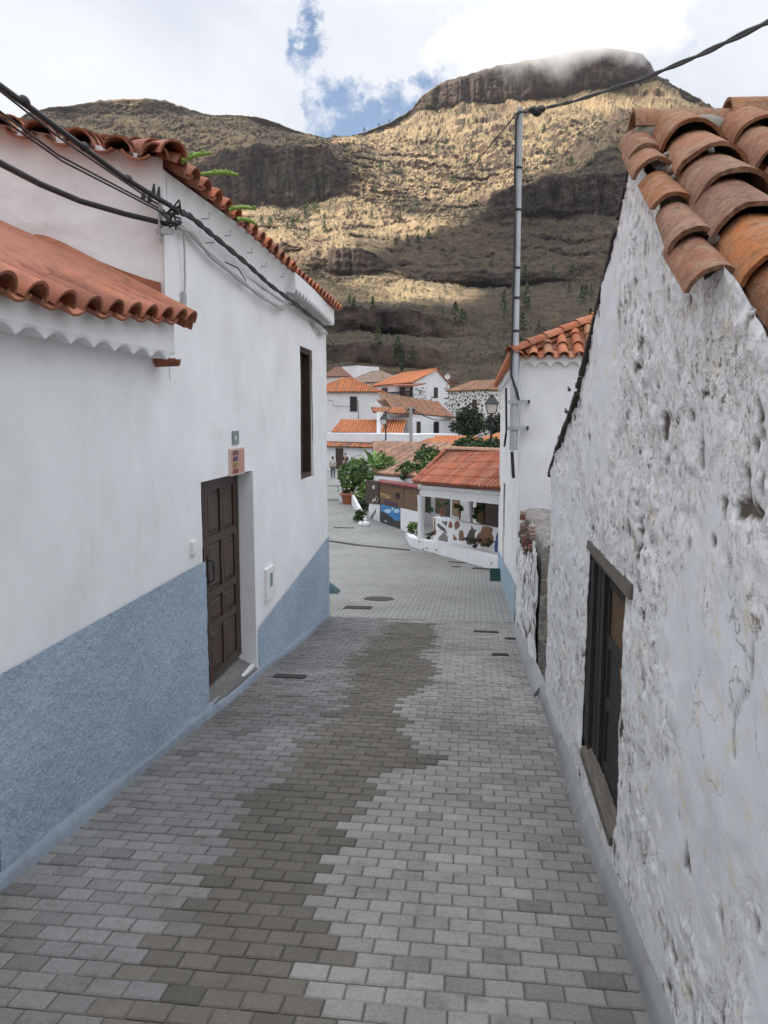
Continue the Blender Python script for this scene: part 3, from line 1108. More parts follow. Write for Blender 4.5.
t = thing('house_number', (LX, 7.28, 1.85), 'small grey green number plate standing above the orange plaque', 'sign')
mb = MB()
a = at_plane(234, 431, (LX + 0.03, 0, 0), (1, 0, 0))
b_ = at_plane(240, 444, (LX + 0.03, 0, 0), (1, 0, 0))
colmat('plate_grey', (0.2, 0.27, 0.26))
mb.box(LX + 0.005, a.y, b_.z, LX + 0.022, b_.y, a.z)
mb.build('plate', 'plate_grey', t)
mb = MB()
mb.box(LX + 0.022, a.y + 0.06, b_.z + 0.05, LX + 0.025, a.y + 0.09, a.z - 0.05)
mb.build('digit', 'plain_white', t)
t = thing('meter_box', (LX, 8.4, 0.05), 'white meter box with small grey window set in the wall right of the brown door', 'meter box')
a = at_plane(267, 570, (LX + 0.03, 0, 0), (1, 0, 0))
b_ = at_plane(275.5, 594, (LX + 0.03, 0, 0), (1, 0, 0))
mb = MB()
mb.box(LX - 0.02, a.y, b_.z, LX + 0.03, b_.y, a.z)
mb.build('cover', 'plain_white', t)
mb = MB()
mb.box(LX + 0.03, a.y + 0.12, b_.z + 0.14, LX + 0.034, b_.y - 0.12, a.z - 0.07)
mb.build('window', 'plate_grey', t)
t = MB()
a = at_plane(194, 547, (LX + 0.02, 0, 0), (1, 0, 0))
t.box(LX, a.y - 0.05, a.z - 0.06, LX + 0.03, a.y + 0.05, a.z + 0.05)
t.box(LX + 0.03, a.y - 0.035, a.z - 0.045, LX + 0.034, a.y + 0.035, a.z + 0.035)
tag(t.build('door_bell', 'plain_white'), 'small white doorbell box on the wall left of the brown double door', 'doorbell')

# succulents on the eave
R3 = random.Random(12)
for lab, (qx, qy), L, ang in (('short green succulent sprouting at the corner of the red tile eave', (182, 163), 0.13, 0.55), ('long green succulent arm leaning out over the red tiles', (201, 176), 0.22, 0.08),
                       ('yellow green succulent low on the eave just past the long arm', (229, 211), 0.17, 0.1), ('furthest small succulent poking over the red tile eave', (237, 220), 0.12, -0.4)):
    p = at_plane(qx, qy, (-2.2, 0, 0), (1, 0, 0))
    t = thing('succulent', p, lab, 'plant', 'succulents growing on the tile eave')
    mb = MB()
    pts = [p + Vector((0.06 * q, 0.35 * L * q, 0.01)) + RT * (L * q) + Vector((0, 0, L * math.sin(ang) * q + 0.02 * math.sin(q * 3))) for q in (0, 0.25, 0.5, 0.75, 1.0)]
    mb.tube(pts, [0.014, 0.017, 0.019, 0.018, 0.01], 6)
    for q in range(14):
        c = pts[q % 4].lerp(pts[q % 4 + 1], R3.random())
        mb.ellipsoid(c + Vector((R3.uniform(-.015, .015), R3.uniform(-.015, .015), R3.uniform(-.012, .018))), (0.014, 0.014, 0.012), 6, 4)
    mb.build('stem', 'cactus_green', t)

# ------------------------------------------------------------------ cables on the left house
def cable(name, pts, r, mat, label, cat='cable', group=None, sag=0.0, twist=0, seg=6, parent=None, n=14):
    mb = MB()
    out_ = []
    pts = [Vector(p) for p in pts]
    for a, b_ in zip(pts, pts[1:]):
        for i in range(n):
            t = i / n
            q = a.lerp(b_, t)
            q.z -= sag * 4 * t * (1 - t)
            out_.append(q)
    out_.append(pts[-1])
    if twist:
        for k in range(2):
            tw = []
            for i, q in enumerate(out_):
                an = i * twist + PI * k
                tw.append(q + Vector((0, math.cos(an), math.sin(an))) * r * 0.8)
            mb.tube(tw, r, seg)
    else:
        mb.tube(out_, r, seg)
    o = mb.build(name, mat, parent)
    if label:
        tag(o, label, cat, group)
    return o


wx = LX + 0.05


def WL(x, y, off=0.05):
    return at_plane(x, y, (LX + off, 0, 0), (1, 0, 0))


br = WL(172, 212, 0.10)
# thick bundle coming over the lane side and on along the facade
c0 = [P(-90, 22, 3.4), P(0, 86, 4.0), P(40, 115, 4.35), P(80, 145, 4.75), P(120, 175, 5.15), P(150, 194, 5.5), br + Vector((0, 0, 0.04))]
cable('overhead_cable', c0, 0.019, 'cable_black', 'thick black cable bundle running from the top left down to the house corner', n=5)
for (x, y, Y, lab) in ((24, 101, 4.2, 'black clamp on the thick cable bundle nearest the left picture edge'), (84, 147, 4.78, 'black clamp on the thick cable bundle halfway to the house corner'), (128, 179, 5.25, 'black clamp on the thick cable bundle closest to the house corner')):
    p = P(x, y, Y)
    mb = MB()
    mb.ellipsoid(p, (0.03, 0.045, 0.03), 8, 6)
    tag(mb.build('cable_clamp', 'cable_black'), lab, 'cable clamp')
for k, (a, m_, e) in enumerate((((-90, 28), (60, 140), (160, 206)), ((-90, 50), (58, 157), (162, 210)), ((-90, 58), (62, 163), (165, 214)))):
    lab = ('upper thin black wire under the thick overhead bundle', 'middle thin black wire under the thick overhead bundle', 'lowest thin black wire under the thick overhead bundle')[k]
    cable('overhead_wire', [P(a[0], a[1] - 8 + k * 2, 3.4), P(m_[0], m_[1] - 2, 4.5), P(e[0], e[1], 5.6)], 0.0065, 'cable_black', lab, 'wire', 'thin wires at the left house', n=6)
cable('overhead_cable', [P(-90, 108, 3.5), P(0, 163, 4.1), P(40, 184, 4.6), P(80, 201, 5.0), P(125, 214, 5.35), P(167, 224, 5.62)], 0.020, 'cable_black',
      'black armoured cable sagging low across the white end wall to the house corner', n=5)
# bracket and junction
t = thing('cable_bracket', br, 'tangle of black insulators and clamps where the cables meet the house corner', 'bracket')
mb = MB()
R4 = random.Random(8)
for i in range(16):
    p = br + Vector((R4.uniform(-0.03, 0.05), R4.uniform(-0.09, 0.09), R4.uniform(-0.1, 0.04)))
    d = Vector((R4.uniform(-1, 1), R4.uniform(-1, 1), R4.uniform(-1, 1))).normalized() * R4.uniform(0.03, 0.08)
    mb.tube([p - d, p + d], R4.uniform(0.006, 0.016), 6)
    mb.build('insulator', 'cable_black', t)
    mb = MB()
for (x, y) in ((143, 192), (149, 195), (153, 188), (158, 191)):
    p = at_plane(x, y, br, (0, 1, 0))
    mb = MB()
    mb.tube([p - Vector((0, 0, 0.05)), p + Vector((0.01, 0, 0.03))], [0.018, 0.007], 6)
    mb.build('insulator', 'cable_black', t)
mb = MB()
mb.box(LX - 0.02, br.y - 0.02, br.z - 0.16, LX + 0.1, br.y + 0.02, br.z - 0.12)
mb.box(LX + 0.0, br.y - 0.03, br.z - 0.22, LX + 0.012, br.y + 0.03, br.z + 0.1)
mb.build('arm', 'galvanised', t)
cable('wall_cable', [WL(172, 208, .1), WL(190, 216, .09), WL(215, 237, .08), WL(245, 262, .08), WL(270, 285, .08), WL(300, 307, .10), WL(326, 328, .08)], 0.016, 'cable_black',
      'twisted black cable clipped along the white facade below the red eave', n=9, twist=0.9)
cable('wall_cable', [WL(172, 222, .07), WL(190, 232), WL(210, 255), WL(240, 280), WL(262, 297), WL(282, 309), WL(292, 304), WL(310, 318), WL(320, 333), WL(327, 333)], 0.014, 'cable_white',
      'pale grey cable looping along the white facade under the black cable', n=6, twist=0.6)
cable('wall_cable', [WL(172, 224, .06), WL(195, 240), WL(225, 268), WL(250, 288), WL(275, 305), WL(287, 307), WL(290, 300)], 0.008, 'cable_white',
      'thinner white cable hanging just under the pale grey looping cable', n=6)
cable('wall_cable', [WL(225, 262), WL(238, 268), WL(246, 281)], 0.006, 'cable_black', 'short loose black wire end sticking out of the pale cables', 'wire', n=4)
cable('drop_cable', [WL(183, 226, .06), WL(184.5, 250, .04), WL(185, 285, .03), WL(184, 296, .03)], 0.008, 'cable_white', 'short white cable dropping straight down from the corner bracket', n=4)
mb = MB()
p = WL(184, 305, .02)
mb.box(LX, p.y - 0.025, p.z - 0.04, LX + 0.035, p.y + 0.025, p.z + 0.1)
tag(mb.build('cable_cleat', 'cable_white'), 'small white connector at the lower end of the drop cable', 'connector')
for k, (x, y) in enumerate(((200, 219), (222, 236), (205, 243), (244, 253), (259, 267), (277, 277))):
    p = WL(x, y, 0.0)
    mb = MB()
    mb.tube([p, p + Vector((0.08, 0, 0.0)), p + Vector((0.085, 0, 0.05))], 0.006, 5)
    o = mb.build('cable_hook', 'galvanised')
    tag(o, 'small metal cable hook sticking out of the white facade under the red eave', 'hook', 'cable hooks on the white facade')

# ------------------------------------------------------------------ old whitewashed house on the right
H2 = thing('old_house', (RX, 4, gz(4)), 'old rough whitewashed stone house with weathered tile roof and dark wooden window on the right', 'house')


def d_old(Pn, S, Z):
    Y = Pn[..., 1]
    z = Pn[..., 2]
    m1 = fbm(Y * 0.9, z * 0.9, 0 * z, 4, 41)
    rough = np.clip(0.78 + m1 * 2.0 + fbm(Y * 5, z * 5, 0 * z, 4, 42) * 1.3 + (Y - 2.8) * 0.13, 0, 1)
    big = fbm(Y * 1.1, z * 1.1, 0 * z + 3, 3, 43) * 0.035
    lump = fbm(Y * 6.0, z * 6.0, 0 * z + 5, 5, 47) * (0.006 + 0.006 * rough)
    pl = fbm(Y * 4.5, z * 4.5, 0 * z + 2, 5, 48)
    pl2 = fbm(Y * 11, z * 11, 0 * z + 2, 4, 49)
    lump = lump + (np.clip((pl - 0.02) * 16, 0, 1) * 0.008 + np.clip((pl2 - 0.05) * 10, 0, 1) * 0.003) * rough
    rid = (np.abs(fbm(Y * 15, z * 15, 0 * z, 3, 53)) * -0.012) * rough
    pit = fbm(Y * 16, z * 13, 0 * z + 9, 3, 59)
    big_pit = vnoise(Y * 2.3, z * 2.0, 0 * z, 61)
    pits = np.clip((pit - 0.46) * 12, 0, 1) * np.clip(rough * 1.5 - 0.3, 0, 1)
    pits2 = np.clip((fbm(Y * 9, z * 8, 0 * z, 4, 67) - 0.46) * 14, 0, 1) * (big_pit > 0.3)
    crk = np.abs(Y - (1.97 + 0.05 * np.sin(z * 7) + 0.02 * np.sin(z * 23) - (z - 1.5) * 0.12))
    crack = np.clip(1 - crk / 0.008, 0, 1) * ((z > 1.05) & (z < 1.75))
    pits = np.clip(np.maximum(np.maximum(pits, pits2), crack), 0, 1)
    d = big + lump + rid - pits * 0.014
    edge = np.clip((z - (-0.112 * Y)) * 3, 0, 1)
    d = d * edge * 1.0
    # window surround stays near the plane
    near = np.clip(1 - np.maximum(np.abs(Y - 4.2) - 0.56, np.abs(z - 0.52) - 0.68) / 0.12, 0, 1)
    d = d * (1 - 0.6 * near)
    c = np.zeros(Pn.shape)
    c[..., 0] = rough
    c[..., 1] = pits
    return d, c


def top_old(Y):
    if Y < 3.85:
        return max(0.9, 3.27 - (0.66 if Y > 2.5 else 0.66) * (3.85 - Y) + (0.0 if Y > 2.6 else max(0.0, min(0.15, (2.60 - Y) * 0.7))))
    return lerp([(3.85, 3.27), (4.36, 2.92), (5.05, 2.5), (5.68, 2.13), (6.92, 1.66), (7.42, 1.42)], Y)


OW = (3.66, -0.14, 4.77, 1.18)
oy0 = 0.7
o = wall_grid('wall', (RX, oy0, 0), (0, 1, 0), 7.40 - oy0, lambda s: gz(s + oy0) - 0.1, lambda s: top_old(s + oy0), 0.016,
              [(OW[0] - oy0, OW[1], OW[2] - oy0, OW[3])], 'old_whitewash', d_old, (-1, 0, 0), H2, 0.0, ulines=(3.85 - oy0,))
# ragged plaster edge round the window and the far corner
me = o.data
n = len(me.vertices)
cc = np.empty(n * 3, dtype=np.float32)
me.vertices.foreach_get('co', cc)
cc = cc.reshape(-1, 3)
w = np.exp(-np.maximum(0, cc[:, 1] - OW[0]) * 60) * np.exp(-np.maximum(0, OW[0] - cc[:, 1]) * 22) * ((cc[:, 2] > OW[1] - 0.1) & (cc[:, 2] < OW[3] + 0.05))
cc[:, 1] += w * fbm(cc[:, 2] * 5, 0 * cc[:, 2], 0 * cc[:, 2], 3, 71) * 0.10
w = np.exp(-np.maximum(0, 7.4 - cc[:, 1]) * 12)
cc[:, 1] += w * (fbm(cc[:, 2] * 3, 0 * cc[:, 2], 0 * cc[:, 2], 4, 73) * 0.06)
cc[:, 0] += np.exp(-np.maximum(0, 7.4 - cc[:, 1]) * 14) * 0.05
w = np.exp(-np.abs(cc[:, 2] - np.array([top_old(q) for q in cc[:, 1]])) * 30) * (cc[:, 1] > 3.9)
cc[:, 2] += w * fbm(cc[:, 1] * 6, 0 * cc[:, 2], 0 * cc[:, 2], 4, 79) * 0.06
me.vertices.foreach_set('co', cc.ravel())
me.update()
mb = MB()
# end wall and far side walls, thickness of the gable
mb.hexa([(RX + 0.03, 7.30, -1.2), (6, 7.30, -1.2), (6, 7.38, -1.2), (RX + 0.03, 7.38, -1.2), (RX + 0.03, 7.30, 1.36), (6, 7.30, 1.36), (6, 7.38, 1.36), (RX + 0.03, 7.38, 1.36)], (0.8, 0.1, 0))
mb.box(RX + 0.01, 0.6, -0.4, 6, 0.7, 1.0, (0.8, 0.1, 0))
mb.box(5.9, 0.7, -0.8, 6, 7.3, 1.3, (0.8, 0.1, 0))
mb.build('side_wall', 'old_whitewash', H2)
# window reveal
mb = MB()
x0, x1 = RX - 0.0, RX + 0.38
cr = (0.9, 0.15, 0)
mb.box(x0 + 0.01, OW[0] - 0.12, OW[1] - 0.05, x1, OW[0] - 0.0, OW[3] + 0.05, cr)
mb.box(x0 + 0.02, OW[2], OW[1], x1, OW[2] + 0.1, OW[3], cr)
mb.box(x0 + 0.02, OW[0], OW[3] + 0.002, x1, OW[2], OW[3] + 0.1, cr)
mb.box(x0 + 0.02, OW[0], OW[1] - 0.1, x1, OW[2], OW[1] - 0.02, cr)
mb.build('reveal', 'old_whitewash', H2)
win = MB()
fx = RX + 0.01
win.box(fx + 0.005, OW[2] - 0.10, OW[1], fx + 0.13, OW[2] - 0.002, OW[3] - 0.06)
win.box(fx + 0.02, OW[0] + 0.002, OW[1], fx + 0.13, OW[0] + 0.085, OW[3] - 0.06)
win.box(fx + 0.005, OW[0] + 0.002, OW[3] - 0.065, fx + 0.13, OW[2] - 0.002, OW[3] - 0.002)
win = win.build('window', 'old_dark_wood', H2)
mb = MB()
# left leaf: vertical planks; right leaf with a lighter brown board
sx = fx + 0.03
yy = OW[2] - 0.10
for k, wd_ in enumerate((0.12, 0.11)):
    mb.box(sx + 0.004 * (k % 2), yy - wd_ + 0.006, OW[1] + 0.01, sx + 0.03, yy, OW[3] - 0.07)
    yy -= wd_
mb.build('shutter', 'old_dark_wood', win)
mb = MB()
mb.box(sx + 0.02, yy - 0.08, OW[1] + 0.01, sx + 0.05, yy - 0.055, OW[3] - 0.07)
mb.box(sx + 0.02, OW[0] + 0.09, OW[1] + 0.01, sx + 0.055, OW[0] + 0.15, OW[3] - 0.07)
for z_ in (OW[1] + 0.02, OW[1] + 0.42, OW[1] + 0.80, OW[3] - 0.16):
    mb.box(sx + 0.022, OW[0] + 0.15, z_, sx + 0.05, yy - 0.055, z_ + 0.07)
mb.build('shutter', 'old_dark_wood', win)
mb = MB()
mb.box(sx + 0.035, OW[0] + 0.15, OW[1] + 0.86, sx + 0.046, yy - 0.08, OW[3] - 0.16)
mb.tube([(sx + 0.028, OW[0] + 0.17, OW[1] + 0.62), (sx + 0.022, OW[0] + 0.33, OW[1] + 0.8)], 0.012, 5)
mb.build('shutter_panel', 'old_brown_wood', win)
mb = MB()
mb.box(sx + 0.037, OW[0] + 0.15, OW[1] + 0.08, sx + 0.048, yy - 0.08, OW[1] + 0.80)
mb.build('shutter_panel', 'old_dark_wood', win)
mb = MB()
mb.box(RX + 0.36, OW[0], OW[1], RX + 0.37, OW[2], OW[3])
mb.build('interior', 'dark_void', H2)
mb = MB()
mb.hexa([(RX - 0.022, 3.46, 1.165), (RX + 0.14, 3.46, 1.165), (RX + 0.14, 4.80, 1.175), (RX - 0.018, 4.80, 1.175),
         (RX - 0.012, 3.47, 1.235), (RX + 0.14, 3.47, 1.235), (RX + 0.14, 4.79, 1.235), (RX - 0.012, 4.79, 1.225)])
mb.build('lintel', 'weathered_wood', H2)
mb = MB()
mb.hexa([(RX - 0.018, 3.70, -0.20), (RX + 0.05, 3.70, -0.20), (RX + 0.05, 4.74, -0.20), (RX - 0.018, 4.74, -0.20),
         (RX - 0.018, 3.68, -0.145), (RX + 0.05, 3.68, -0.10), (RX + 0.05, 4.74, -0.10), (RX - 0.018, 4.74, -0.145)])
mb.build('sill', 'weathered_wood', H2)
mb = MB()
# foot strip of cement
rows = []
for i in range(0, 150):
    y = -0.6 + i * 0.055
    if y > 7.42:
        break
    g = gz(y)
    w = 0.055 + 0.012 * math.sin(y * 1.7) + R2.uniform(-0.004, 0.004)
    h = 0.10 + 0.02 * math.sin(y * 2.7) + R2.uniform(-0.006, 0.006)
    rows.append([(RX + 0.03, y, g + h + 0.04), (RX - 0.03, y, g + h), (RX - w * 0.75, y, g + 0.05), (RX - w, y, g - 0.02)])
mb.grid(rows)
mb.build('foot_strip', 'strip_grey', H2)

# roof of the old house
SLP = 0.66
zr = 3.30


def zroof(Y):
    return zr - SLP * (3.85 - Y)


PAL_HAND = [(0.40, 0.185, 0.10), (0.36, 0.165, 0.095), (0.42, 0.20, 0.105), (0.32, 0.155, 0.10), (0.45, 0.19, 0.09), (0.34, 0.18, 0.12)]
vdir = Vector((0, 1, SLP)).normalized()
nrm = Vector((0, -SLP, 1)).normalized()
mb = MB()
Rr = random.Random(21)


def hand_col(mb, X, r, yends, up=1, jitter=0.02, lift=0.0, Ls=None, cols=None):
    for k in range(len(yends)):
        y = yends[k]
        L = (Ls or 0.40)
        fq_ = Rr.uniform(0.85, 1.12)
        c = tuple(q * fq_ for q in (cols[k] if cols and k < len(cols) else Rr.choice(PAL_HAND)))
        d = (vdir + Vector((Rr.uniform(-0.05, 0.05), 0, 0))).normalized()
        p = Vector((X + Rr.uniform(-jitter, jitter), y, zroof(y))) + nrm * (lift + 0.012 * 1)
        half_tile(mb, p, d * L + nrm * (-0.03), (nrm + Vector((Rr.uniform(-0.1, 0.1), 0, 0))).normalized(), L, r * 0.84, r * Rr.uniform(0.96, 1.05), 12, c, 0.016, up, 2.9)


hand_col(mb, 0.915, 0.140, [3.52, 3.22, 2.94, 2.66, 2.36, 2.06, 1.76, 1.46, 1.16, 0.86, 0.6], 1, 0.015, 0.045,
         cols=[(0.40, 0.19, 0.10), (0.38, 0.19, 0.115), (0.35, 0.20, 0.135), (0.30, 0.165, 0.12), (0.48, 0.19, 0.075)])
hand_col(mb, 0.735, 0.088, [3.56, 3.36, 3.02, 2.70, 2.44], 1, 0.008, 0.0,
         cols=[(0.37, 0.18, 0.11), (0.36, 0.18, 0.11), (0.42, 0.175, 0.085), (0.33, 0.185, 0.125), (0.38, 0.185, 0.115)])
X = 1.20
while X < 6.0:
    hand_col(mb, X, 0.135, [3.55, 3.24, 2.90, 2.58, 2.26, 1.94, 1.62, 1.3, 1.0, 0.7], 1, 0.02, 0.045)
    X += 0.295
X = 1.055
while X < 6.0:
    hand_col(mb, X, 0.10, [3.5, 3.2, 2.85, 2.5, 2.15, 1.8, 1.45, 1.1, 0.75], -1, 0.01, 0.085)
    X += 0.295
for i_, v_ in enumerate(mb.v):
    mb.v[i_] = (v_[0] + 0.010 * float(vnoise(v_[0] * 14, v_[1] * 14, v_[2] * 14, 500)), v_[1] + 0.016 * float(fbm(v_[0] * 22, v_[1] * 9, v_[2] * 9, 2, 501)), v_[2] + 0.009 * float(vnoise(v_[0] * 12, v_[1] * 12, v_[2] * 12, 502)))
mb.build('roof', 'clay_old', H2)
# mortar bed under the tiles, ragged at the rake
mb = MB()
rows = []
for i in range(60):
    y = 3.85 - i * 0.055
    row_ = []
    for k in range(14):
        x = RX + 0.02 + (0.0 if k == 0 else (k - 0.3) * 0.045 if k < 8 else 0.35 + (k - 8) * 1.05)
        b_ = float(fbm(x * 7, y * 7, 0, 3, 91)) * 0.02 if k < 10 else 0
        row_.append((x + (float(fbm(y * 9, 0, 0, 3, 92)) * 0.03 if k == 0 else 0), y, zroof(y) + 0.03 + b_ - (0.03 if k == 0 else 0)))
    rows.append(row_)
mb.grid(rows)
mb.face([(RX + 0.02, 3.85, zr + 0.02), (6.1, 3.85, zr + 0.02), (6.1, 7.5, 1.40), (RX + 0.02, 7.5, 1.40), (RX + 0.02, 5.05, 2.53)], (0.2, 0.2, 0.2))
colmat('mortar_grey', (0.29, 0.27, 0.24), 0.95)
bm_ = mb.build('mortar_bed', 'mortar_grey', H2)
Rm = random.Random(31)
for i in range(60):
    mb = MB()
    y = Rm.uniform(0.8, 3.7)
    x = Rm.choice([0.79, 0.80, 1.05, 1.06, 1.35]) + Rm.uniform(-0.02, 0.02)
    mb.ellipsoid((x, y, zroof(y) + Rm.uniform(0.03, 0.06)), (Rm.uniform(0.015, 0.03), Rm.uniform(0.03, 0.08), Rm.uniform(0.012, 0.025)), 7, 5)
    mb.build('mortar_lump', 'mortar_grey', H2)
for i in range(26):
    mb = MB()
    x = 0.84 + i * 0.2 + Rm.uniform(-0.03, 0.03)
    mb.ellipsoid((x, 3.84 - Rm.uniform(0.02, 0.06), zr + 0.03), (0.12, 0.06, 0.065), 9, 6)
    mb.build('mortar_lump', 'mortar_grey', H2)
mb = MB()
x = 0.73
k = 0
while x < 6.0:
    L = 0.46
    c = ((0.36, 0.19, 0.115), (0.40, 0.20, 0.11), (0.43, 0.20, 0.10))[k % 3]
    lift = 0.045 + (0.03 if k % 2 else 0.0)
    half_tile(mb, (x, 3.85, zr + lift), (1, 0, Rr.uniform(-0.02, 0.02)), (0, 0, 1), L, 0.095, 0.11, 12, c, 0.016)
    x += L * 0.93
    k += 1
mb.build('ridge_tiles', 'clay_old', H2)
# broken tile bits along the back verge
for i in range(46):
    mb = MB()
    y = 3.95 + i * 0.075 + Rm.uniform(-0.02, 0.02)
    z = top_old(y)
    s_ = Rm.uniform(0.015, 0.045)
    mb.obox((RX - 0.02, y - s_, z - 0.005), (0.2, Rm.uniform(-0.03, 0.03), 0), (0, s_ * 2, -s_ * 1.1 + Rm.uniform(-.02, .02)), (0, 0.01, Rm.uniform(0.018, 0.04)), (0.06, 0.045, 0.04))
    mb.build('broken_tile', 'attr_rough', H2)
for (x, y, a_) in ((569, 390, 0.06), (566, 412, 0.05), (559, 440, 0.07)):
    p = at_plane(x, y, (RX, 0, 0), (1, 0, 0))
    mb = MB()
    mb.tube([p + Vector((0, -0.02, 0)), p + Vector((0.0, a_, 0.03))], [0.016, 0.006], 5, (0.07, 0.06, 0.05))
    mb.build('broken_tile', 'attr_rough', H2)

# ------------------------------------------------------------------ ruined wall
RW = thing('ruined_wall', (RX, 10, gz(10)), 'low crumbling stone wall with flaking whitewash between the old house and the white house', 'wall')


def d_ruin(Pn, S, Z):
    Y, z = Pn[..., 1], Pn[..., 2]
    d = fbm(Y * 5, z * 5, 0 * z, 4, 111) * 0.05 + fbm(Y * 1.2, z * 1.2, 0 * z, 2, 112) * 0.04
    c = np.zeros(Pn.shape)
    c[..., 0] = 1
    c[..., 1] = np.clip((fbm(Y * 9, z * 5, 0 * z, 3, 113) - 0.25) * 5, 0, 1)
    return d, c


def top_ruin(s):
    return 0.56 + 0.05 * math.sin(s * 4) + 0.03 * math.sin(s * 11)


wall_grid('face', (RX - 0.005, 8.45, 0), (0, 1, 0), 3.3, lambda s: gz(s + 8.45) - 0.1, lambda s: top_ruin(s) - 0.12 - 0.35 * max(0, min(1, (s - 0.7) / 1.4)) - 0.05 * math.sin(s * 9), 0.03,
          [], 'old_whitewash', d_ruin, (-1, 0, 0), RW, 0.0)
mb = MB()
rows = []
for i in range(34):
    s = -0.02 + i * 0.1
    y = 8.45 + s
    zt = top_ruin(s)
    row_ = [(RX + 0.045, y, gz(y) - 0.1)]
    for k in range(5):
        row_.append((RX + 0.045 + 0.02 * float(fbm(y * 4, k * 1.7, 0, 2, 120)), y, gz(y) + (zt - 0.06 - gz(y)) * (k + 1) / 5))
    for k in range(6):
        row_.append((RX + 0.08 + k * 0.09, y, zt + 0.05 * math.sin(PI * k / 5) + 0.025 * float(fbm(y * 6, k * 2.0, 0, 2, 121))))
    row_.append((RX + 0.58, y, gz(y) - 0.1))
    rows.append(row_)
mb.grid(rows, smooth=True)
mb.face(rows[0], smooth=False)
mb.build('core', 'ruin_stone', RW)
mb = MB()
for i in range(60):
    y = 9.2 + Rm.uniform(0, 2.4)
    z = Rm.uniform(0.1, 0.5)
    mb.obox((RX + 0.0 + Rm.uniform(-0.03, 0.02), y, z), (0.08, Rm.uniform(-.02, .02), 0), (0, Rm.uniform(0.06, 0.16), Rm.uniform(-.02, .02)), (0, Rm.uniform(-.02, .02), Rm.uniform(0.04, 0.1)), Rm.choice([(0.22, 0.09, 0.06), (0.16, 0.12, 0.10), (0.28, 0.22, 0.18)]))
mb.build('loose_stones', 'attr_rough', RW)
mb = MB()
rows = []
for i in range(40):
    y = 7.42 + i * 0.105
    g = gz(y)
    rows.append([(RX + 0.03, y, g + 0.13), (RX - 0.04, y, g + 0.09), (RX - 0.08, y, g + 0.03), (RX - 0.1, y, g - 0.02)])
mb.grid(rows)
mb.build('foot_strip', 'strip_grey', RW)

# ------------------------------------------------------------------ white house on the right, beyond the ruin
H3 = thing('corner_house', (RX, 14, gz(14)), 'narrow white house with scalloped orange tile eave and pale blue base behind the ruined wall', 'house')
ry = 12.2


def d_w(Pn, S, Z):
    d = fbm(Pn[..., 0] * 2, Pn[..., 1] * 2, Pn[..., 2] * 3, 3, 131) * 0.02
    return d, np.ones(Pn.shape)


wall_grid('wall', (RX, ry, 0), (0, 1, 0), 8.6, lambda s: gz(s + ry) - 0.1, lambda s: 2.93 - 0.012 * s, 0.12, [(1.6, 0.9, 2.6, 2.2), (4.6, -1.6, 5.6, 0.5)], 'white_plaster', d_w, (-1, 0, 0), H3, 0.2)
wall_grid('wall', (RX, ry, 0), (1, 0, 0), 4.5, lambda s: gz(ry) - 0.2, lambda s: 2.93, 0.1, [], 'white_plaster', d_w, (0, -1, 0), H3, 0.0)
mb = MB()
mb.box(RX + 0.05, ry + 8.5, -3, 5.2, ry + 8.6, 2.8)
mb.box(5.15, ry + 0.05, -3, 5.25, ry + 8.5, 2.8)
mb.build('rear_wall', 'white_plaster', H3)
mb = MB()
mb.box(RX + 0.12, ry + 1.6, 0.9, RX + 0.15, ry + 2.6, 2.2)
mb.build('window', 'frame_wood', H3)
mb = MB()
mb.box(RX + 0.12, ry + 4.6, -2.0, RX + 0.15, ry + 5.6, 0.5)
mb.build('door', 'frame_wood', H3)
wall_grid('dado', (RX - 0.012, ry + 0.0, 0), (0, 1, 0), 8.55, lambda s: gz(s + ry) - 0.05, lambda s: gz(s + ry) + 0.62, 0.1, [], 'dado_far', d_w, (-1, 0, 0), H3, 0.0)
# roof: low gable whose verge rises to the right
mb = MB()
ez = 2.95
q0 = Vector((RX - 0.17, ry - 0.14, ez))
q1 = Vector((RX - 0.17, ry + 8.7, ez - 0.1))
top0 = Vector((RX + 2.3, ry + 1.6, ez + 1.12))
top1 = Vector((RX + 2.3, ry + 7.4, ez + 1.05))
q3 = Vector((5.45, ry - 0.14, ez))
roof_plane(mb, [q0, q3, top0], (1, 0, 0), 0.235, 0.32, PAL_NEW + PAL_OLD[:1], 8, 0.014, True, 0.085, 0.01)
roof_plane(mb, [q0, q1, top1, top0], (0, 1, 0), 0.235, 0.32, PAL_NEW, 6, 0.014, True, 0.085, 0.01)
mb.face([q3, (5.45, ry + 8.7, ez), top1, top0], PAL_NEW[0])
ridge(mb, q0 + Vector((0, 0, 0.03)), top0, 0.105, 0.36, PAL_NEW, 10, 0.014, 0.05)
ridge(mb, top0, top1, 0.105, 0.36, PAL_NEW, 8, 0.014, 0.03)
mb.build('roof', 'clay', H3)
mb = MB()
cornice(mb, (RX - 0.02, ry, 0), (5.2, ry, 0), (0, -1, 0), 0.06, ez + 0.035, ez + 0.035, ez - 0.16, ez - 0.16, 0.235, 0.09)
cornice(mb, (RX, ry + 8.6, 0), (RX, ry - 0.02, 0), (-1, 0, 0), 0.08, ez - 0.07, ez + 0.035, ez - 0.26, ez - 0.16, 0.235, 0.09)
mb.build('cornice', 'white_plaster', H3)

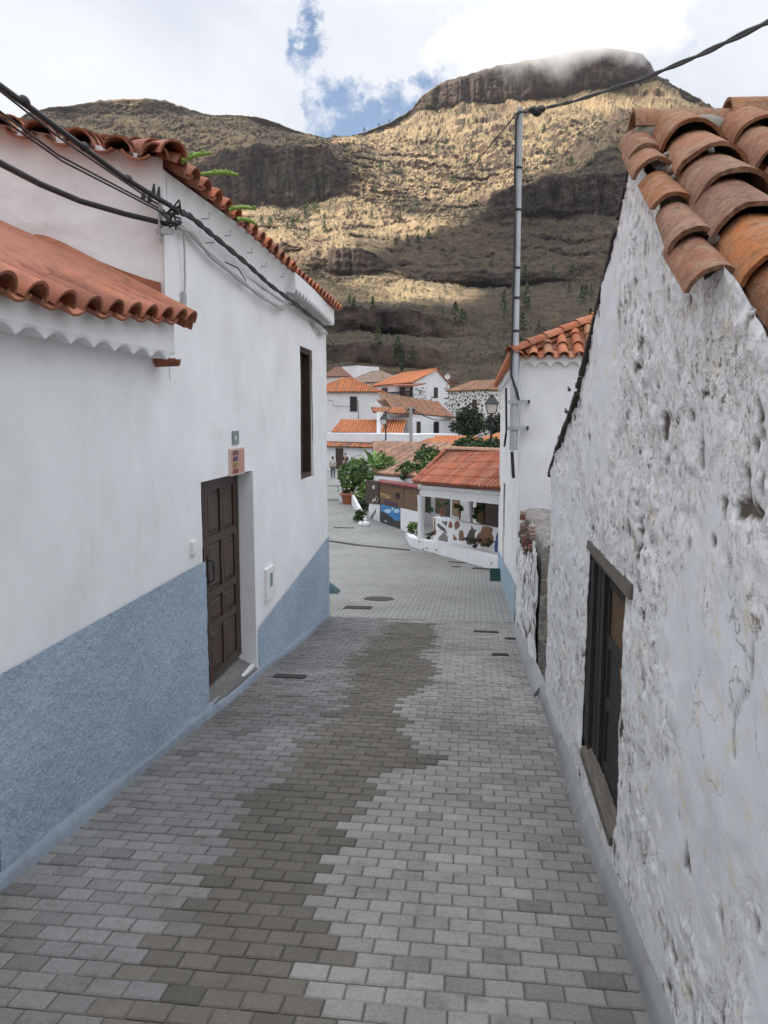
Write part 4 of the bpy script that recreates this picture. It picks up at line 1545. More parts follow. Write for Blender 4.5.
# pole bracketed to that corner
PX, PY = 0.635, 12.08
t = thing('service_pole', (PX, PY, 1.5), 'tall thin galvanised steel pole strapped to the corner of the narrow white house', 'pole')
mb = MB()
ptop = P(520, 108, PY)
pbot = P(513.5, 450, PY)
mb.tube([pbot, pbot.lerp(ptop, 0.3), pbot.lerp(ptop, 0.305), ptop], [0.068, 0.066, 0.05, 0.045], 12)
mb.build('tube', 'galvanised', t)
for (y, w) in ((402, 0.22), (428, 0.2)):
    p = P(515.5, y, PY)
    mb = MB()
    mb.box(p.x - 0.12, p.y - 0.05, p.z - 0.03, p.x + w, p.y - 0.035 - 0.045, p.z + 0.03)
    mb.box(p.x + w - 0.03, p.y - 0.08, p.z - 0.03, p.x + w, ry, p.z + 0.03)
    mb.build('bracket', 'galvanised', t)
for y in (168, 210, 268, 298, 331, 369):
    f_ = (450 - y) / 342
    p = P(513.5 + 6.5 * f_, y, PY)
    mb = MB()
    mb.lathe(p - Vector((0, 0, 0.018)), [(0.051 + 0.01 * (f_ < .3), 0), (0.056 + 0.01 * (f_ < .3), 0), (0.056 + 0.01 * (f_ < .3), 0.036), (0.051, 0.036)], 12)
    mb.build('strap', 'cable_black', t)
cable('pole_cable', [P(516, 118, PY - 0.05), P(515.2, 160, PY - 0.06), P(514.8, 240, PY - 0.06), P(512.5, 330, PY - 0.07), P(511, 375, PY - 0.08), P(517, 392, PY - 0.08), P(519, 400, PY - 0.08)], 0.019, 'cable_black',
      'black cable running down the left side of the steel pole', n=5)
cable('overhead_cable', [P(516, 122, PY - 0.05), P(518, 112, PY - 0.04), P(527, 112, PY - 0.3), P(545, 108, 11.3), P(575, 101, 10.3), P(640, 80, 8.2), P(700, 55, 6.6), P(768, 22, 5.2), P(860, -30, 4.0)], 0.013, 'cable_black',
      'thick twisted black cable sweeping from the steel pole top to the upper right corner', n=8, twist=0.8)
mb = MB()
for (x, y) in ((533, 110), (541, 109), (537, 113)):
    p = P(x, y, 11.6)
    mb.ellipsoid(p, (0.075, 0.06, 0.05), 8, 5)
tag(mb.build('cable_clamp', 'cable_black'), 'black lumpy clamp on the twisted cable right beside the pole top', 'cable clamp')
cable('overhead_wire', [P(517, 113, PY), P(495, 140, 15), P(455, 187, 24), P(425, 222, 34), P(360, 300, 50)], 0.012, 'cable_black',
      'thin wire running down to the left from the steel pole top across the mountain', 'wire', n=6, sag=0.0)
mb = MB()
mb.tube([P(512, 452, 12.12), P(513.5, 478, 12.12)], 0.03, 6)
tag(mb.build('cable_stub', 'cable_black'), 'dark pipe end hanging below the steel pole on the white corner', 'pipe')
cable('wall_cable', [P(506, 388, 12.6), P(506.5, 430, 12.6), P(504.5, 446, 13)], 0.02, 'cable_black', 'black cable hanging down the shaded side of the narrow white house', n=4)

# ------------------------------------------------------------------ covers and drains in the paving
def cover(name, x, y, rx, ry_, round_, label, cat, grate=False, mat='cast_iron', rot=0.0):
    g = G(x, y)
    sl2 = (gz(g.y + 0.2) - gz(g.y - 0.2)) / 0.4
    mb = MB()

    def q(a, b_, h):
        aa = a * math.cos(rot) - b_ * math.sin(rot)
        bb = a * math.sin(rot) + b_ * math.cos(rot)
        return (g.x + aa, g.y + bb, gz(g.y) + bb * sl2 + h)
    if round_:
        mb.face([q(rx * math.cos(k * PI / 16), rx * math.sin(k * PI / 16), 0.010) for k in range(32)])
        mb.grid([[q(rr * math.cos(k * PI / 16), rr * math.sin(k * PI / 16), hh_) for k in range(32)] for rr, hh_ in ((rx * 1.12, 0.004), (rx * 1.12, 0.012), (rx * 1.02, 0.012), (rx * 1.0, 0.006))], close=True, smooth=False)
    else:
        mb.face([q(-rx, -ry_, 0.007), q(rx, -ry_, 0.007), q(rx, ry_, 0.007), q(-rx, ry_, 0.007)])
        w = 0.02
        for (a0, b0_, a1, b1_) in ((-rx, -ry_, rx, -ry_ + w), (-rx, ry_ - w, rx, ry_), (-rx, -ry_ + w, -rx + w, ry_ - w), (rx - w, -ry_ + w, rx, ry_ - w)):
            mb.hexa([q(a0, b0_, 0.0), q(a1, b0_, 0.0), q(a1, b1_, 0), q(a0, b1_, 0), q(a0, b0_, 0.015), q(a1, b0_, 0.015), q(a1, b1_, 0.015), q(a0, b1_, 0.015)])
        nb = max(2, int(2 * rx / 0.045))
        for i in range(nb):
            a0 = -rx + w + (2 * rx - 2 * w) * (i + 0.2) / nb
            a1 = a0 + (2 * rx - 2 * w) / nb * 0.55
            mb.hexa([q(a0, -ry_ + w, 0.005), q(a1, -ry_ + w, 0.005), q(a1, ry_ - w, 0.005), q(a0, ry_ - w, 0.005), q(a0, -ry_ + w, 0.012), q(a1, -ry_ + w, 0.012), q(a1, ry_ - w, 0.012), q(a0, ry_ - w, 0.012)])
    o = mb.build(name, mat)
    return tag(o, label, cat)


cover('manhole_cover', 379, 599, 0.27, 0, True, 'round dark iron manhole cover in the middle of the lane beyond the left house', 'manhole cover')
cover('manhole_cover', 358, 608, 0.25, 0.16, False, 'square dark iron manhole cover just in front of the round one', 'manhole cover')
cover('drain_grate', 290, 677, 0.18, 0.07, False, 'small iron drain grate beside the brown double door step', 'drain grate')
cover('drain_grate', 486, 632, 0.19, 0.055, False, 'widest of the three dark slot grates near the ruined wall', 'drain grate')
cover('drain_grate', 511, 639, 0.09, 0.05, False, 'small dark slot grate touching the foot of the ruined wall', 'drain grate')
cover('drain_grate', 500, 655, 0.11, 0.05, False, 'nearest of the three dark slot grates near the ruined wall', 'drain grate')
cover('drain_grate', 457, 562.5, 0.28, 0.06, False, 'thin dark grate in the paving at the foot of the terrace wall', 'drain grate', rot=-0.5)
cover('drain_grate', 456, 567, 0.14, 0.05, False, 'short dark grate just in front of the longer one at the terrace wall', 'drain grate')
cover('drain_grate', 483, 569, 0.3, 0.13, False, 'rusty iron grate on the paving beside the green crate', 'drain grate', rot=-0.3)
cover('drain_grate', 344, 528, 0.45, 0.12, False, 'dark grate across the street left of the blue poster', 'drain grate')
a, b_ = G(328, 541), G(410, 550.5)
mb = MB()
n_ = 24
rows = []
for i in range(n_ + 1):
    p = a.lerp(b_, i / n_)
    rows.append([(p.x, p.y - 0.16, gz(p.y - 0.16) + 0.012), (p.x, p.y + 0.16, gz(p.y + 0.16) + 0.012)])
mb.grid(rows, smooth=False)
for i in range(0, 2 * n_):
    p = a.lerp(b_, (i + .5) / n_ / 2)
    mb.box(p.x - 0.05, p.y - 0.12, gz(p.y) + 0.005, p.x + 0.05, p.y + 0.12, gz(p.y) + 0.022)
tag(mb.build('channel_drain', 'cast_iron'), 'long dark channel drain crossing the street from the left corner to the terrace', 'drain')
cover('drain_grate', 336, 486, 0.9, 0.2, False, 'dark cross strip in the street near the two walkers', 'drain grate')
cover('drain_grate', 333, 500, 0.9, 0.14, False, 'dark cross strip in the street beside the large clay pot', 'drain grate')
g = G(334, 593)
mb = MB()
mb.hexa([g + Vector((-1.4, -0.18, -0.02)), g + Vector((0.17, -0.18, -0.02)), g + Vector((0.1, 0.5, -0.09)), g + Vector((-1.4, 0.5, -0.09)),
         g + Vector((-1.4, -0.08, 0.42)), g + Vector((-0.12, -0.02, 0.2)), g + Vector((-0.12, 0.2, 0.18)), g + Vector((-1.4, 0.4, 0.42))], (0.6, 0.6, 0.6))
colmat('teal_dark', (0.035, 0.085, 0.10))
tag(mb.build('loading_ramp', 'teal_dark'), 'dark teal sloping ramp poking out behind the corner of the left house', 'ramp')
g = G(496, 580.5)
t = thing('plastic_crate', g, 'small green plastic crate on the paving at the corner of the narrow white house', 'crate')
mb = MB()
w = 0.15
for (x0, y0, x1, y1) in ((-w, -w, w, -w + 0.02), (-w, w - 0.02, w, w), (-w, -w + 0.02, -w + 0.02, w - 0.02), (w - 0.02, -w + 0.02, w, w - 0.02)):
    mb.box(g.x + x0, g.y + y0, g.z + 0.0, g.x + x1, g.y + y1, g.z + 0.28)
mb.box(g.x - w + 0.02, g.y - w + 0.02, g.z + 0.02, g.x + w - 0.02, g.y + w - 0.02, g.z + 0.03)
mb.build('body', 'teal_plastic', t)
mb = MB()
mb.box(g.x - w - 0.012, g.y - w - 0.012, g.z + 0.25, g.x + w + 0.012, g.y - w + 0.0, g.z + 0.285)
mb.box(g.x - w - 0.012, g.y - w, g.z + 0.25, g.x - w, g.y + w, g.z + 0.285)
mb.build('rim', 'teal_plastic', t)

# ------------------------------------------------------------------ foliage and plants
GREENS = [(0.07, 0.135, 0.035), (0.10, 0.18, 0.04), (0.045, 0.095, 0.025), (0.14, 0.22, 0.055)]


def clump(mb, cen, rad, n, leaf, rnd, pal=GREENS, fill=0.35, flat=0.0):
    cen = Vector(cen)
    # sub-clumps give the uneven outline
    subs = []
    for i in range(max(5, int(n / 60))):
        d = Vector((rnd.gauss(0, 1), rnd.gauss(0, 1), rnd.gauss(0, 1))).normalized()
        q = rnd.uniform(fill, 0.85)
        subs.append((cen + Vector((d.x * rad[0] * q, d.y * rad[1] * q, d.z * rad[2] * q)), rnd.uniform(0.28, 0.48), rnd.choice(pal)))
    for i in range(n):
        c, s_, pc = rnd.choice(subs)
        d = Vector((rnd.gauss(0, 1), rnd.gauss(0, 1), rnd.gauss(0, 1))).normalized()
        q = rnd.uniform(0.3, 1.0) * s_
        p = c + Vector((d.x * rad[0] * q, d.y * rad[1] * q, d.z * rad[2] * q))
        a = Vector((rnd.gauss(0, 1), rnd.gauss(0, 1), rnd.gauss(0, 0.6))).normalized()
        b_ = a.cross(Vector((rnd.gauss(0, 1), rnd.gauss(0, 1), rnd.gauss(0, 1)))).normalized()
        l = leaf * rnd.uniform(0.6, 1.3)
        f = rnd.uniform(0.7, 1.35)
        cc_ = tuple(q_ * f for q_ in pc)
        mb.face([p - a * l, p + b_ * l * 0.45, p + a * l, p - b_ * l * 0.45], cc_)


def bush(name, cen, rad, n, leaf, label, seed=1, pal=GREENS, cat='bush', group=None, stems=True):
    cen = Vector(cen)
    base = Vector((cen.x, cen.y, cen.z - rad[2]))
    t = thing(name, base, label, cat, group)
    r_ = random.Random(seed)
    mb = MB()
    clump(mb, cen, rad, n, leaf, r_, pal)
    mb.build('foliage', 'leaf', t)
    if stems:
        mb = MB()
        p0 = base
        cen_z = cen.z - rad[2] * 0.2
        mb.tube([p0, p0.lerp(cen, 0.5), Vector((cen.x, cen.y, cen_z))], [rad[0] * 0.07, rad[0] * 0.055, rad[0] * 0.03], 6, (0.09, 0.07, 0.05))
        for k in range(4):
            d = Vector((r_.uniform(-1, 1) * rad[0], r_.uniform(-1, 1) * rad[1], rad[2] * r_.uniform(0.1, 0.7))) * 0.7
            mb.tube([p0.lerp(cen, 0.4), cen + d], [rad[0] * 0.04, rad[0] * 0.012], 5, (0.09, 0.07, 0.05))
        mb.build('trunk', 'attr_rough', t)
    return t


def pot(mb, base, r, h, c=(1, 1, 1)):
    mb.lathe(base, [(r * 0.62, 0), (r * 0.95, h * 0.8), (r * 1.08, h * 0.82), (r * 1.08, h), (r * 0.92, h), (r * 0.85, h * 0.85), (0.001, h * 0.84)], 14, c)


def potted(name, base, r, h, frad, n, leaf, label, seed, pal=GREENS, matp='terracotta'):
    base = Vector(base)
    t = thing(name, base, label, 'potted plant')
    mb = MB()
    pot(mb, base, r, h)
    mb.build('pot', matp, t)
    mb = MB()
    r_ = random.Random(seed)
    clump(mb, base + Vector((0, 0, h + frad[2] * 0.8)), frad, n, leaf, r_, pal)
    mb.tube([base + Vector((0, 0, h * 0.8)), base + Vector((0, 0, h + frad[2]))], [0.02, 0.01], 5, (0.08, 0.1, 0.04))
    mb.build('foliage', 'leaf', t)
    return t


# ------------------------------------------------------------------ tiled terrace building
TA, TB = Vector((-2.27, 27.24, 0)), Vector((0.73, 20.55, 0))
tu = (TB - TA).normalized()
tn = Vector((-tu.y, tu.x, 0))       # away from the street
TL = (TB - TA).length


def Tp(x, y, back=0.0):
    return at_plane(x, y, TA + tn * back, tn)


def Ts(s, back, z):
    q = TA + tu * s + tn * back
    return Vector((q.x, q.y, z))


T = thing('terrace_building', (-0.8, 24, -2.6), 'small white porch building with red pantile roof and stone pictures on its wall', 'building')
# low front wall with its slanted left end
tl = Tp(418, 541, 0).z
tr = Tp(499, 556.5, 0).z
mb = MB()


def tprism(mb, s0, s1, b0, b1, z00, z01, z10, z11, c=(1, 1, 1)):
    """block along the terrace: s range, back range, bottom z at s0/s1, top z at s0/s1"""
    mb.hexa([Ts(s0, b0, z00), Ts(s1, b0, z01), Ts(s1, b1, z01), Ts(s0, b1, z00), Ts(s0, b0, z10), Ts(s1, b0, z11), Ts(s1, b1, z11), Ts(s0, b1, z10)], c)


tprism(mb, 0.0, TL + 0.6, 0, 0.28, -3.2, -2.7, tl, tr)
sE = Vector((-2.62, 29.3, 0))
zE = P(409, 533, 29.3).z
mb.hexa([Ts(0.002, 0.0, -3.2), Ts(0.002, 0.28, -3.2), (sE.x + 0.25, sE.y, -3.2), (sE.x, sE.y, -3.2), Ts(0.002, 0.0, tl - 0.002), Ts(0.002, 0.28, tl - 0.002), (sE.x + 0.25, sE.y, zE), (sE.x, sE.y, zE)])
mb.build('low_wall', 'white_far', T)
# picture wall behind
bk = 1.0
zl_ = Tp(425, 514.6, bk).z
zr_ = Tp(499.7, 523.5, bk).z
sl0 = (Tp(425, 514, bk) - TA).dot(tu)
mb = MB()
tprism(mb, -0.2, TL + 0.6, bk, bk + 0.2, -3.2, -2.7, zl_ + 0.03, zr_)
tprism(mb, -0.0, TL + 0.6, 0.28, bk, -3.2, -2.7, tl - 0.12, tr - 0.12)
mb.build('picture_wall', 'white_far', T)
# column and pier
def col_at(x0, x1, yb, yt, back, name):
    p0 = Tp(x0, yb, back)
    p1 = Tp(x1, yb, back)
    c = (p0 + p1) / 2
    r = (p1 - p0).length * 0.5 * abs((p1 - p0).normalized().dot(RT))
    zt = Tp((x0 + x1) / 2, yt, back).z
    mb = MB()
    mb.lathe((c.x, c.y, c.z - 0.15), [(r * 1.02, 0), (r * 1.0, 0.3), (r * 0.97, (zt - c.z) * 0.9), (r * 1.15, zt - c.z + 0.08), (r * 1.2, zt - c.z + 0.15)], 20)
    mb.build(name, 'white_far', T)


col_at(417, 424.7, 541, 495, 0.14, 'column')
col_at(467.3, 473.6, 521, 499, bk + 0.1, 'column')
# beam
bt_l, bt_r = Tp(415, 484, -0.02).z, Tp(500, 491, -0.02).z
bb_l, bb_r = Tp(415, 494, 0).z, Tp(500, 503.5, 0).z
mb = MB()
tprism(mb, 1.2, TL + 0.6, -0.02, 0.3, bb_l, bb_r, bt_l, bt_r)
tprism(mb, 1.2, 1.4, 0.3, 2.9, bb_l, bb_l, bt_l, bt_l)
mb.face([Ts(1.2, -0.02, bt_l), Ts(1.2, 2.9, bt_l), Ts(1.2, 1.0, Tp(447.5, 449.5, 1.0).z - 0.05)])
mb.build('beam', 'white_far', T)
mb = MB()
A_, B_ = Ts(1.15, -0.02, 0), Ts(TL + 0.6, -0.02, 0)
cornice(mb, (A_.x, A_.y, 0), (B_.x, B_.y, 0), -tn, 0.1, bt_l + 0.02, bt_r + 0.02, bt_l - 0.14, bt_r - 0.14, 0.24, 0.07)
mb.build('cornice', 'white_far', T)
# dark back room
mb = MB()
mb.hexa([Ts(-0.1, 2.9, -3.2), Ts(TL + 0.6, 2.9, -3.0), Ts(TL + 0.6, 3.0, -3.0), Ts(-0.1, 3.0, -3.2), Ts(-0.1, 2.9, bt_l), Ts(TL + 0.6, 2.9, bt_r), Ts(TL + 0.6, 3.0, bt_r), Ts(-0.1, 3.0, bt_l)])
mb.build('back_wall', 'frame_wood', T)
mb = MB()
for (x0, y0, x1, y1, c) in ((435, 496, 446, 513, (0.10, 0.06, 0.04)), (452, 500, 459, 515, (0.22, 0.15, 0.09)), (476, 503, 484, 522, (0.15, 0.08, 0.04)), (446, 498, 449, 516, (0.05, 0.04, 0.035)), (425, 497, 430, 512, (0.07, 0.08, 0.05))):
    mb = MB()
    a, b_ = Tp(x0, y1, 1.9), Tp(x1, y0, 1.9)
    mb.hexa([a, Vector((b_.x, b_.y, a.z)), Vector((b_.x, b_.y, a.z)) + tn * 0.05, a + tn * 0.05, Vector((a.x, a.y, b_.z)), b_, b_ + tn * 0.05, Vector((a.x, a.y, b_.z)) + tn * 0.05], c)
    mb.build('wood_screen', 'attr_rough', T)
# roof
e0, e1 = Tp(413, 482.5, -0.3), Tp(500, 489.5, -0.3)
e1 = e0 + (e1 - e0) * 1.12
r0_ = Tp(447.5, 449.5, 1.0)
r1_ = Tp(502, 452, 1.0)
r1_ = r0_ + (r1_ - r0_) * 1.12
mb = MB()
PAL_T = [(0.40, 0.125, 0.065), (0.46, 0.15, 0.075), (0.36, 0.11, 0.06), (0.43, 0.17, 0.10)]
mid0 = Tp(430, 468, 0.75)
roof_plane(mb, [e0, e1, r1_, r0_], (e1 - e0), 0.27, 0.36, PAL_T, 8, 0.0, False, 0.098, 0.0)
bb0 = r0_ + tn * 2.3 + Vector((0, 0, -1.2))
mb.face([r0_, r1_, Ts(TL + 0.8, 3.05, e1.z), Ts(1.14, 3.05, e0.z)], PAL_T[0])
ridge(mb, e0 + tu * 0.06, r0_ + tu * 0.06, 0.085, 0.36, PAL_T, 8, 0.012, 0.05)
ridge(mb, r0_, r1_, 0.10, 0.36, [(0.45, 0.24, 0.16)], 8, 0.012, 0.03)
mb.build('roof', 'clay', T)
# rubble pictures on the wall (flat reliefs of stone chips)
def relief(name, pts, mat_c, back=bk - 0.02, parent=T, th=0.03):
    mb = MB()
    q = [Tp(x, y, back) for x, y in pts]
    mb.face(q, mat_c)
    q2 = [p + tn * th for p in q]
    for i in range(len(q)):
        k = (i + 1) % len(q)
        mb.face([q[i], q2[i], q2[k], q[k]], mat_c)
    return mb.build(name, 'attr_rough', parent)


BR1, BR2, GR1 = (0.24, 0.12, 0.07), (0.28, 0.11, 0.07), (0.22, 0.21, 0.19)
relief('lizard_relief', [(436.5, 524), (438, 523.5), (441, 526), (444.5, 528.5), (447, 534), (444.5, 531.5), (442, 530.5), (438.5, 527.5)], (0.1, 0.09, 0.08))
relief('guitar_relief', [(434, 518), (434.8, 517.8), (435, 529), (436.2, 531.5), (435.4, 535), (433, 535), (432.3, 532), (433.6, 529)], BR1)
relief('bird_relief', [(441.5, 521), (444, 521.8), (446.5, 521.3), (446.4, 524.5), (445.2, 526), (444, 523.5), (442.5, 523)], (0.14, 0.13, 0.12))
relief('jar_relief', [(449, 523), (450.5, 521), (451.4, 524), (452.5, 526.6), (450, 528), (448, 527)], BR2)
relief('jar_relief', [(454.5, 523), (456.5, 521), (458.5, 522), (459.4, 526), (457.5, 528.5), (455.2, 530), (454.4, 527)], BR1)
relief('jug_relief', [(453.5, 534), (454.5, 536), (457, 539.5), (454.5, 540.5), (453, 539)], BR2)
relief('tower_relief', [(459, 532), (460.5, 530), (462, 530.5), (463, 533), (463.4, 541), (458.6, 540.3)], BR1)
relief('tower_relief', [(442, 534), (444, 532), (445.4, 534.5), (447.3, 537), (447.3, 543), (437.5, 541), (439, 537)], GR1)
relief('house_relief', [(466, 538), (469, 531), (471, 529), (471.2, 526), (473.5, 530), (476, 529.5), (474, 534), (474.5, 540), (470.5, 545), (466.5, 544)], (0.09, 0.08, 0.07))
relief('map_relief', [(482, 526.5), (486, 526.5), (492, 528), (492.3, 531), (491, 533), (493, 538), (491.5, 545), (486, 546.5), (478, 543), (475.5, 539), (478, 534), (481, 531)], BR1)
for k, (x, y) in enumerate(((423, 549), (426.5, 548), (427, 552), (433, 553), (436, 550), (491, 563), (419, 541.5))):
    relief('stone_chip', [(x - .6, y - .5), (x + .6, y - .4), (x + .5, y + .6), (x - .5, y + .7)], (0.12, 0.1, 0.08), -0.02, T, 0.02)
# pots on the picture wall
for (x, yb, yt, w, lab, sd, pal) in ((441.5, 517, 508, 3.1, 'potted plant with grey green leaves on the terrace wall, nearest the round column', 5, GREENS[:2]),
                                     (459.5, 519.5, 511, 3.1, 'potted yellow green plant on the terrace wall, left of the second column', 6, [(0.16, 0.2, 0.04), (0.12, 0.18, 0.03)])):
    b_ = Tp(x, yb, bk + 0.1)
    h = Tp(x, yt, bk + 0.1).z - b_.z
    k = 21.0 / 740 * 0.5
    potted('potted_plant', b_, w * k * 2 * 0.55, h, (0.26, 0.26, 0.2), 220, 0.06, lab, sd, pal)
b_ = Tp(478, 521, bk + 0.1)
bush('hanging_shrub', b_ + Vector((0, 0, 0.30)), (0.32, 0.3, 0.28), 260, 0.07, 'dark bushy plant spilling over the terrace wall right of the second column', 9, [GREENS[2], GREENS[0]], 'bush', None, False)
b_ = Tp(431, 514, bk + 0.5)
bush('fern', b_ + Vector((0, 0, 0.2)), (0.12, 0.12, 0.2), 60, 0.06, 'bright green fern behind the terrace wall beside the round column', 10, [(0.03, 0.14, 0.06)], 'plant', None, False)
for (x, y, r_, lab, sd) in ((431, 539, 0.22, 'dry brown spiky plant on the terrace floor beside the round column', 11), (478, 546, 0.24, 'low dark plant in front of the brown rubble picture, left half of the bed', 12), (487, 548, 0.24, 'low green plant in front of the brown rubble picture, right half of the bed', 13),
                            (470, 543, 0.2, 'dark prickly plant in front of the black rubble picture on the terrace', 14)):
    b_ = Tp(x, y, 0.6)
    bush('bed_plant', b_ + Vector((0, 0, r_ * 0.5)), (r_ * 1.3, r_ * 1.3, r_ * 0.7), 130, 0.06, lab, sd, [(0.06, 0.07, 0.03), (0.10, 0.08, 0.05), (0.04, 0.07, 0.025)], 'plant', None, False)
b_ = P(413, 536, 28.9)
bush('corner_shrub', b_ + Vector((0, 0, 0.25)), (0.28, 0.28, 0.45), 300, 0.08, 'green shrub squeezed between the white corner wall and the round column', 15, GREENS[:2], 'bush')
g = Tp(497.5, 540, 0.45)
t = thing('garden_gnome', g, 'small dark blue figure standing at the right end of the terrace', 'figurine')
mb = MB()
colmat('gnome_blue', (0.03, 0.06, 0.2))
mb.lathe(g + Vector((0, 0, -0.35)), [(0.07, 0), (0.09, 0.15), (0.07, 0.33), (0.03, 0.36), (0.05, 0.41), (0.045, 0.46), (0.0, 0.6)], 10)
mb.build('body', 'gnome_blue', t)

# ------------------------------------------------------------------ fence with boards and the blue poster
FA, FB = Vector((-2.0, 29.6, 0)), Vector((-4.78, 35.16, 0))
fu = (FB - FA).normalized()
fnn = Vector((fu.y, -fu.x, 0))
if fnn.dot(Vector((1, 1, 0))) < 0:
    fnn = -fnn


def Fp(x, y, back=0.0):
    return at_plane(x, y, FA + fnn * back, fnn)


def fquad(mb, pts, b0, th, c=(1, 1, 1)):
    q = [Fp(x, y, b0) for x, y in pts]
    q2 = [p + fnn * th for p in q]
    n = len(q)
    mb.face(q, c)
    mb.face(q2[::-1], c)
    for i in range(n):
        k = (i + 1) % n
        mb.face([q[i], q2[i], q2[k], q[k]], c)


F = thing('boarded_fence', Fp(400, 535), 'white garden wall topped with brown wooden boards left of the terrace', 'fence')
mb = MB()
fquad(mb, [(400.5, 508), (418, 512), (418, 542), (400.5, 537)], 0.0, 0.2)
fquad(mb, [(369, 503.5), (379.6, 504.5), (379.6, 530), (369, 527)], 0.02, 0.25)
fquad(mb, [(379.6, 504), (400.5, 508), (400.5, 537), (379.6, 530)], 0.06, 0.2)
mb.build('wall', 'white_far', F)
for (x0, x1, y0, y1, z0, z1) in ((379.4, 388, 484.5, 485.8, 504, 505.5), (388, 403.3, 485.8, 488, 505.5, 508.8), (403.8, 418, 488.1, 490.2, 508.9, 512)):
    mb = MB()
    fquad(mb, [(x0, y0), (x1, y1), (x1, z1), (x0, z0)], 0.03, 0.05)
    mb.build('board', 'board_brown', F)
mb = MB()
fquad(mb, [(378.5, 483.2), (418, 489.2), (418, 490.4), (378.5, 484.6)], 0.0, 0.12)
mb.build('top_rail', 'old_dark_wood', F)
mb = MB()
fquad(mb, [(365.5, 480.5), (378.8, 481.5), (378.8, 504), (365.5, 503)], -0.02, 0.3)
mb.build('end_post', 'frame_wood', F)
mb = MB()
fquad(mb, [(376, 503), (379.2, 497), (377.8, 500.5), (376.2, 502.8), (375.5, 503)], -0.04, 0.02, (0.6, 0.55, 0.45))
fquad(mb, [(372.0, 502), (373, 499), (375, 498.5), (376.5, 496), (375.6, 499.2), (375.6, 501), (374, 500.5), (373, 502.2)], -0.04, 0.02, (0.6, 0.55, 0.45))
mb.build('bird_carving', 'attr_rough', F)
mb = MB()
fquad(mb, [(372.4, 486), (373.8, 485), (374.6, 487), (374.2, 489), (372.8, 489), (372.1, 487.6)], -0.04, 0.02, (0.6, 0.58, 0.5))
mb.build('round_plaque', 'attr_rough', F)
mb = MB()
fquad(mb, [(370, 520), (371.5, 515), (374, 511.5), (375.8, 508.8), (375, 512.5), (373, 515.5), (371.2, 519.3)], -0.01, 0.02, (0.2, 0.2, 0.2))
mb.build('feather_painting', 'attr_rough', F)
mb = MB()
fquad(mb, [(394.6, 494), (395.6, 492.6), (396.4, 494.6), (397.6, 492.8), (398.6, 495), (398, 497.5), (396.4, 498.8), (395, 497.6)], -0.02, 0.03, (0.02, 0.02, 0.02))
mb.build('iron_ornament', 'attr_rough', F)
mb = MB()
q0, q1 = Fp(378.5, 483.0, 0.0), Fp(418, 488.8, 0.0)
q2, q3 = Fp(418, 486, 0.9), Fp(380, 480.0, 0.9)
roof_plane(mb, [q0, q1, q2, q3], q1 - q0, 0.24, 0.3, [(0.2, 0.05, 0.05), (0.24, 0.07, 0.06)], 4, 0, False, 0.085, 0.0)
mb.build('tile_coping', 'clay', F)
colmat('letter_gold', (0.62, 0.47, 0.2))
colmat('letter_purple', (0.07, 0.035, 0.16))
pz = Fp(380, 496.5, 0.0)
pe = Fp(392, 499.5, 0.0)
dv = (pe - pz)
dirt = dv.normalized()
upv = Vector((0, 0, 1))
upv = (upv - dirt * upv.dot(dirt)).normalized()
tsz = 0.27
text_mesh('TITESA', 'gold_lettering', 0.26, pz - fnn * 0.015, dirt, upv, 'letter_gold', F, 0.006, 'LEFT', dv.length / 0.9)
pz2 = Fp(383.5, 502.4, 0.0)
text_mesh('artesania', 'purple_lettering', 0.26, pz2 - fnn * 0.015, dirt, upv, 'letter_purple', F, 0.006, 'LEFT', dv.length * 1.3 / 1.1)
t = thing('poster', Fp(390, 520), 'blue and black printed poster on the garden wall under the brown boards', 'poster')
mb = MB()
fquad(mb, [(379.8, 503.6), (400.6, 508.4), (400.6, 536.2), (379.8, 529)], 0.0, 0.05)
mb.build('sheet', 'poster_dark', t)
mb = MB()
fquad(mb, [(380.6, 504.2), (400.2, 508.8), (400.2, 519), (398, 521.3), (395.5, 520.5), (386, 513), (380.8, 511)], -0.006, 0.004)
mb.build('sea_print', 'poster_blue', t)
mb = MB()
colmat('print_pale', (0.45, 0.62, 0.78))
fquad(mb, [(384, 510.8), (386, 509), (390, 509.4), (391.2, 511), (390.4, 512.5), (387.8, 513.3), (385.4, 512.5)], -0.012, 0.004)
fquad(mb, [(393.5, 511.4), (395, 509), (398.5, 509.4), (399.2, 511.5), (397.5, 513), (394.8, 512.8)], -0.012, 0.004)
fquad(mb, [(391.2, 508.8), (392.6, 507.1), (393.8, 509), (393, 510.3), (391.7, 510.2)], -0.012, 0.004)
mb.build('pale_print', 'print_pale', t)
text_mesh('arte', 'lettering', 0.2, Fp(384.5, 521.8, -0.012), dirt, upv, 'print_pale', t, 0.003)
text_mesh('canario', 'lettering', 0.17, Fp(386, 526, -0.012), dirt, upv, 'plate_grey', t, 0.003)

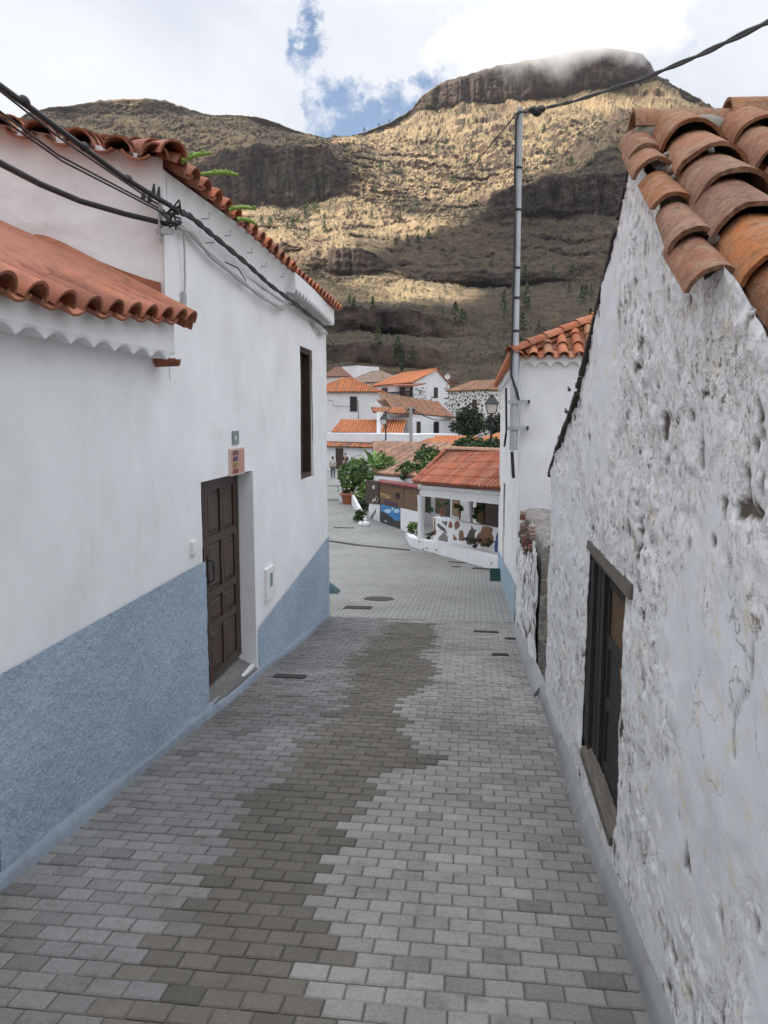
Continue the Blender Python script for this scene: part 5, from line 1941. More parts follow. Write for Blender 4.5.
# hedge, banana, planters behind the fence end
g = Vector((-6.6, 40.5, gz(40.5)))
hb = thing('flowering_hedge', g, 'large leafy green hedge overflowing the garden wall left of the fence', 'hedge')
mb = MB()
Rg = random.Random(44)
for (x, y, D, rx, rz, n) in ((355, 474, 42, 1.0, 0.8, 2600), (371, 480, 41, 1.1, 0.9, 2800), (349, 486, 42, 0.65, 0.7, 1300), (365, 495, 40, 0.6, 0.7, 1200), (390, 470, 40, 1.15, 0.7, 2200), (379, 461, 42, 0.8, 0.55, 1200), (402, 475, 38, 0.8, 0.5, 1000), (346, 474, 43, 0.55, 0.6, 900), (360, 463, 43, 0.7, 0.4, 900)):
    clump(mb, P(x, y, D), (rx, rx, rz), n, 0.1, Rg, [(0.09, 0.17, 0.04), (0.13, 0.23, 0.05), (0.05, 0.11, 0.03), (0.17, 0.27, 0.07)])
mb.build('foliage', 'leaf', hb)
mb = MB()
for (x, yb, yt, D) in ((360, 506, 480, 42), (368, 508, 478, 41), (352, 500, 480, 43.5)):
    mb.tube([P(x, yb, D), P(x + 1, (yb + yt) / 2, D), P(x, yt, D)], [0.05, 0.04, 0.03], 5, (0.1, 0.08, 0.05))
mb.build('trunk', 'attr_rough', hb)
for i in range(12):
    mb = MB()
    p = P(Rg.uniform(342, 400), Rg.uniform(462, 490), 39.5)
    mb.ellipsoid(p, (0.05, 0.05, 0.05), 5, 4, Rg.choice([(0.6, 0.5, 0.5), (0.5, 0.1, 0.15)]))
    mb.build('flower', 'attr_rough', hb)


def blade(mb, base, tip, bend, w, c, n=8):
    base, tip = Vector(base), Vector(tip)
    d = tip - base
    s = d.cross(Vector((0, 0, 1)))
    if s.length < 0.01:
        s = Vector((1, 0, 0))
    s.normalize()
    rows = []
    for i in range(n + 1):
        t = i / n
        p = base + d * t + Vector((0, 0, bend * 4 * t * (1 - t)))
        ww = w * math.sin(PI * min(1, 0.12 + t * 0.88)) ** 0.6
        rows.append([p - s * ww, p + Vector((0, 0, -ww * 0.25)), p + s * ww])
    mb.grid(rows, c)


bp = P(374, 482, 41)
t = thing('banana_plant', bp, 'bright green banana plant with broad arching leaves rising above the hedge', 'banana plant')
for (x, y, D, bd_, w) in ((363, 449, 40.5, 0.25, 0.16), (368, 452, 40.4, 0.2, 0.17), (352, 459, 41, 0.5, 0.14), (384, 455, 41.5, 0.35, 0.14), (375, 450, 42, 0.2, 0.14)):
    mb = MB()
    blade(mb, bp + Vector((0, 0, 0.6)), P(x, y, D), bd_, w, (0.16, 0.30, 0.06))
    mb.build('leaf', 'leaf', t)
mb = MB()
mb.tube([bp, bp + Vector((0, 0, 0.9))], [0.12, 0.08], 8, (0.16, 0.17, 0.07))
mb.build('trunk', 'attr_rough', t)
g = G(348, 504)
t = potted('potted_shrub', g, 0.42, 0.62, (0.4, 0.4, 0.5), 420, 0.1, 'large round terracotta pot with a shrub at the roadside under the hedge', 61)
mb = MB()
p = g + Vector((-0.75, 0.3, 0))
mb.box(p.x + 0.14, p.y + 0.2, p.z - 0.1, p.x + 0.34, p.y + 3, p.z + 1.1)
tag(mb.build('garden_wall', 'white_far'), 'low white wall end standing left of the large terracotta pot', 'wall')
mb = MB()
pa, pb = G(352.5, 502), G(367, 523)
dd = (pb - pa)
sd = Vector((dd.y, -dd.x, 0)).normalized() * -0.15
mb.hexa([pa + Vector((0, 0, -.2)), pb + Vector((0, 0, -.2)), pb - sd + Vector((0, 0, -.2)), pa - sd + Vector((0, 0, -.2)),
         pa + Vector((0, 0, 0.62)), pb + Vector((0, 0, 0.2)), pb - sd + Vector((0, 0, 0.2)), pa - sd + Vector((0, 0, 0.62))])
tag(mb.build('planter_wall', 'white_far'), 'low white planter wall curving down from the big clay pot to the fence end', 'wall')
g = G(362, 522)
bush('roadside_plant', g + Vector((0, 0, 0.35)), (0.5, 0.4, 0.35), 420, 0.09, 'dark green plant with pale pebbles at the foot of the brown fence post', 63, [GREENS[2], GREENS[0]], 'bush')
for k, (x, y, r_, lab) in enumerate(((361, 526, 0.16, 'smaller white painted rock left of the white gate pillar'), (366.5, 526.5, 0.17, 'bigger white painted rock touching the white gate pillar'))):
    g = G(x, y)
    mb = MB()
    mb.ellipsoid(g + Vector((0, 0, r_ * 0.6)), (r_, r_ * 0.8, r_ * 0.85), 9, 6)
    for i, v_ in enumerate(mb.v):
        mb.v[i] = tuple(v_[j] + 0.05 * float(vnoise(v_[0] * 6, v_[1] * 6, v_[2] * 6 + j * 9, 5)) for j in range(3))
    tag(mb.build('painted_rock', 'plain_white'), lab, 'rock')
mb = MB()
q = [Fp(x, y, -0.05) for x, y in ((353, 488), (367, 481), (367.5, 522), (362, 521), (355, 505))]
# green netting behind the roadside plant
colmat('net_green', (0.03, 0.05, 0.04))
mb.grid([[p for p in q[:2]], [q[4], q[2]], [q[3], q[2]]], smooth=False)
q = Fp(366, 505, 0.3)
bush('climbing_plant', P(362, 505, 38.0), (0.38, 0.3, 0.95), 800, 0.09, 'dark climbing plant hanging beside the brown fence post', 64, [(0.03, 0.055, 0.025), (0.05, 0.09, 0.03)], 'climber')

# bushes behind the terrace roof and among the roofs
bush('garden_tree', P(427, 462, 33), (0.75, 0.7, 0.75), 1300, 0.1, 'leafy green shrub rising behind the left end of the terrace roof', 71, GREENS, 'tree')
bush('garden_tree', P(407, 470, 36), (0.6, 0.6, 0.5), 700, 0.1, 'loose green shrub between the hedge and the terrace roof', 72, GREENS, 'tree')
bush('garden_tree', P(467, 445, 37), (0.85, 0.7, 0.5), 1200, 0.1, 'round green shrub behind the terrace ridge, on the left of two', 73, [(0.05, 0.11, 0.03), (0.035, 0.08, 0.025)], 'tree')
bush('garden_tree', P(488, 446, 36), (0.9, 0.7, 0.55), 1300, 0.1, 'green shrub behind the terrace ridge beside the narrow white house', 74, [(0.05, 0.11, 0.03), (0.035, 0.08, 0.025)], 'tree')
bush('round_tree', P(468, 424, 72), (1.9, 1.8, 1.7), 2600, 0.2, 'big dark round tree in front of the stone speckled house', 75, [(0.025, 0.05, 0.02), (0.04, 0.075, 0.025), (0.02, 0.04, 0.015)], 'tree')
bush('round_tree', P(499, 424, 60), (1.1, 1.0, 0.9), 1100, 0.16, 'dark rounded shrub to the right of the old street lantern', 76, [(0.03, 0.05, 0.03), (0.025, 0.04, 0.02)], 'tree')

# ------------------------------------------------------------------ people
def skin_figure(name, verts, edges, radii, mat, parent, sub=1):
    me = bpy.data.meshes.new(name)
    me.from_pydata([tuple(v) for v in verts], edges, [])
    o = bpy.data.objects.new(name, me)
    col.objects.link(o)
    o.parent = parent
    o.matrix_parent_inverse = parent.matrix_basis.inverted()
    md = o.modifiers.new('skin', 'SKIN')
    sv = me.skin_vertices[0].data if me.skin_vertices else None
    if sv is None:
        bpy.context.view_layer.update()
        me.attributes
    for i, r in enumerate(radii):
        me.skin_vertices[0].data[i].radius = (r, r)
    me.skin_vertices[0].data[0].use_root = True
    m2 = o.modifiers.new('sub', 'SUBSURF')
    m2.levels = sub
    m2.render_levels = sub
    me.materials.append(MATS[mat])
    return o


def person(base, face, label, shirt, trousers, hair, stride=0.15, H=1.72):
    t = thing('person', base, label, 'person')
    k = H / 1.75
    base = Vector(base)
    fx = Vector((math.cos(face), math.sin(face), 0))
    sx = Vector((-fx.y, fx.x, 0))

    def q(s, f, z):
        return base + sx * (s * k) + fx * (f * k) + Vector((0, 0, z * k))
    V = [q(0, 0, 0.95), q(0, 0, 1.15), q(0, 0, 1.38), q(0, 0.01, 1.50), q(0, 0.02, 1.58), q(0, 0.02, 1.67),
         q(0.18, 0, 1.40), q(0.24, -0.03, 1.13), q(0.24, 0.08, 0.9), q(0.24, 0.1, 0.8),
         q(-0.18, 0, 1.40), q(-0.24, 0.04, 1.13), q(-0.23, 0.14, 0.9), q(-0.23, 0.16, 0.8),
         q(0.1, 0, 0.86), q(0.11, stride * 0.7, 0.48), q(0.11, stride * 0.6, 0.08), q(0.12, stride * 0.6 + 0.15, 0.04),
         q(-0.1, 0, 0.86), q(-0.11, -stride * 0.3, 0.48), q(-0.11, -stride, 0.1), q(-0.12, -stride + 0.14, 0.04)]
    E = [(0, 1), (1, 2), (2, 3), (3, 4), (4, 5), (2, 6), (6, 7), (7, 8), (8, 9), (2, 10), (10, 11), (11, 12), (12, 13), (0, 14), (14, 15), (15, 16), (16, 17), (0, 18), (18, 19), (19, 20), (20, 21)]
    R_ = [0.14, 0.13, 0.14, 0.055, 0.085, 0.095, 0.06, 0.045, 0.035, 0.035, 0.06, 0.045, 0.035, 0.035, 0.09, 0.06, 0.045, 0.035, 0.09, 0.06, 0.045, 0.035]
    skin_figure('body', V, E, R_, 'skin', t)
    keep = [0, 1, 2, 6, 7, 10, 11]
    mp = {v_: i for i, v_ in enumerate(keep)}
    skin_figure('shirt', [V[i] for i in keep], [(mp[a], mp[b]) for a, b in E if a in mp and b in mp], [R_[i] + 0.03 for i in keep], shirt, t)
    keep = [0, 14, 15, 16, 18, 19, 20]
    mp = {v_: i for i, v_ in enumerate(keep)}
    skin_figure('trousers', [V[i] for i in keep], [(mp[a], mp[b]) for a, b in E if a in mp and b in mp], [R_[i] + 0.02 for i in keep], trousers, t)
    mb = MB()
    mb.ellipsoid(q(0, -0.015, 1.69), (0.105 * k, 0.105 * k, 0.09 * k), 10, 6)
    mb.build('hair', hair, t)
    return t


colmat('cloth_grey', (0.42, 0.42, 0.40), 0.9)
colmat('cloth_dark', (0.025, 0.027, 0.035), 0.9)
colmat('cloth_slate', (0.10, 0.11, 0.12), 0.9)
colmat('hair_dark', (0.03, 0.022, 0.018), 0.8)
g = G(333, 478.6)
person(g, math.radians(100), 'person in a pale grey top and slate trousers walking up the street', 'cloth_grey', 'cloth_slate', 'hair_dark', 0.2)
g = P(345.5, 474, 62)
g.z = gz(62)
person(g, math.radians(-60), 'person in black clothes standing beside the brown door behind the hedge', 'cloth_dark', 'cloth_dark', 'hair_dark', 0.05)

# ------------------------------------------------------------------ village houses
def vhouse(name, label, A, B, depth, zb, ze, roof_pal, wallmat='white_far', roof='hip', rise=1.4, over=0.35, ridge_in=(0.35, 0.65), windows=(), spacing=0.3, seg=3, cat='house', flip=1, parent=None, roofs=True):
    """A, B: front corners (left, right); depth away from the viewer"""
    A, B = Vector((A[0], A[1], 0)), Vector((B[0], B[1], 0))
    u = (B - A).normalized()
    n = Vector((-u.y, u.x, 0))
    L = (B - A).length
    t = parent or thing(name, ((A.x + B.x) / 2, (A.y + B.y) / 2, zb), label, cat)

    def q(s, d, z):
        p = A + u * s + n * d
        return Vector((p.x, p.y, z))
    mb = MB()
    mb.hexa([q(0, 0, zb - 1.5), q(L, 0, zb - 1.5), q(L, depth, zb - 1.5), q(0, depth, zb - 1.5), q(0, 0, ze), q(L, 0, ze), q(L, depth, ze), q(0, depth, ze)])
    if roof == 'gable_side':      # ridge parallel to the facade
        for s in (0, L):
            mb.face([q(s, 0, ze), q(s, depth, ze), q(s, depth / 2, ze + rise)])
    if roof == 'gable_front':
        for d in (0, depth):
            mb.face([q(0, d, ze), q(L, d, ze), q(L / 2, d, ze + rise)])
    mb.build('wall', wallmat, t)
    mb = MB()
    o_ = over
    zo = ze + 0.03
    if roof == 'hip':
        c = [q(-o_, -o_, zo), q(L + o_, -o_, zo), q(L + o_, depth + o_, zo), q(-o_, depth + o_, zo)]
        r0, r1 = q(L * ridge_in[0], depth / 2, ze + rise), q(L * ridge_in[1], depth / 2, ze + rise)
        roof_plane(mb, [c[0], c[1], r1, r0], u, spacing, 0.45, roof_pal, seg, 0, False, spacing * 0.36)
        roof_plane(mb, [c[1], c[2], r1], n, spacing, 0.45, roof_pal, seg, 0, False, spacing * 0.36)
        roof_plane(mb, [c[3], c[0], r0], n, spacing, 0.45, roof_pal, seg, 0, False, spacing * 0.36)
        mb.face([c[2], c[3], r0, r1], roof_pal[0])
        for a, b_ in ((c[0], r0), (c[1], r1), (r0, r1)):
            ridge(mb, a, b_, 0.13, 0.5, roof_pal, 5, 0, 0.04)
    elif roof == 'gable_side':
        k = rise / (depth / 2)
        c = [q(-o_, -o_, ze - o_ * k + 0.05), q(L + o_, -o_, ze - o_ * k + 0.05)]
        r0, r1 = q(-o_, depth / 2, ze + rise + 0.05), q(L + o_, depth / 2, ze + rise + 0.05)
        c2 = [q(-o_, depth + o_, ze - o_ * k + 0.05), q(L + o_, depth + o_, ze - o_ * k + 0.05)]
        roof_plane(mb, [c[0], c[1], r1, r0], u, spacing, 0.45, roof_pal, seg, 0, False, spacing * 0.36)
        mb.hexa([c2[0] - Vector((0, 0, .06)), c2[1] - Vector((0, 0, .06)), r1 - Vector((0, 0, .06)), r0 - Vector((0, 0, .06)), c2[0], c2[1], r1, r0], roof_pal[0])
        ridge(mb, r0, r1, 0.13, 0.5, roof_pal, 5, 0, 0.04)
    elif roof == 'gable_front':
        k = rise / (L / 2)
        for sg, s0 in ((0, -o_), (1, L + o_)):
            a, b_ = q(s0, -o_, ze - o_ * k + 0.05), q(s0, depth + o_, ze - o_ * k + 0.05)
            r0, r1 = q(L / 2, -o_, ze + rise + 0.05), q(L / 2, depth + o_, ze + rise + 0.05)
            roof_plane(mb, [a, b_, r1, r0] if sg else [b_, a, r0, r1], n, spacing, 0.45, roof_pal, seg, 0, False, spacing * 0.36)
        ridge(mb, r0, r1, 0.13, 0.5, roof_pal, 5, 0, 0.04)
    elif roof == 'shed':
        c = [q(-o_, -o_, zo), q(L + o_, -o_, zo)]
        r0, r1 = q(-o_ + ridge_in[0] * L, depth, ze + rise), q(L + o_, depth, ze + rise)
        roof_plane(mb, [c[0], c[1], r1, r0], u, spacing, 0.45, roof_pal, seg, 0, False, spacing * 0.36)
        ridge(mb, r0, r1, 0.13, 0.5, roof_pal, 5, 0, 0.04)
    if roof != 'flat' and mb.v:
        mb.build('roof', 'clay', t)
    for (x0, y0, x1, y1, kind) in windows:
        a = at_plane(x0, y1, A, n)
        b_ = at_plane(x1, y0, A, n)
        a = Vector((a.x, a.y, a.z))
        du = (b_ - a).dot(u)
        dz = b_.z - a.z
        fr = MB()
        fw = min(0.09, du * 0.14)
        for (s0, z0, s1, z1) in ((0, 0, fw, dz), (du - fw, 0, du, dz), (fw, 0, du - fw, fw), (fw, dz - fw, du - fw, dz)):
            fr.obox(a + u * s0 + Vector((0, 0, z0)) - n * 0.05, u * (s1 - s0), n * 0.06, Vector((0, 0, z1 - z0)))
        f_ = fr.build(kind, 'frame_wood', t)
        pn = MB()
        pn.obox(a + u * fw + Vector((0, 0, fw)) - n * 0.025, u * (du - 2 * fw), n * 0.03, Vector((0, 0, dz - 2 * fw)))
        if kind == 'window':
            pn.obox(a + u * (du / 2 - 0.03) + Vector((0, 0, fw)) - n * 0.045, u * 0.06, n * 0.018, Vector((0, 0, dz - 2 * fw)))
        pn.build('pane' if kind == 'window' else 'panel', 'glass_dark' if kind == 'window' else 'dark_wood', f_)
    t_q = q
    return t, q, u, n, L


def XY(x, D):
    p = P(x, 430, D)
    return (p.x, p.y)


# long low house with the brown door where the two people are
zt_ = P(350, 446.5, 66).z
hA, q, u, n, L = vhouse('low_house', 'long low white house with orange tile strip and brown door at the street end', XY(316, 66), XY(377, 64), 4, -2.8, zt_, PAL_ORANGE, roof='flat', windows=[(336, 448.5, 343.3, 469, 'door')])
mb = MB()
roof_plane(mb, [q(-0.3, -0.35, zt_), q(L + 0.2, -0.35, zt_), q(L + 0.1, 0.5, zt_ + 0.38), q(0.6, 0.5, zt_ + 0.38)], u, 0.26, 0.4, PAL_OLD + PAL_ORANGE, 4, 0, False, 0.095)
mb.build('eave_tiles', 'clay', hA)
mb = MB()
z1 = P(350, 433, 67).z
mb.hexa([q(-0.2, 0.5, zt_ - 0.1), q(L + 1.6, 0.5, zt_ - 0.1), q(L + 1.6, 3.9, zt_ - 0.1), q(-0.2, 3.9, zt_ - 0.1), q(-0.2, 0.5, z1), q(L + 1.6, 0.5, z1), q(L + 1.6, 3.9, z1), q(-0.2, 3.9, z1)])
mb.build('parapet_wall', 'white_far', hA)
mb = MB()
ea, eb = P(331, 432.3, 68), P(378, 433, 68)
ra, rb = P(341, 419.5, 71.5), P(377.5, 420, 71.5)
roof_plane(mb, [ea, eb, rb, ra], eb - ea, 0.24, 0.4, PAL_ORANGE, 4, 0, False, 0.085)
ec, ed = P(379.5, 433.5, 68), P(402, 434, 68)
rc, rd_ = P(379.5, 421, 71.5), P(406.5, 420, 71.5)
roof_plane(mb, [ec, ed, rd_, rc], ed - ec, 0.24, 0.4, PAL_ORANGE, 4, 0, False, 0.085)
mb.build('roof', 'clay', hA)
mb = MB()
a, b_ = P(377, 434, 67.8), P(380, 412, 67.8)
mb.box(a.x, 67.6, a.z, b_.x, 71, b_.z)
mb.build('chimney_wall', 'white_far', hA)
mb = MB()
c = P(352.5, 458.5, 64.6)
mb.box(c.x - 0.15, c.y - 0.02, c.z - 0.12, c.x + 0.15, c.y + 0.02, c.z + 0.12)
mb.build('wall_plaque', 'cactus_green', hA)

vhouse('wing_house', 'small white wing with a plain side wall below the brown roofed house', XY(388, 60), XY(417, 58), 5, -2.8, P(400, 434, 60).z, PAL_ORANGE, roof='flat')
# house 1 with hip roof
vhouse('hip_house', 'white two storey house with orange hip roof and one brown window, behind the low house', XY(312, 85), XY(378.5, 85), 6.5, -2.5, P(350, 392.3, 85).z, PAL_ORANGE + PAL_OLD[:1], roof='hip', rise=1.75, ridge_in=(0.42, 0.50),
       windows=[(350, 396.5, 357, 411.5, 'window')])
# middle house with weathered roof and white gable on its left
zmid = P(440, 417.5, 72).z
hM, q, u, n, L = vhouse('brown_roof_house', 'white house with weathered brown tile roof and two narrow windows in the village middle', XY(409.5, 71), XY(452, 74), 5.5, -2.6, zmid, PAL_OLD, roof='flat',
                        windows=[(416.5, 421.5, 420.5, 436.5, 'door'), (433.5, 421.5, 438.8, 436, 'window')])
mb = MB()
qa, qb, qc, qd = P(396, 412.5, 71.5), P(456, 417.8, 73.5), P(439, 402.5, 79), P(376, 400.8, 79)
roof_plane(mb, [qa, qb, qc, qd], qb - qa, 0.3, 0.45, PAL_OLD, 4, 0, False, 0.11)
ridge(mb, qd, qc, 0.13, 0.5, PAL_OLD, 5, 0, 0.04)
mb.build('roof', 'clay', hM)
mb = MB()
a, b_, c = P(357, 424, 76), P(376, 400.5, 76), P(394, 420, 76)
mb.face([a, Vector((a.x, a.y, -3)), Vector((c.x, c.y, -3)), c, b_])
dd = Vector((0, 0.3, 0))
mb.face([p + dd for p in (a, b_, c)])
mb.face([a, b_, b_ + dd, a + dd])
mb.face([b_, c, c + dd, b_ + dd])
mb.build('gable_wall', 'warm_plaster', hM)
mb = MB()
a, b_ = P(373, 412.5, 70.5), P(407, 414, 70.2)
roof_plane(mb, [a, b_, P(404, 408, 72.5), P(371, 407.5, 72.5)], b_ - a, 0.3, 0.4, PAL_ORANGE + PAL_OLD, 4, 0, False, 0.1)
mb.build('canopy_roof', 'clay', hM)
mb = MB()
a = P(378, 414, 73.2)
b_ = P(410, 440, 73.2)
mb.box(a.x, 73.1, -3, b_.x, 76, a.z)
mb.build('wall', 'white_far', hM)

# balcony house: eave side with balcony to the left, gable to the right
D0 = 90
ca, cb, cc_ = P(374, 430, 97), P(413, 430, 88), P(449, 430, 94)
zev = P(413, 383, 88).z
hB = thing('balcony_house', (cb.x, cb.y, 0), 'tall white house with bright orange roof, dark wooden balcony and stone patterned corner', 'house')
zrd = P(436.5, 369.5, 91).z
dpt = Vector((cc_.x - cb.x, cc_.y - cb.y, 0))
lft = Vector((ca.x - cb.x, ca.y - cb.y, 0))
Bc = Vector((cb.x, cb.y, 0))


def bq(s, d, z):
    p = Bc + lft * s + dpt * d
    return Vector((p.x, p.y, z))


mb = MB()
mb.hexa([bq(0, 0, -3), bq(1, 0, -3), bq(1, 1, -3), bq(0, 1, -3), bq(0, 0, zev), bq(1, 0, zev), bq(1, 1, zev), bq(0, 1, zev)])
mb.face([bq(0, 0, zev), bq(0, 1, zev), bq(0, 0.62, zrd)])
mb.face([bq(1, 0, zev), bq(1, 1, zev), bq(1, 0.62, zrd)])
mb.build('wall', 'white_far', hB)
mb = MB()
ea, eb = bq(-0.02, -0.05, zev + 0.02), bq(1.05, -0.05, zev + 0.02)
ra, rb = bq(-0.02, 0.62, zrd + 0.08), bq(0.86, 0.62, zrd + 0.02)
roof_plane(mb, [ea, eb, rb, ra], lft, 0.28, 0.4, PAL_ORANGE + PAL_NEW[:1], 4, 0, False, 0.1)
e2, e3 = bq(-0.02, 1.04, zev + 0.02), bq(1.05, 1.04, zev + 0.02)
mb.hexa([e2 - Vector((0, 0, .06)), e3 - Vector((0, 0, .06)), rb - Vector((0, 0, .06)), ra - Vector((0, 0, .06)), e2, e3, rb, ra], PAL_ORANGE[0])
mb.face([eb, e3, rb], PAL_ORANGE[1])
ridge(mb, ra, rb, 0.13, 0.5, PAL_ORANGE, 5, 0, 0.04)
mb.build('roof', 'clay', hB)
lu = lft.normalized()
ln = Vector((lu.y, -lu.x, 0))
if ln.y > 0:
    ln = -ln


def wq(x, y, off=0.0):
    return at_plane(x, y, Bc + ln * off, ln)


bal = MB()
a, b_ = wq(379, 400.5, 1.0), wq(412, 400.5, 1.0)
zt2, zb2 = wq(395, 392.3, 1.0).z, wq(395, 400.8, 1.0).z
bal.hexa([Vector((a.x, a.y, zb2 - .1)), Vector((b_.x, b_.y, zb2 - .1)), Vector((b_.x, b_.y, zb2 - .1)) - ln, Vector((a.x, a.y, zb2 - .1)) - ln, Vector((a.x, a.y, zb2 + .08)), Vector((b_.x, b_.y, zb2 + .08)), Vector((b_.x, b_.y, zb2 + .08)) - ln, Vector((a.x, a.y, zb2 + .08)) - ln])
balo = bal.build('balcony', 'old_dark_wood', hB)
rl = MB()
Lr = (b_ - a).length
nb = 26
for i in range(nb + 1):
    p = Vector((a.x, a.y, 0)).lerp(Vector((b_.x, b_.y, 0)), i / nb)
    rl.tube([(p.x, p.y, zb2), (p.x, p.y, zt2)], 0.055, 4)
for z_ in (zb2 + 0.1, (zb2 + zt2) / 2, zt2):
    rl.obox((a.x, a.y, z_ - 0.06), (b_.x - a.x, b_.y - a.y, 0), -ln * 0.1, (0, 0, 0.13))
rl.build('railing', 'old_dark_wood', balo)
for (x0, y0, x1, y1) in ((381.5, 387.5, 387.5, 394.5), (399.5, 387, 405, 394.5), (410, 387, 412.5, 391)):
    p0, p1 = wq(x0, y1, 0.03), wq(x1, y0, 0.03)
    mb = MB()
    mb.obox((p0.x, p0.y, p0.z - 0.8), (p1.x - p0.x, p1.y - p0.y, 0), -ln * 0.05, (0, 0, p1.z - p0.z + 0.8))
    mb.build('door', 'dark_wood', hB)
mb = MB()
p0, p1 = wq(389, 386.5, 1.2), wq(417, 386, 1.2)
mb.hexa([p0, p1, p1 - ln * 1.2 + Vector((0, 0, .25)), p0 - ln * 1.2 + Vector((0, 0, .25)), p0 + Vector((0, 0, .12)), p1 + Vector((0, 0, .12)), p1 - ln * 1.2 + Vector((0, 0, .37)), p0 - ln * 1.2 + Vector((0, 0, .37))], (0.3, 0.12, 0.07))
mb.build('awning', 'attr_rough', hB)
gu = dpt.normalized()
gn = Vector((gu.y, -gu.x, 0))
if gn.y > 0:
    gn = -gn


def gq(x, y, off=0.02):
    return at_plane(x, y, Bc + gn * off, gn)


mb = MB()
p0, p1 = gq(434, 398, 0.04), gq(438, 387.5, 0.04)
mb.obox(p0, (p1.x - p0.x, p1.y - p0.y, 0), -gn * 0.05, (0, 0, p1.z - p0.z))
mb.build('window', 'frame_wood', hB)
mb = MB()
Rs = random.Random(77)
for rect in ((414, 387, 427, 402, 30), (445, 388, 448.6, 408, 16), (428, 396, 433, 400, 3)):
    for i in range(rect[4]):
        x, y = Rs.uniform(rect[0], rect[2]), Rs.uniform(rect[1], rect[3])
        w, h = Rs.uniform(0.5, 1.2), Rs.uniform(0.35, 0.7)
        pts = [gq(x - w, y - h, 0.03), gq(x + w * .8, y - h, 0.03), gq(x + w, y + h * .8, 0.03), gq(x - w * .7, y + h, 0.03)]
        c = Rs.choice([(0.10, 0.09, 0.085), (0.2, 0.17, 0.14), (0.06, 0.055, 0.05)])
        mb = MB()
        mb.face(pts, c)
        for i_ in range(4):
            k_ = (i_ + 1) % 4
            mb.face([pts[i_], pts[i_] - gn * 0.05, pts[k_] - gn * 0.05, pts[k_]], c)
        mb.build('corner_stone', 'attr_rough', hB)

# stone speckled house on the right with its door
zs_ = P(470, 391, 82).z
hS, q, u, n, L = vhouse('stone_house', 'white house dotted with dark stones and a tall brown door, right of the balcony house', XY(448, 84), XY(486.5, 80), 6, -2.5, zs_, PAL_OLD, 'stone_speckled', roof='hip', rise=1.15, ridge_in=(0.15, 0.75), over=0.2,
                        windows=[(472.3, 399.5, 477, 416.5, 'door')])
mb = MB()
for x in (450, 478):
    a, b_ = P(x, 383.5, 86), P(x + 8, 381, 86)
    mb.box(a.x, 86, a.z, b_.x, 87, b_.z, (0.15, 0.07, 0.05))
mb.build('chimney', 'attr_rough', hS)
# house up behind on the left, shallow old roof
vhouse('old_roof_house', 'stone speckled house with shallow greyish tile roof behind the hip roofed house', XY(347, 108), XY(386, 104), 6, -1.5, P(366, 383, 106).z, [(0.32, 0.24, 0.19), (0.38, 0.26, 0.18), (0.27, 0.2, 0.15)], 'stone_speckled', roof='hip', rise=1.75, ridge_in=(0.3, 0.55), over=0.3)
vhouse('small_brown_house', 'small house with reddish brown roof at the top left corner of the village', XY(326, 112), XY(346, 112), 6, -1, P(338, 377, 112).z, [(0.3, 0.15, 0.1), (0.26, 0.13, 0.09)], 'warm_plaster', roof='hip', rise=1.6, ridge_in=(0.35, 0.6))
vhouse('white_shed', 'plain white flat roofed block right at the foot of the hill', XY(339, 125), XY(357, 122), 5, -1, P(348, 366.5, 124).z, PAL_OLD, roof='flat')
# roofs in the middle distance
mb = MB()
RG = thing('faded_roof_house', P(410, 470, 40), 'low house with long rows of faded brown tiles behind the hedge and fence', 'house')
fp0 = P(400, 470, 38)
fvd = (tn * math.cos(0.42) + Vector((0, 0, math.sin(0.42)))).normalized()
fpn = tu.cross(fvd)
qa, qb, qc, qd = [at_plane(x, y, fp0, fpn) for x, y in ((374, 474), (452, 480), (451, 443.5), (373, 442.5))]
roof_plane(mb, [qa, qb, qc, qd], tu, 0.34, 0.42, [(0.40, 0.21, 0.13), (0.32, 0.18, 0.12), (0.45, 0.27, 0.18), (0.27, 0.16, 0.11)], 6, 0, False, 0.12)
mb.build('roof', 'clay', RG)
mb = MB()
dz = Vector((0, 0, 0.12))
mb.hexa([(qa.x, qa.y, -3), (qb.x, qb.y, -3), (qc.x, qc.y, -3), (qd.x, qd.y, -3), qa - dz, qb - dz, qc - dz, qd - dz])
mb.build('wall', 'white_far', RG)
zz1 = P(440, 446, 52).z
vhouse('orange_roof_house', 'bright orange low roof peeking above the faded brown tiles', XY(414, 52), XY(458, 51), 4, -2.8, zz1, PAL_ORANGE, roof='shed', rise=0.5, ridge_in=(0.05, 1), over=0.1, spacing=0.26)
vhouse('lantern_roof_house', 'bright orange tile roof just behind the old street lantern', XY(468, 47), XY(512, 44), 5, -2.8, P(490, 444, 46).z, PAL_ORANGE, roof='shed', rise=1.0, ridge_in=(0.05, 1), over=0.1, spacing=0.28)
for k, (x0, x1, y0, D, lab) in enumerate(((487, 500, 404, 95, 'small white block glimpsed between the street lantern and the narrow white house'), (478, 486, 412, 92, 'slim white wall end left of the street lantern'))):
    vhouse('white_block', lab, XY(x0, D), XY(x1, D), 4, -2, P(x0, y0, D).z, PAL_OLD, roof='flat')

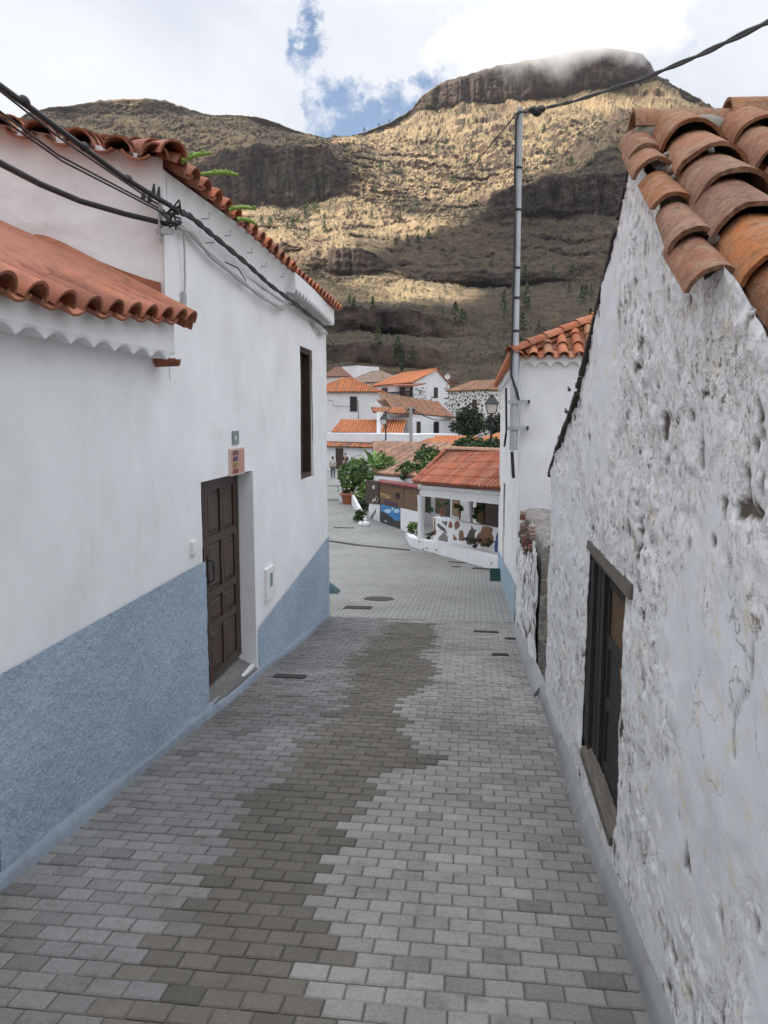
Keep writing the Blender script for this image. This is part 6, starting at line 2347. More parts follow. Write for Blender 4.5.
# satellite dish
p = P(447.5, 376.5, 93)
t = thing('satellite_dish', p, 'white satellite dish on the gable of the balcony house', 'satellite dish')
mb = MB()
ax = (CAM - p).normalized()
s1 = ax.cross(Vector((0, 0, 1))).normalized()
s2 = s1.cross(ax)
mb.grid([[p + (s1 * math.cos(a) + s2 * math.sin(a)) * r - ax * (0.12 * (1 - (r / 0.34) ** 2)) for a in [2 * PI * k / 16 for k in range(16)]] for r in (0.01, 0.12, 0.24, 0.34)], close=True)
mb.build('dish', 'plain_white', t)
mb = MB()
mb.tube([p - ax * 0.12, p - ax * 0.4 - Vector((0, 0, 0.3)), p - ax * 0.4 - Vector((0, 0, 1.4))], 0.04, 6)
mb.build('mount', 'galvanised', t)


# lamps and the village pole
def lantern(base, s, t, armat=None):
    """four sided lantern: base is the underside of the glass"""
    b0_ = Vector(base)
    mb = MB()
    w0, w1, h = 0.17 * s, 0.26 * s, 0.42 * s

    def sq(w, z):
        return [b0_ + Vector((x * w, y * w, z)) for x, y in ((-1, -1), (1, -1), (1, 1), (-1, 1))]
    mb.grid([sq(w0 * 0.92, 0.0), sq(w1 * 0.92, h)], close=True, smooth=False)
    mb.build('glass', 'lantern_glass', t)
    mb = MB()
    l, u_ = sq(w0, 0), sq(w1, h)
    for i in range(4):
        mb.tube([l[i], u_[i]], 0.018 * s, 4)
        mb.tube([l[i], l[(i + 1) % 4]], 0.018 * s, 4)
        mb.tube([u_[i], u_[(i + 1) % 4]], 0.022 * s, 4)
    mb.face(sq(w0, 0)[::-1])
    mb.grid([sq(w1 * 1.18, h), sq(w1 * 0.55, h + 0.26 * s), sq(w1 * 0.35, h + 0.28 * s), sq(w1 * 0.35, h + 0.36 * s)], close=True, smooth=False)
    mb.face(sq(w1 * 0.35, h + 0.36 * s))
    mb.tube([b0_ + Vector((0, 0, h + 0.36 * s)), b0_ + Vector((0, 0, h + 0.46 * s))], [0.04 * s, 0.01], 6)
    mb.build('frame', 'black_iron', t)


lb = P(491.5, 413.5, 31)
t = thing('street_lantern', (lb.x, lb.y, gz(lb.y)), 'old style black street lantern on a post beside the narrow white house', 'street lamp')
lantern(lb, 0.95, t)
mb = MB()
mb.tube([(lb.x, lb.y, gz(lb.y) - 0.1), (lb.x, lb.y, gz(lb.y) + 0.8), (lb.x, lb.y, lb.z - 0.1), lb], [0.1, 0.06, 0.045, 0.06], 10)
for sg in (-1, 1):
    c_ = Vector((lb.x + sg * 0.22, lb.y, lb.z - 0.42))
    mb.tube([c_ + Vector((0.2 * math.cos(a) * sg, 0, 0.2 * math.sin(a))) for a in [k * 0.5 + 1.5 for k in range(9)]], 0.02, 5)
mb.build('post', 'black_iron', t)
lb = P(385, 424.5, 62)
t = thing('street_lantern', (lb.x, lb.y, -0.6), 'small black lantern on an iron bracket above the bright orange roof', 'street lamp')
lantern(lb - Vector((0.1, 0, 0)), 1.05, t)
mb = MB()
a, b_ = P(385.8, 440, 62.3), P(385.8, 411, 62.3)
mb.tube([a, b_], 0.07, 6)
mb.tube([b_ + Vector((-0.1, 0, -0.1)), lb + Vector((0.0, 0, 1.0)), lb + Vector((-0.1, 0, 0.85))], 0.04, 5)
mb.build('bracket', 'black_iron', t)
t = thing('utility_pole', P(411, 455, 50), 'grey concrete utility pole with black cables among the village roofs', 'utility pole')
a, b_ = P(411, 456, 50), P(411, 406.5, 50)
mb = MB()
mb.tube([Vector((a.x, a.y, -2.8)), b_], [0.14, 0.1], 8)
mb.build('post', 'concrete_pole', t)
mb = MB()
mb.box(b_.x - 0.25, b_.y - 0.05, b_.z - 0.25, b_.x + 0.25, b_.y + 0.05, b_.z - 0.15)
mb.tube([b_ + Vector((0.1, 0, -0.2)), b_ + Vector((0.25, 0, -0.45))], 0.06, 5)
mb.build('cross_arm', 'black_iron', t)
cable('village_cable', [P(386, 411, 62), b_ + Vector((-0.1, 0, -0.15))], 0.035, 'cable_black', 'black cable sagging between the small lantern and the concrete pole', sag=0.6)
cable('village_cable', [b_ + Vector((0.1, 0, -0.15)), P(455, 417, 66)], 0.035, 'cable_black', 'black cable running right from the concrete pole to the brown roofed house', sag=0.5)
cable('village_cable', [P(327, 441.5, 63.5), P(355, 442.5, 63.5), P(375, 443.5, 63), P(386, 440, 62.3)], 0.03, 'cable_black', 'black cable along the white wall of the low house')
cable('village_cable', [P(328, 400, 84.8), P(333, 401, 84.8), P(333.2, 406, 84.8), P(350, 406.4, 84.8)], 0.03, 'cable_black', 'thin cable stepping across the facade of the hip roofed house', n=3)
cable('village_cable', [P(357.8, 400, 84.8), P(358.5, 424, 84.8)], 0.04, 'cable_black', 'dark downpipe right of the brown window of the hip roofed house', 'pipe', n=3)

# ------------------------------------------------------------------ the mountain
HX = [-420, -150, 0, 60, 100, 150, 200, 250, 300, 330, 350, 380, 415, 450, 490, 530, 570, 610, 650, 700, 760, 850, 1000, 1250]


def tab(*pairs):
    xs_, ys_ = zip(*pairs)
    return lambda x: np.interp(x, xs_, ys_)


# each entry: image height along the columns, and the distance it stands at
LINES = [
    (tab((-420, 424), (1250, 424)), tab((-420, 135), (1250, 135))),
    (tab((-420, 388), (330, 386), (500, 388), (1250, 388)), tab((-420, 185), (1250, 185))),
    (tab((-420, 362), (330, 362), (420, 366), (500, 362), (1250, 360)), tab((-420, 245), (1250, 245))),
    (tab((-420, 340), (330, 345), (390, 342), (440, 350), (500, 352), (1250, 340)), tab((-420, 248), (330, 248), (450, 247.5), (1250, 249))),
    (tab((-420, 325), (330, 331), (420, 335), (500, 338), (600, 325), (1250, 320)), tab((-420, 320), (1250, 325))),
    (tab((-420, 300), (330, 308), (400, 307), (440, 316), (500, 327), (600, 315), (1250, 305)), tab((-420, 323), (330, 323.5), (440, 323), (500, 332), (1250, 335))),
    (tab((-420, 290), (330, 299), (400, 300), (470, 301), (500, 305), (600, 300), (1250, 290)), tab((-420, 385), (1250, 410))),
    (tab((-420, 270), (297, 274), (345, 280), (400, 278), (450, 281), (500, 285), (600, 285), (1250, 275)), tab((-420, 500), (345, 520), (1250, 500))),
    (tab((-420, 250), (240, 262), (297, 265), (345, 272), (380, 270), (440, 281), (520, 282), (600, 280), (1250, 260)), tab((-420, 560), (1250, 540))),
    (tab((-420, 225), (240, 240), (297, 243), (345, 245), (366, 252), (400, 266), (440, 270), (520, 266), (600, 262), (1250, 240)), tab((-420, 566), (1250, 547))),
    (tab((-420, 195), (200, 212), (250, 218), (300, 222), (350, 225), (400, 238), (450, 240), (500, 238), (600, 235), (1250, 220)), tab((-420, 700), (300, 700), (400, 660), (500, 650), (1250, 650))),
    (tab((-420, 180), (150, 196), (200, 202), (250, 203), (300, 205), (345, 190), (370, 200), (420, 212), (485, 218), (500, 215), (560, 214), (640, 212), (1250, 200)), tab((-420, 800), (345, 800), (420, 760), (490, 735), (1250, 730))),
    (tab((-420, 140), (0, 150), (150, 160), (200, 160), (225, 146), (260, 142), (320, 143), (345, 158), (370, 178), (420, 198), (480, 202), (494, 192), (530, 178), (575, 171), (640, 168), (1250, 160)), tab((-420, 825), (345, 825), (420, 800), (485, 770), (500, 752), (1250, 745))),
    (tab((-420, 130), (0, 140), (150, 142), (250, 135), (320, 139), (350, 146), (380, 160), (440, 172), (500, 168), (560, 158), (610, 142), (650, 140), (760, 150), (1250, 160)), tab((-420, 960), (300, 980), (380, 900), (500, 880), (620, 850), (1250, 850))),
    (tab((-420, 128), (0, 130), (50, 120), (120, 117), (180, 118), (250, 122), (300, 134), (325, 138.5), (350, 137.5), (375, 138), (420, 130), (500, 128), (600, 118), (660, 116), (720, 125), (760, 155), (1250, 190)), tab((-420, 1080), (300, 1100), (380, 1060), (500, 1000), (1250, 980))),
    (tab((-420, 127), (0, 129), (50, 117), (110, 114), (170, 113), (250, 120), (300, 133), (325, 138.2), (350, 136.8), (365, 133), (395, 122), (415, 110), (430, 106), (500, 99), (560, 92), (600, 88), (640, 81), (655, 78), (680, 91), (708, 108), (760, 152), (1250, 188)), tab((-420, 1150), (350, 1160), (420, 1150), (1250, 1130))),
    (tab((-420, 125), (0, 127), (30, 112), (48, 107), (75, 104), (100, 100), (120, 98.5), (150, 99), (165, 100), (180, 106), (200, 111), (215, 115), (235, 114), (265, 117), (275, 121), (300, 131), (325, 137.5), (350, 136), (365, 131), (390, 121), (412, 108), (417, 101), (425, 92), (440, 83), (470, 73), (500, 64), (540, 57), (570, 51), (600, 47), (620, 49), (642, 53), (650, 62), (656, 74), (680, 88), (700, 98), (708, 105), (720, 114), (760, 150), (1250, 186)), tab((-420, 1180), (350, 1180), (420, 1172), (640, 1165), (1250, 1170))),
    (tab((-420, 200), (350, 200), (600, 140), (1250, 240)), tab((-420, 1700), (1250, 1700))),
]
SUBS = [4, 14, 12, 16, 14, 12, 18, 16, 16, 26, 24, 40, 34, 30, 12, 34, 10]


def px_to_world(x, y, D):
    a = (x - 384) / FPX
    b_ = (512 - y) / FPX
    rx = FW.x + a * RT.x + b_ * UP.x
    ry_ = FW.y + a * RT.y + b_ * UP.y
    rz = FW.z + a * RT.z + b_ * UP.z
    k = D / ry_
    return CAM.x + rx * k, CAM.y + ry_ * k, CAM.z + rz * k


cols_ = np.concatenate([np.arange(-420, -20, 6.0), np.arange(-20, 720, 1.05), np.arange(720, 1250, 6.0)])
wobx = cols_ + 6 * fbm(cols_ / 23.0, 0 * cols_, 0 * cols_, 3, 201)
rowsX, rowsY, rowsZ, prev_d = [], [], [], None
for li in range(len(LINES) - 1):
    (ya, da), (yb, db) = LINES[li], LINES[li + 1]
    top_line = li + 1 >= 16
    jy = 5.0 * fbm(cols_ / 30.0, 0 * cols_ + li * 3.3, 0 * cols_, 4, 210 + li)
    jy2 = 5.0 * fbm(cols_ / 30.0, 0 * cols_ + (li + 1) * 3.3, 0 * cols_, 4, 211 + li)
    x_a, x_b = wobx, wobx
    if li == 16:
        x_a = cols_
    if li + 1 >= 16:
        x_b = cols_
    if li in (2, 4, 8, 11):
        # cliffs come and go along the slope
        cw = np.clip(0.5 + 1.6 * fbm(cols_ / 60.0, 0 * cols_ + li, 0 * cols_, 4, 240 + li) + (0.6 if li == 11 else 0.15), 0, 1)
        gentle = {2: 14, 4: 22, 8: 34, 11: 60}[li]
        db_arr = da(cols_) + (db(cols_) - da(cols_)) * cw + gentle * (1 - cw)
    else:
        db_arr = db(cols_)
    da_arr = prev_d if li and prev_d is not None else da(cols_)
    prev_d = db_arr
    Ya = ya(x_a) + (jy if 1 < li < 14 else 0.25 * jy if li == 14 or li == 15 else 0.0)
    Yb = yb(x_b) + (jy2 if 1 < li + 1 < 14 else 0.25 * jy2 if li + 1 in (14, 15) else 0.0)
    if li + 1 == 16:
        Yb = Yb + 0.9 * fbm(cols_ / 5.0, 0 * cols_, 0 * cols_, 3, 260)
    if li == 16:
        Ya = Ya + 0.9 * fbm(cols_ / 5.0, 0 * cols_, 0 * cols_, 3, 260)
    Ya = np.maximum(Ya, Yb + 1.0) if li < 16 else Ya
    Xa, Ya_, Za = px_to_world(cols_, Ya, da_arr)
    Xb, Yb_, Zb = px_to_world(cols_, Yb, db_arr)
    n = SUBS[li]
    for k in range(n + (1 if li == len(LINES) - 2 else 0)):
        t = k / n
        rowsX.append(Xa + (Xb - Xa) * t)
        rowsY.append(Ya_ + (Yb_ - Ya_) * t)
        rowsZ.append(Za + (Zb - Za) * t)
HXa, HYa, HZa = np.array(rowsX), np.array(rowsY), np.array(rowsZ)
UX, UY, UZ = HXa.copy(), HYa.copy(), HZa.copy()
# steepness from the undisplaced surface
dz = np.gradient(HZa, axis=0)
dr = np.sqrt(np.gradient(HXa, axis=0) ** 2 + np.gradient(HYa, axis=0) ** 2)
st = np.clip((dz / (dr + 1e-6) - 0.8) / 1.3, 0, 1)
for _ in range(3):
    st[1:-1] = (st[:-2] + 2 * st[1:-1] + st[2:]) / 4
    st[:, 1:-1] = (st[:, :-2] + 2 * st[:, 1:-1] + st[:, 2:]) / 4
dist = np.sqrt(HXa ** 2 + HYa ** 2)
sc_ = np.clip(dist / 700.0, 0.3, 1.3)
az = np.arctan2(HXa, HYa) * 700
# fluted cliffs, gullies down the slopes, boulders and ledges
flute = np.abs(fbm(az / 15.0, HZa / 160.0, dist / 400, 4, 301)) * 30 + np.abs(fbm(az / 5.0, HZa / 60.0, dist / 200, 3, 302)) * 9.0
gully = -np.abs(fbm(az / 60.0 + HZa / 160.0, HZa / 300.0, dist / 600, 4, 303)) * 42
rock = fbm(HXa / 18.0, HYa / 18.0, HZa / 9.0, 5, 304, 0.55) * 5.5
fine = fbm(HXa / 3.5, HYa / 3.5, HZa / 2.5, 3, 305) * 2.4
lph = HZa / 24.0 + 1.6 * fbm(az / 90, HZa / 90, 0 * az, 3, 306)
lfr = lph - np.floor(lph)
lmask = np.clip(fbm(az / 70, HZa / 45, 0 * az + 2, 3, 307) * 3 + 0.35, 0, 1)
ledge = -(np.clip((lfr - 0.62) / 0.38, 0, 1) ** 0.5 - lfr) * 13 * lmask * (1 - st) * -1
lph2 = HZa / 8.0 + 1.2 * fbm(az / 40, HZa / 40, 0 * az, 2, 308)
ledge = ledge + np.abs((lph2 - np.floor(lph2)) - 0.5) * 2.5
amt = np.clip((dist - 140) / 200, 0, 1)
flute = (flute - 11) * np.clip((HZa + 60) / 300, 0.25, 1)
dd_ = (flute * st + gully * (1 - st) + rock + fine + ledge) * sc_ * amt
nrow = HXa.shape[0]
rowi = np.arange(nrow)[:, None]
top_i = sum(SUBS[:16])
fade = np.clip(np.abs(rowi - top_i) / 10.0, 0.25, 1.0)
dd_ = dd_ * fade
ux, uy = HXa / dist, HYa / dist
HXa = HXa - ux * dd_
HYa = HYa - uy * dd_
HZa = HZa + (rock * 0.35 + fine * 0.7) * sc_ * amt * fade * (1 - 0.6 * st)
HZa = np.maximum(HZa, -6)
nr, nc = HXa.shape
V = np.stack([HXa, HYa, HZa], -1).reshape(-1, 3)
i, j = np.meshgrid(np.arange(nr - 1), np.arange(nc - 1), indexing='ij')
a = (i * nc + j).ravel()
Fq = np.stack([a, a + 1, a + nc + 1, a + nc], -1)
def in_poly(x, y, poly):
    r = np.zeros(np.shape(x), bool)
    n = len(poly)
    for k in range(n):
        x1, y1 = poly[k]
        x2, y2 = poly[(k + 1) % n]
        cond = ((y1 > y) != (y2 > y)) & (x < (x2 - x1) * (y - y1) / (y2 - y1 + 1e-12) + x1)
        r ^= cond
    return r


# dark scrub plus cloud shade painted into the colour on right flank and foot
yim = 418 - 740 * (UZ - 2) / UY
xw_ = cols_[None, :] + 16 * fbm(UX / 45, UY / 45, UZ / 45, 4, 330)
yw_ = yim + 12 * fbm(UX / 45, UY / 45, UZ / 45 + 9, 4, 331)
scrub_shade = in_poly(xw_, yw_, [(-420, 268), (300, 274), (350, 268), (400, 244), (450, 228), (500, 205), (560, 172), (620, 140), (900, 130), (1250, 200), (1250, 430), (-420, 430)])
scrub_shade &= ~in_poly(xw_, yw_, [(318, 276), (380, 272), (450, 279), (486, 290), (470, 300), (410, 302), (320, 302)])  # sunlit strip left out of the painted shade
scrub_shade = scrub_shade.astype(float)
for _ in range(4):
    scrub_shade[1:-1] = (scrub_shade[:-2] + scrub_shade[1:-1] + scrub_shade[2:]) / 3
    scrub_shade[:, 1:-1] = (scrub_shade[:, :-2] + scrub_shade[:, 1:-1] + scrub_shade[:, 2:]) / 3
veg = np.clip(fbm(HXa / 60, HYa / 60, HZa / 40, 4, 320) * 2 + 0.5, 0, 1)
C_ = np.stack([st, veg, scrub_shade], -1).reshape(-1, 3)

m, nt, b = new_mat('mountain_rock')
v = coord(nt)
geo = N(nt, 'ShaderNodeNewGeometry')
sepn = N(nt, 'ShaderNodeSeparateXYZ', {0: geo.outputs['Normal']})
sepc = N(nt, 'ShaderNodeSeparateColor', {0: N(nt, 'ShaderNodeVertexColor', layer_name='Col').outputs[0]})
nA = noise(nt, v, 0.02, 9, 0.62)
nB = noise(nt, v, 0.11, 8, 0.68)
nC = noise(nt, v, 0.5, 5, 0.7)
vv = N(nt, 'ShaderNodeMapping', {'Vector': v, 'Scale': (0.10, 0.10, 0.018)}).outputs[0]
nV = noise(nt, vv, 1.0, 7, 0.68)
hv = N(nt, 'ShaderNodeMapping', {'Vector': v, 'Scale': (0.006, 0.006, 0.09)}).outputs[0]
nH = noise(nt, hv, 1.0, 6, 0.65)
slope_c = ramp(nt, nA, (0.30, (0.07, 0.052, 0.037)), (0.42, (0.155, 0.113, 0.07)), (0.54, (0.235, 0.172, 0.098)), (0.70, (0.175, 0.123, 0.074)))
slope_c = mix(nt, 1.0, slope_c, ramp(nt, nB, (0.28, G3(0.62)), (0.5, G3(1.0)), (0.75, G3(1.2))), 'MULTIPLY')
# grey brown scrub colour, darkened to carry the painted cloud shade
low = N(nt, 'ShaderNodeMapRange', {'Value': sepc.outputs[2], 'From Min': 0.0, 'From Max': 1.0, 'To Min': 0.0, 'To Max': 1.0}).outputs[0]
scrub_shade_c = ramp(nt, nB, (0.3, (0.017, 0.0135, 0.010)), (0.5, (0.044, 0.033, 0.023)), (0.72, (0.095, 0.07, 0.046)))
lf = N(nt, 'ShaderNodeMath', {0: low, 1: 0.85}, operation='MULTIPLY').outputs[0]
slope_c = mix(nt, lf, slope_c, scrub_shade_c)
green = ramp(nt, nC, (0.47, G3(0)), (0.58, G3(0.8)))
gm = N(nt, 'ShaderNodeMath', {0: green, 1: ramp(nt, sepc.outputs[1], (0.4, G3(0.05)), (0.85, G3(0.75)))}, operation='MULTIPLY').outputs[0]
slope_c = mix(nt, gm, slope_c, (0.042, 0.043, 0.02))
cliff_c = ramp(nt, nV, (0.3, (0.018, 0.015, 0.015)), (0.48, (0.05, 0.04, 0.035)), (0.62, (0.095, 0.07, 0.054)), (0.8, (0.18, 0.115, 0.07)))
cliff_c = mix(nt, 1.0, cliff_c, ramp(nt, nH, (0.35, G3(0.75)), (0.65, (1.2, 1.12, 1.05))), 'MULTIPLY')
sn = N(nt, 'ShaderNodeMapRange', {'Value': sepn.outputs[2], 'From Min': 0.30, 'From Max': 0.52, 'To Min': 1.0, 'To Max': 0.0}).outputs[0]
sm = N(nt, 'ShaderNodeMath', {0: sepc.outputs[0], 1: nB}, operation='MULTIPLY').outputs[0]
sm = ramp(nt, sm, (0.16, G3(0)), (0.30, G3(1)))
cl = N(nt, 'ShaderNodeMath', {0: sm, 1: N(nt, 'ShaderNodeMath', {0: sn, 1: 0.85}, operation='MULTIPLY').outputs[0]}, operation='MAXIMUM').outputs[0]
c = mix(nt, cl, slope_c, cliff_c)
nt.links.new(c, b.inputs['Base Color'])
b.inputs['Roughness'].default_value = 0.95
b.inputs['Specular IOR Level'].default_value = 0.1
bump(nt, b, mix(nt, 0.5, nB, nC), 0.7, 1.1)
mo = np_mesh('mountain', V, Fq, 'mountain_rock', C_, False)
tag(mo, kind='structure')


def hill_at(x, y):
    """point of the mountain surface seen at a pixel"""
    j = int(np.argmin(np.abs(cols_ - x)))
    X_, Y_, Z_ = UX[:top_i + 1, j], UY[:top_i + 1, j], UZ[:top_i + 1, j]
    r = ray(float(cols_[j]), y)
    el = (Z_ - CAM.z) / Y_
    k = int(np.argmin(np.abs(el - r.z / r.y)))
    return Vector((HXa[k, j], HYa[k, j], HZa[k, j]))


# ------------------------------------------------------------------ pines and scrub on the mountain
def pine_mesh(seed, h=1.0):
    r_ = random.Random(seed)
    mb = MB()
    for i in range(300):
        t = r_.random() ** 0.8
        z = 0.12 + 0.88 * t
        rad = 0.24 * (1 - t) ** 0.8 * (0.6 + 0.5 * r_.random()) * (1 + 0.35 * math.sin(t * 26 + seed))
        a_ = r_.uniform(0, 2 * PI)
        p = Vector((math.cos(a_) * rad, math.sin(a_) * rad, z))
        l = 0.045 * r_.uniform(0.6, 1.4)
        q1_ = Vector((r_.gauss(0, 1), r_.gauss(0, 1), r_.gauss(0, 0.7))).normalized() * l
        q2_ = q1_.cross(Vector((r_.gauss(0, 1), r_.gauss(0, 1), r_.gauss(0, 1)))).normalized() * l * 0.8
        f = r_.uniform(0.6, 1.4)
        mb.face([p - q1_, p + q2_, p + q1_, p - q2_], (0.085 * f, 0.12 * f, 0.04 * f))
    return mb


def tree_pair(name, seed):
    cr = pine_mesh(seed).build('crown', 'leaf')
    mt = MB()
    mt.tube([(0, 0, -0.1), (0, 0, 0.3), (0, 0, 0.85)], [0.025, 0.02, 0.006], 5, (0.1, 0.07, 0.05))
    tk = mt.build('trunk', 'attr_rough')
    return cr, tk


pairs = [tree_pair('pine', s_) for s_ in (3, 8, 15)]
RP = random.Random(99)
spots = []
for (x0, x1, y0, y1, n, h) in ((488, 592, 262, 330, 22, 7.5), (250, 335, 180, 232, 34, 8), (340, 470, 285, 365, 14, 5), (370, 480, 190, 262, 9, 9), (440, 600, 120, 165, 16, 9), (355, 412, 108, 132, 5, 6), (340, 480, 150, 200, 8, 9), (500, 590, 330, 372, 12, 4.5)):
    for i in range(n):
        spots.append((RP.uniform(x0, x1), RP.uniform(y0, y1), h * RP.uniform(0.6, 1.35)))
used = set()
PINE_LABEL = {}
for k, (x, y, h) in enumerate(spots):
    p = hill_at(x, y)
    if k < 22 or y > 330:
        lab, grp = 'small dark green pine on the shaded lower slope of the mountain', 'pines on the shaded slope'
    elif x < 340 and y > 175:
        lab, grp = 'small bright green pine on the sunlit slope above the left house eave', 'pines on the sunlit left slope'
    elif y < 170:
        lab, grp = 'tiny pine high on the mountain near the summit cliffs', 'pines high on the mountain'
    else:
        lab, grp = 'small lone pine among the tan rocks in the middle of the mountain', 'pines on the middle slopes'
    o = thing('pine_tree', p, lab, 'tree', grp)
    o.rotation_euler = (0, 0, RP.uniform(0, 6.28))
    w_ = h * RP.uniform(0.9, 1.5)
    for src in pairs[k % 3]:
        if (k % 3, src.name) not in used:
            used.add((k % 3, src.name))
            c2 = src
        else:
            c2 = src.copy()
            col.objects.link(c2)
        c2.parent = o
        c2.scale = (w_, w_, h)
p = P(402, 370, 150)
t = thing('cypress_tree', (p.x, p.y, p.z - 1), 'slim dark cypress standing just above the balcony house roof', 'tree')
mb = MB()
for i in range(700):
    tt = RP.random()
    rad = 0.62 * math.sin(PI * min(1, 0.15 + tt * 0.85)) ** 0.7 * RP.uniform(0.5, 1.1)
    a_ = RP.uniform(0, 2 * PI)
    q_ = Vector((p.x + math.cos(a_) * rad, p.y + math.sin(a_) * rad, p.z + tt * 4.4))
    l = 0.16 * RP.uniform(0.6, 1.3)
    e1_ = Vector((RP.gauss(0, .5), RP.gauss(0, .5), 1)).normalized() * l
    e2_ = e1_.cross(Vector((RP.gauss(0, 1), RP.gauss(0, 1), 0))).normalized() * l * 0.5
    f = RP.uniform(0.6, 1.3)
    mb.face([q_ - e1_, q_ + e2_, q_ + e1_, q_ - e2_], (0.025 * f, 0.05 * f, 0.02 * f))
mb.build('crown', 'leaf', t)
mb = MB()
mb.tube([(p.x, p.y, p.z - 1.5), (p.x, p.y, p.z + 2)], [0.15, 0.05], 6, (0.08, 0.06, 0.05))
mb.build('trunk', 'attr_rough', t)

# scrub: too many to count
mb = MB()
ok_rows = np.arange(4, top_i - 4)
Rq = np.random.RandomState(5)
cnt = 0
vis = (cols_ > -20) & (cols_ < 720)
vc = np.where(vis)[0]
while cnt < 14000:
    ri = int(Rq.choice(ok_rows))
    ci = int(Rq.choice(vc))
    if st[ri, ci] > 0.6 and Rq.rand() < 0.8:
        continue
    if veg[ri, ci] < Rq.rand() * 0.9:
        continue
    d_ = dist[ri, ci]
    s_ = Rq.uniform(0.35, 1.0) * (0.5 + d_ / 700.0)
    p = Vector((HXa[ri, ci], HYa[ri, ci], HZa[ri, ci])) + Vector((Rq.uniform(-1, 1), 0, 0))
    g_ = Rq.rand()
    f = Rq.uniform(0.6, 1.3)
    c = (0.05 * f, 0.058 * f, 0.024 * f) if g_ < 0.4 else (0.09 * f, 0.10 * f, 0.035 * f) if g_ < 0.52 else (0.06 * f, 0.045 * f, 0.035 * f)
    a_ = Rq.uniform(0, 6.28)
    for k in range(3):
        an = a_ + k * 2.09
        dx, dy = math.cos(an) * s_, math.sin(an) * s_
        mb.face([p + Vector((dx, dy, -0.2)), p + Vector((-dy * 0.6, dx * 0.6, s_ * 0.5)), p + Vector((0, 0, s_ * Rq.uniform(0.7, 1.3))), p + Vector((dy * 0.6, -dx * 0.6, s_ * 0.4))], c)
    cnt += 1
tag(mb.build('mountain_scrub', 'leaf'), 'dry scrub and low bushes dotted all over the mountainside', 'scrub', None, 'stuff')

# ------------------------------------------------------------------ clouds
m, nt, b = new_mat('cloud_white')
b.inputs['Base Color'].default_value = (0.9, 0.9, 0.9, 1)
b.inputs['Roughness'].default_value = 1.0


def cloud(pts3, alt, cell, label, rag=30.0, hole=None):  # slab added out of view, outlined by the shade it should cast
    """unseen cloud bank at altitude alt, outlined to cast shade on the given ground"""
    def toc(p):
        k = (alt - p.z) / SUN.z
        return (p.x + SUN.x * k, p.y + SUN.y * k)
    poly = [toc(p) for p in pts3]
    holes = [[toc(p) for p in hh] for hh in (hole or [])]
    xs_ = [p[0] for p in poly]
    ys_ = [p[1] for p in poly]
    gx = np.arange(min(xs_) - rag * 2, max(xs_) + rag * 2, cell)
    gy = np.arange(min(ys_) - rag * 2, max(ys_) + rag * 2, cell)
    X_, Y_ = np.meshgrid(gx, gy, indexing='ij')
    wx_ = X_ + rag * fbm(X_ / (rag * 2.2), Y_ / (rag * 2.2), 0 * X_, 4, 401)
    wy_ = Y_ + rag * fbm(X_ / (rag * 2.2), Y_ / (rag * 2.2), 0 * X_ + 7, 4, 402)
    m_ = in_poly(wx_, wy_, poly)
    for hh in holes:
        m_ &= ~in_poly(X_ + (wx_ - X_) * 0.35, Y_ + (wy_ - Y_) * 0.35, hh)
    cx = m_[:-1, :-1] & m_[1:, :-1] & m_[:-1, 1:] & m_[1:, 1:]
    nx, ny = m_.shape
    zt = alt + 25 + 22 * fbm(X_ / 60, Y_ / 60, 0 * X_, 3, 403)
    zb_ = alt - 12 + 8 * fbm(X_ / 50, Y_ / 50, 0 * X_, 3, 404)
    Vt = np.stack([X_, Y_, zt], -1).reshape(-1, 3)
    Vb = np.stack([X_, Y_, zb_], -1).reshape(-1, 3)
    V_ = np.vstack([Vt, Vb])
    ii, jj = np.where(cx)
    a_ = ii * ny + jj
    q = np.stack([a_, a_ + ny, a_ + ny + 1, a_ + 1], -1)
    off = nx * ny
    fs = [q, q[:, ::-1] + off]
    pad = np.pad(cx, 1)
    for di, dj, e0_, e1_ in ((-1, 0, (0, 1), (0, 0)), (1, 0, (1, 0), (1, 1)), (0, -1, (0, 0), (1, 0)), (0, 1, (1, 1), (0, 1))):
        nb_ = pad[1 + di:pad.shape[0] - 1 + di, 1 + dj:pad.shape[1] - 1 + dj]
        i2, j2 = np.where(cx & ~nb_)
        va = (i2 + e0_[0]) * ny + j2 + e0_[1]
        vb = (i2 + e1_[0]) * ny + j2 + e1_[1]
        fs.append(np.stack([va, vb, vb + off, va + off], -1))
    Fc = np.vstack(fs)
    us, inv = np.unique(Fc.ravel(), return_inverse=True)
    o = np_mesh('cloud', V_[us], inv.reshape(-1, 4), 'cloud_white', None, True)  # slab added out of view to cast shade
    tag(o, label, 'cloud', None, 'stuff')
    return o


S1 = [hill_at(x, y) for x, y in ((200, 262), (300, 270), (345, 268), (372, 252), (400, 240), (440, 226), (480, 209), (520, 190), (560, 168), (600, 148), (640, 132), (700, 135), (760, 170))]
far_r = Vector((520, 560, 120))
S1 += [far_r, Vector((430, 150, 0)), Vector((300, -90, 0)), Vector((-260, -90, 0)), Vector((-300, 160, 0)), Vector((-230, 420, 90))]
strip = [hill_at(x, y) for x, y in ((326, 280), (372, 271), (410, 272), (450, 277), (484, 287), (474, 301), (410, 305), (350, 306), (318, 304))]
cloud(S1, 1050, 9, 'unseen broad cloud bank shaped to shade the village and the lower mountain', 26, [strip])
S4 = [hill_at(x, y) for x, y in ((-30, 110), (100, 106), (190, 112), (270, 124), (325, 140), (348, 150), (350, 185), (310, 203), (240, 205), (190, 190), (120, 165), (40, 160), (-30, 160))]
cloud(S4, 1350, 9, 'unseen cloud shaped to shade the cliffs and ridge on the left of the mountain', 24)

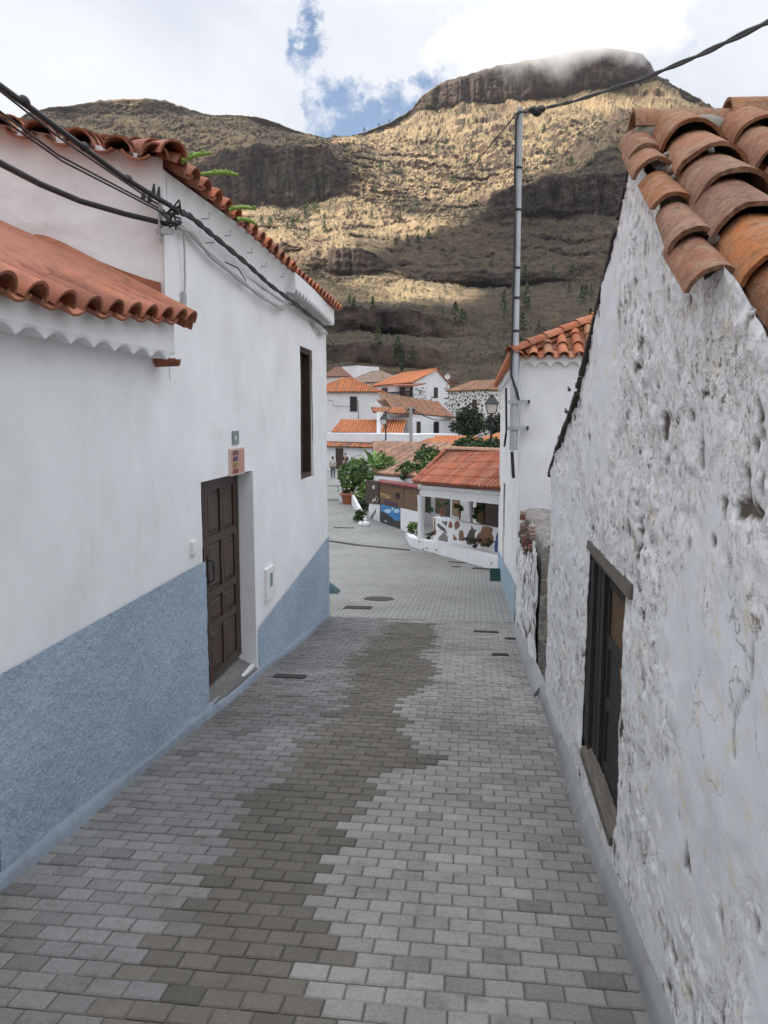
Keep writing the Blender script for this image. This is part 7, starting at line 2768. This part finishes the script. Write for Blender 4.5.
# wisps of cloud clinging to the summit
m = bpy.data.materials.new('summit_mist')
m.use_nodes = True
nt = m.node_tree
nt.nodes.clear()
out = nt.nodes.new('ShaderNodeOutputMaterial')
MATS['summit_mist'] = m
v = coord(nt)
nn_ = noise(nt, v, 0.02, 5, 0.62)
cenm = P(565, 38, 1130)
rel = N(nt, 'ShaderNodeVectorMath', {0: v, 1: tuple(cenm)}, operation='SUBTRACT').outputs[0]
rel = N(nt, 'ShaderNodeVectorMath', {0: rel, 1: (1 / 230.0, 1 / 110.0, 1 / 60.0)}, operation='MULTIPLY').outputs[0]
ln = N(nt, 'ShaderNodeVectorMath', {0: rel}, operation='LENGTH').outputs['Value']
fo = N(nt, 'ShaderNodeMapRange', {'Value': ln, 'From Min': 0.25, 'From Max': 1.0, 'To Min': 0.42, 'To Max': 0.0}).outputs[0]
dn = N(nt, 'ShaderNodeMath', {0: N(nt, 'ShaderNodeMath', {0: nn_, 1: fo}, operation='ADD').outputs[0], 1: 0.62}, operation='SUBTRACT').outputs[0]
dn = N(nt, 'ShaderNodeMath', {0: dn, 1: 0.0}, operation='MAXIMUM').outputs[0]
dn = N(nt, 'ShaderNodeMath', {0: dn, 1: 0.10}, operation='MULTIPLY').outputs[0]
pv = N(nt, 'ShaderNodeVolumePrincipled', {'Color': (1, 1, 1, 1), 'Density': dn, 'Anisotropy': 0.2})
nt.links.new(pv.outputs[0], out.inputs['Volume'])
mb = MB()
mb.ellipsoid(cenm, (230, 110, 60), 24, 12)
mb.f = [f_[::-1] for f_ in mb.f]
tag(mb.build('summit_cloud', 'summit_mist'), 'thin veil of cloud clinging to the flat summit of the mountain', 'cloud', None, 'stuff')
scene.cycles.volume_max_steps = 64
scene.cycles.volume_step_rate = 1.0
scene.cycles.volume_bounces = 6

# thin air between the village and the far cliffs
m = bpy.data.materials.new('haze_air')
m.use_nodes = True
nt = m.node_tree
nt.nodes.clear()
out = nt.nodes.new('ShaderNodeOutputMaterial')
MATS['haze_air'] = m
pv = N(nt, 'ShaderNodeVolumePrincipled', {'Color': (0.86, 0.90, 0.97, 1), 'Density': 0.00004, 'Anisotropy': 0.1})
nt.links.new(pv.outputs[0], out.inputs['Volume'])
mb = MB()
mb.box(-2300, -310, -8, 2300, 1900, 760)
tag(mb.build('haze', 'haze_air'), kind='stuff')
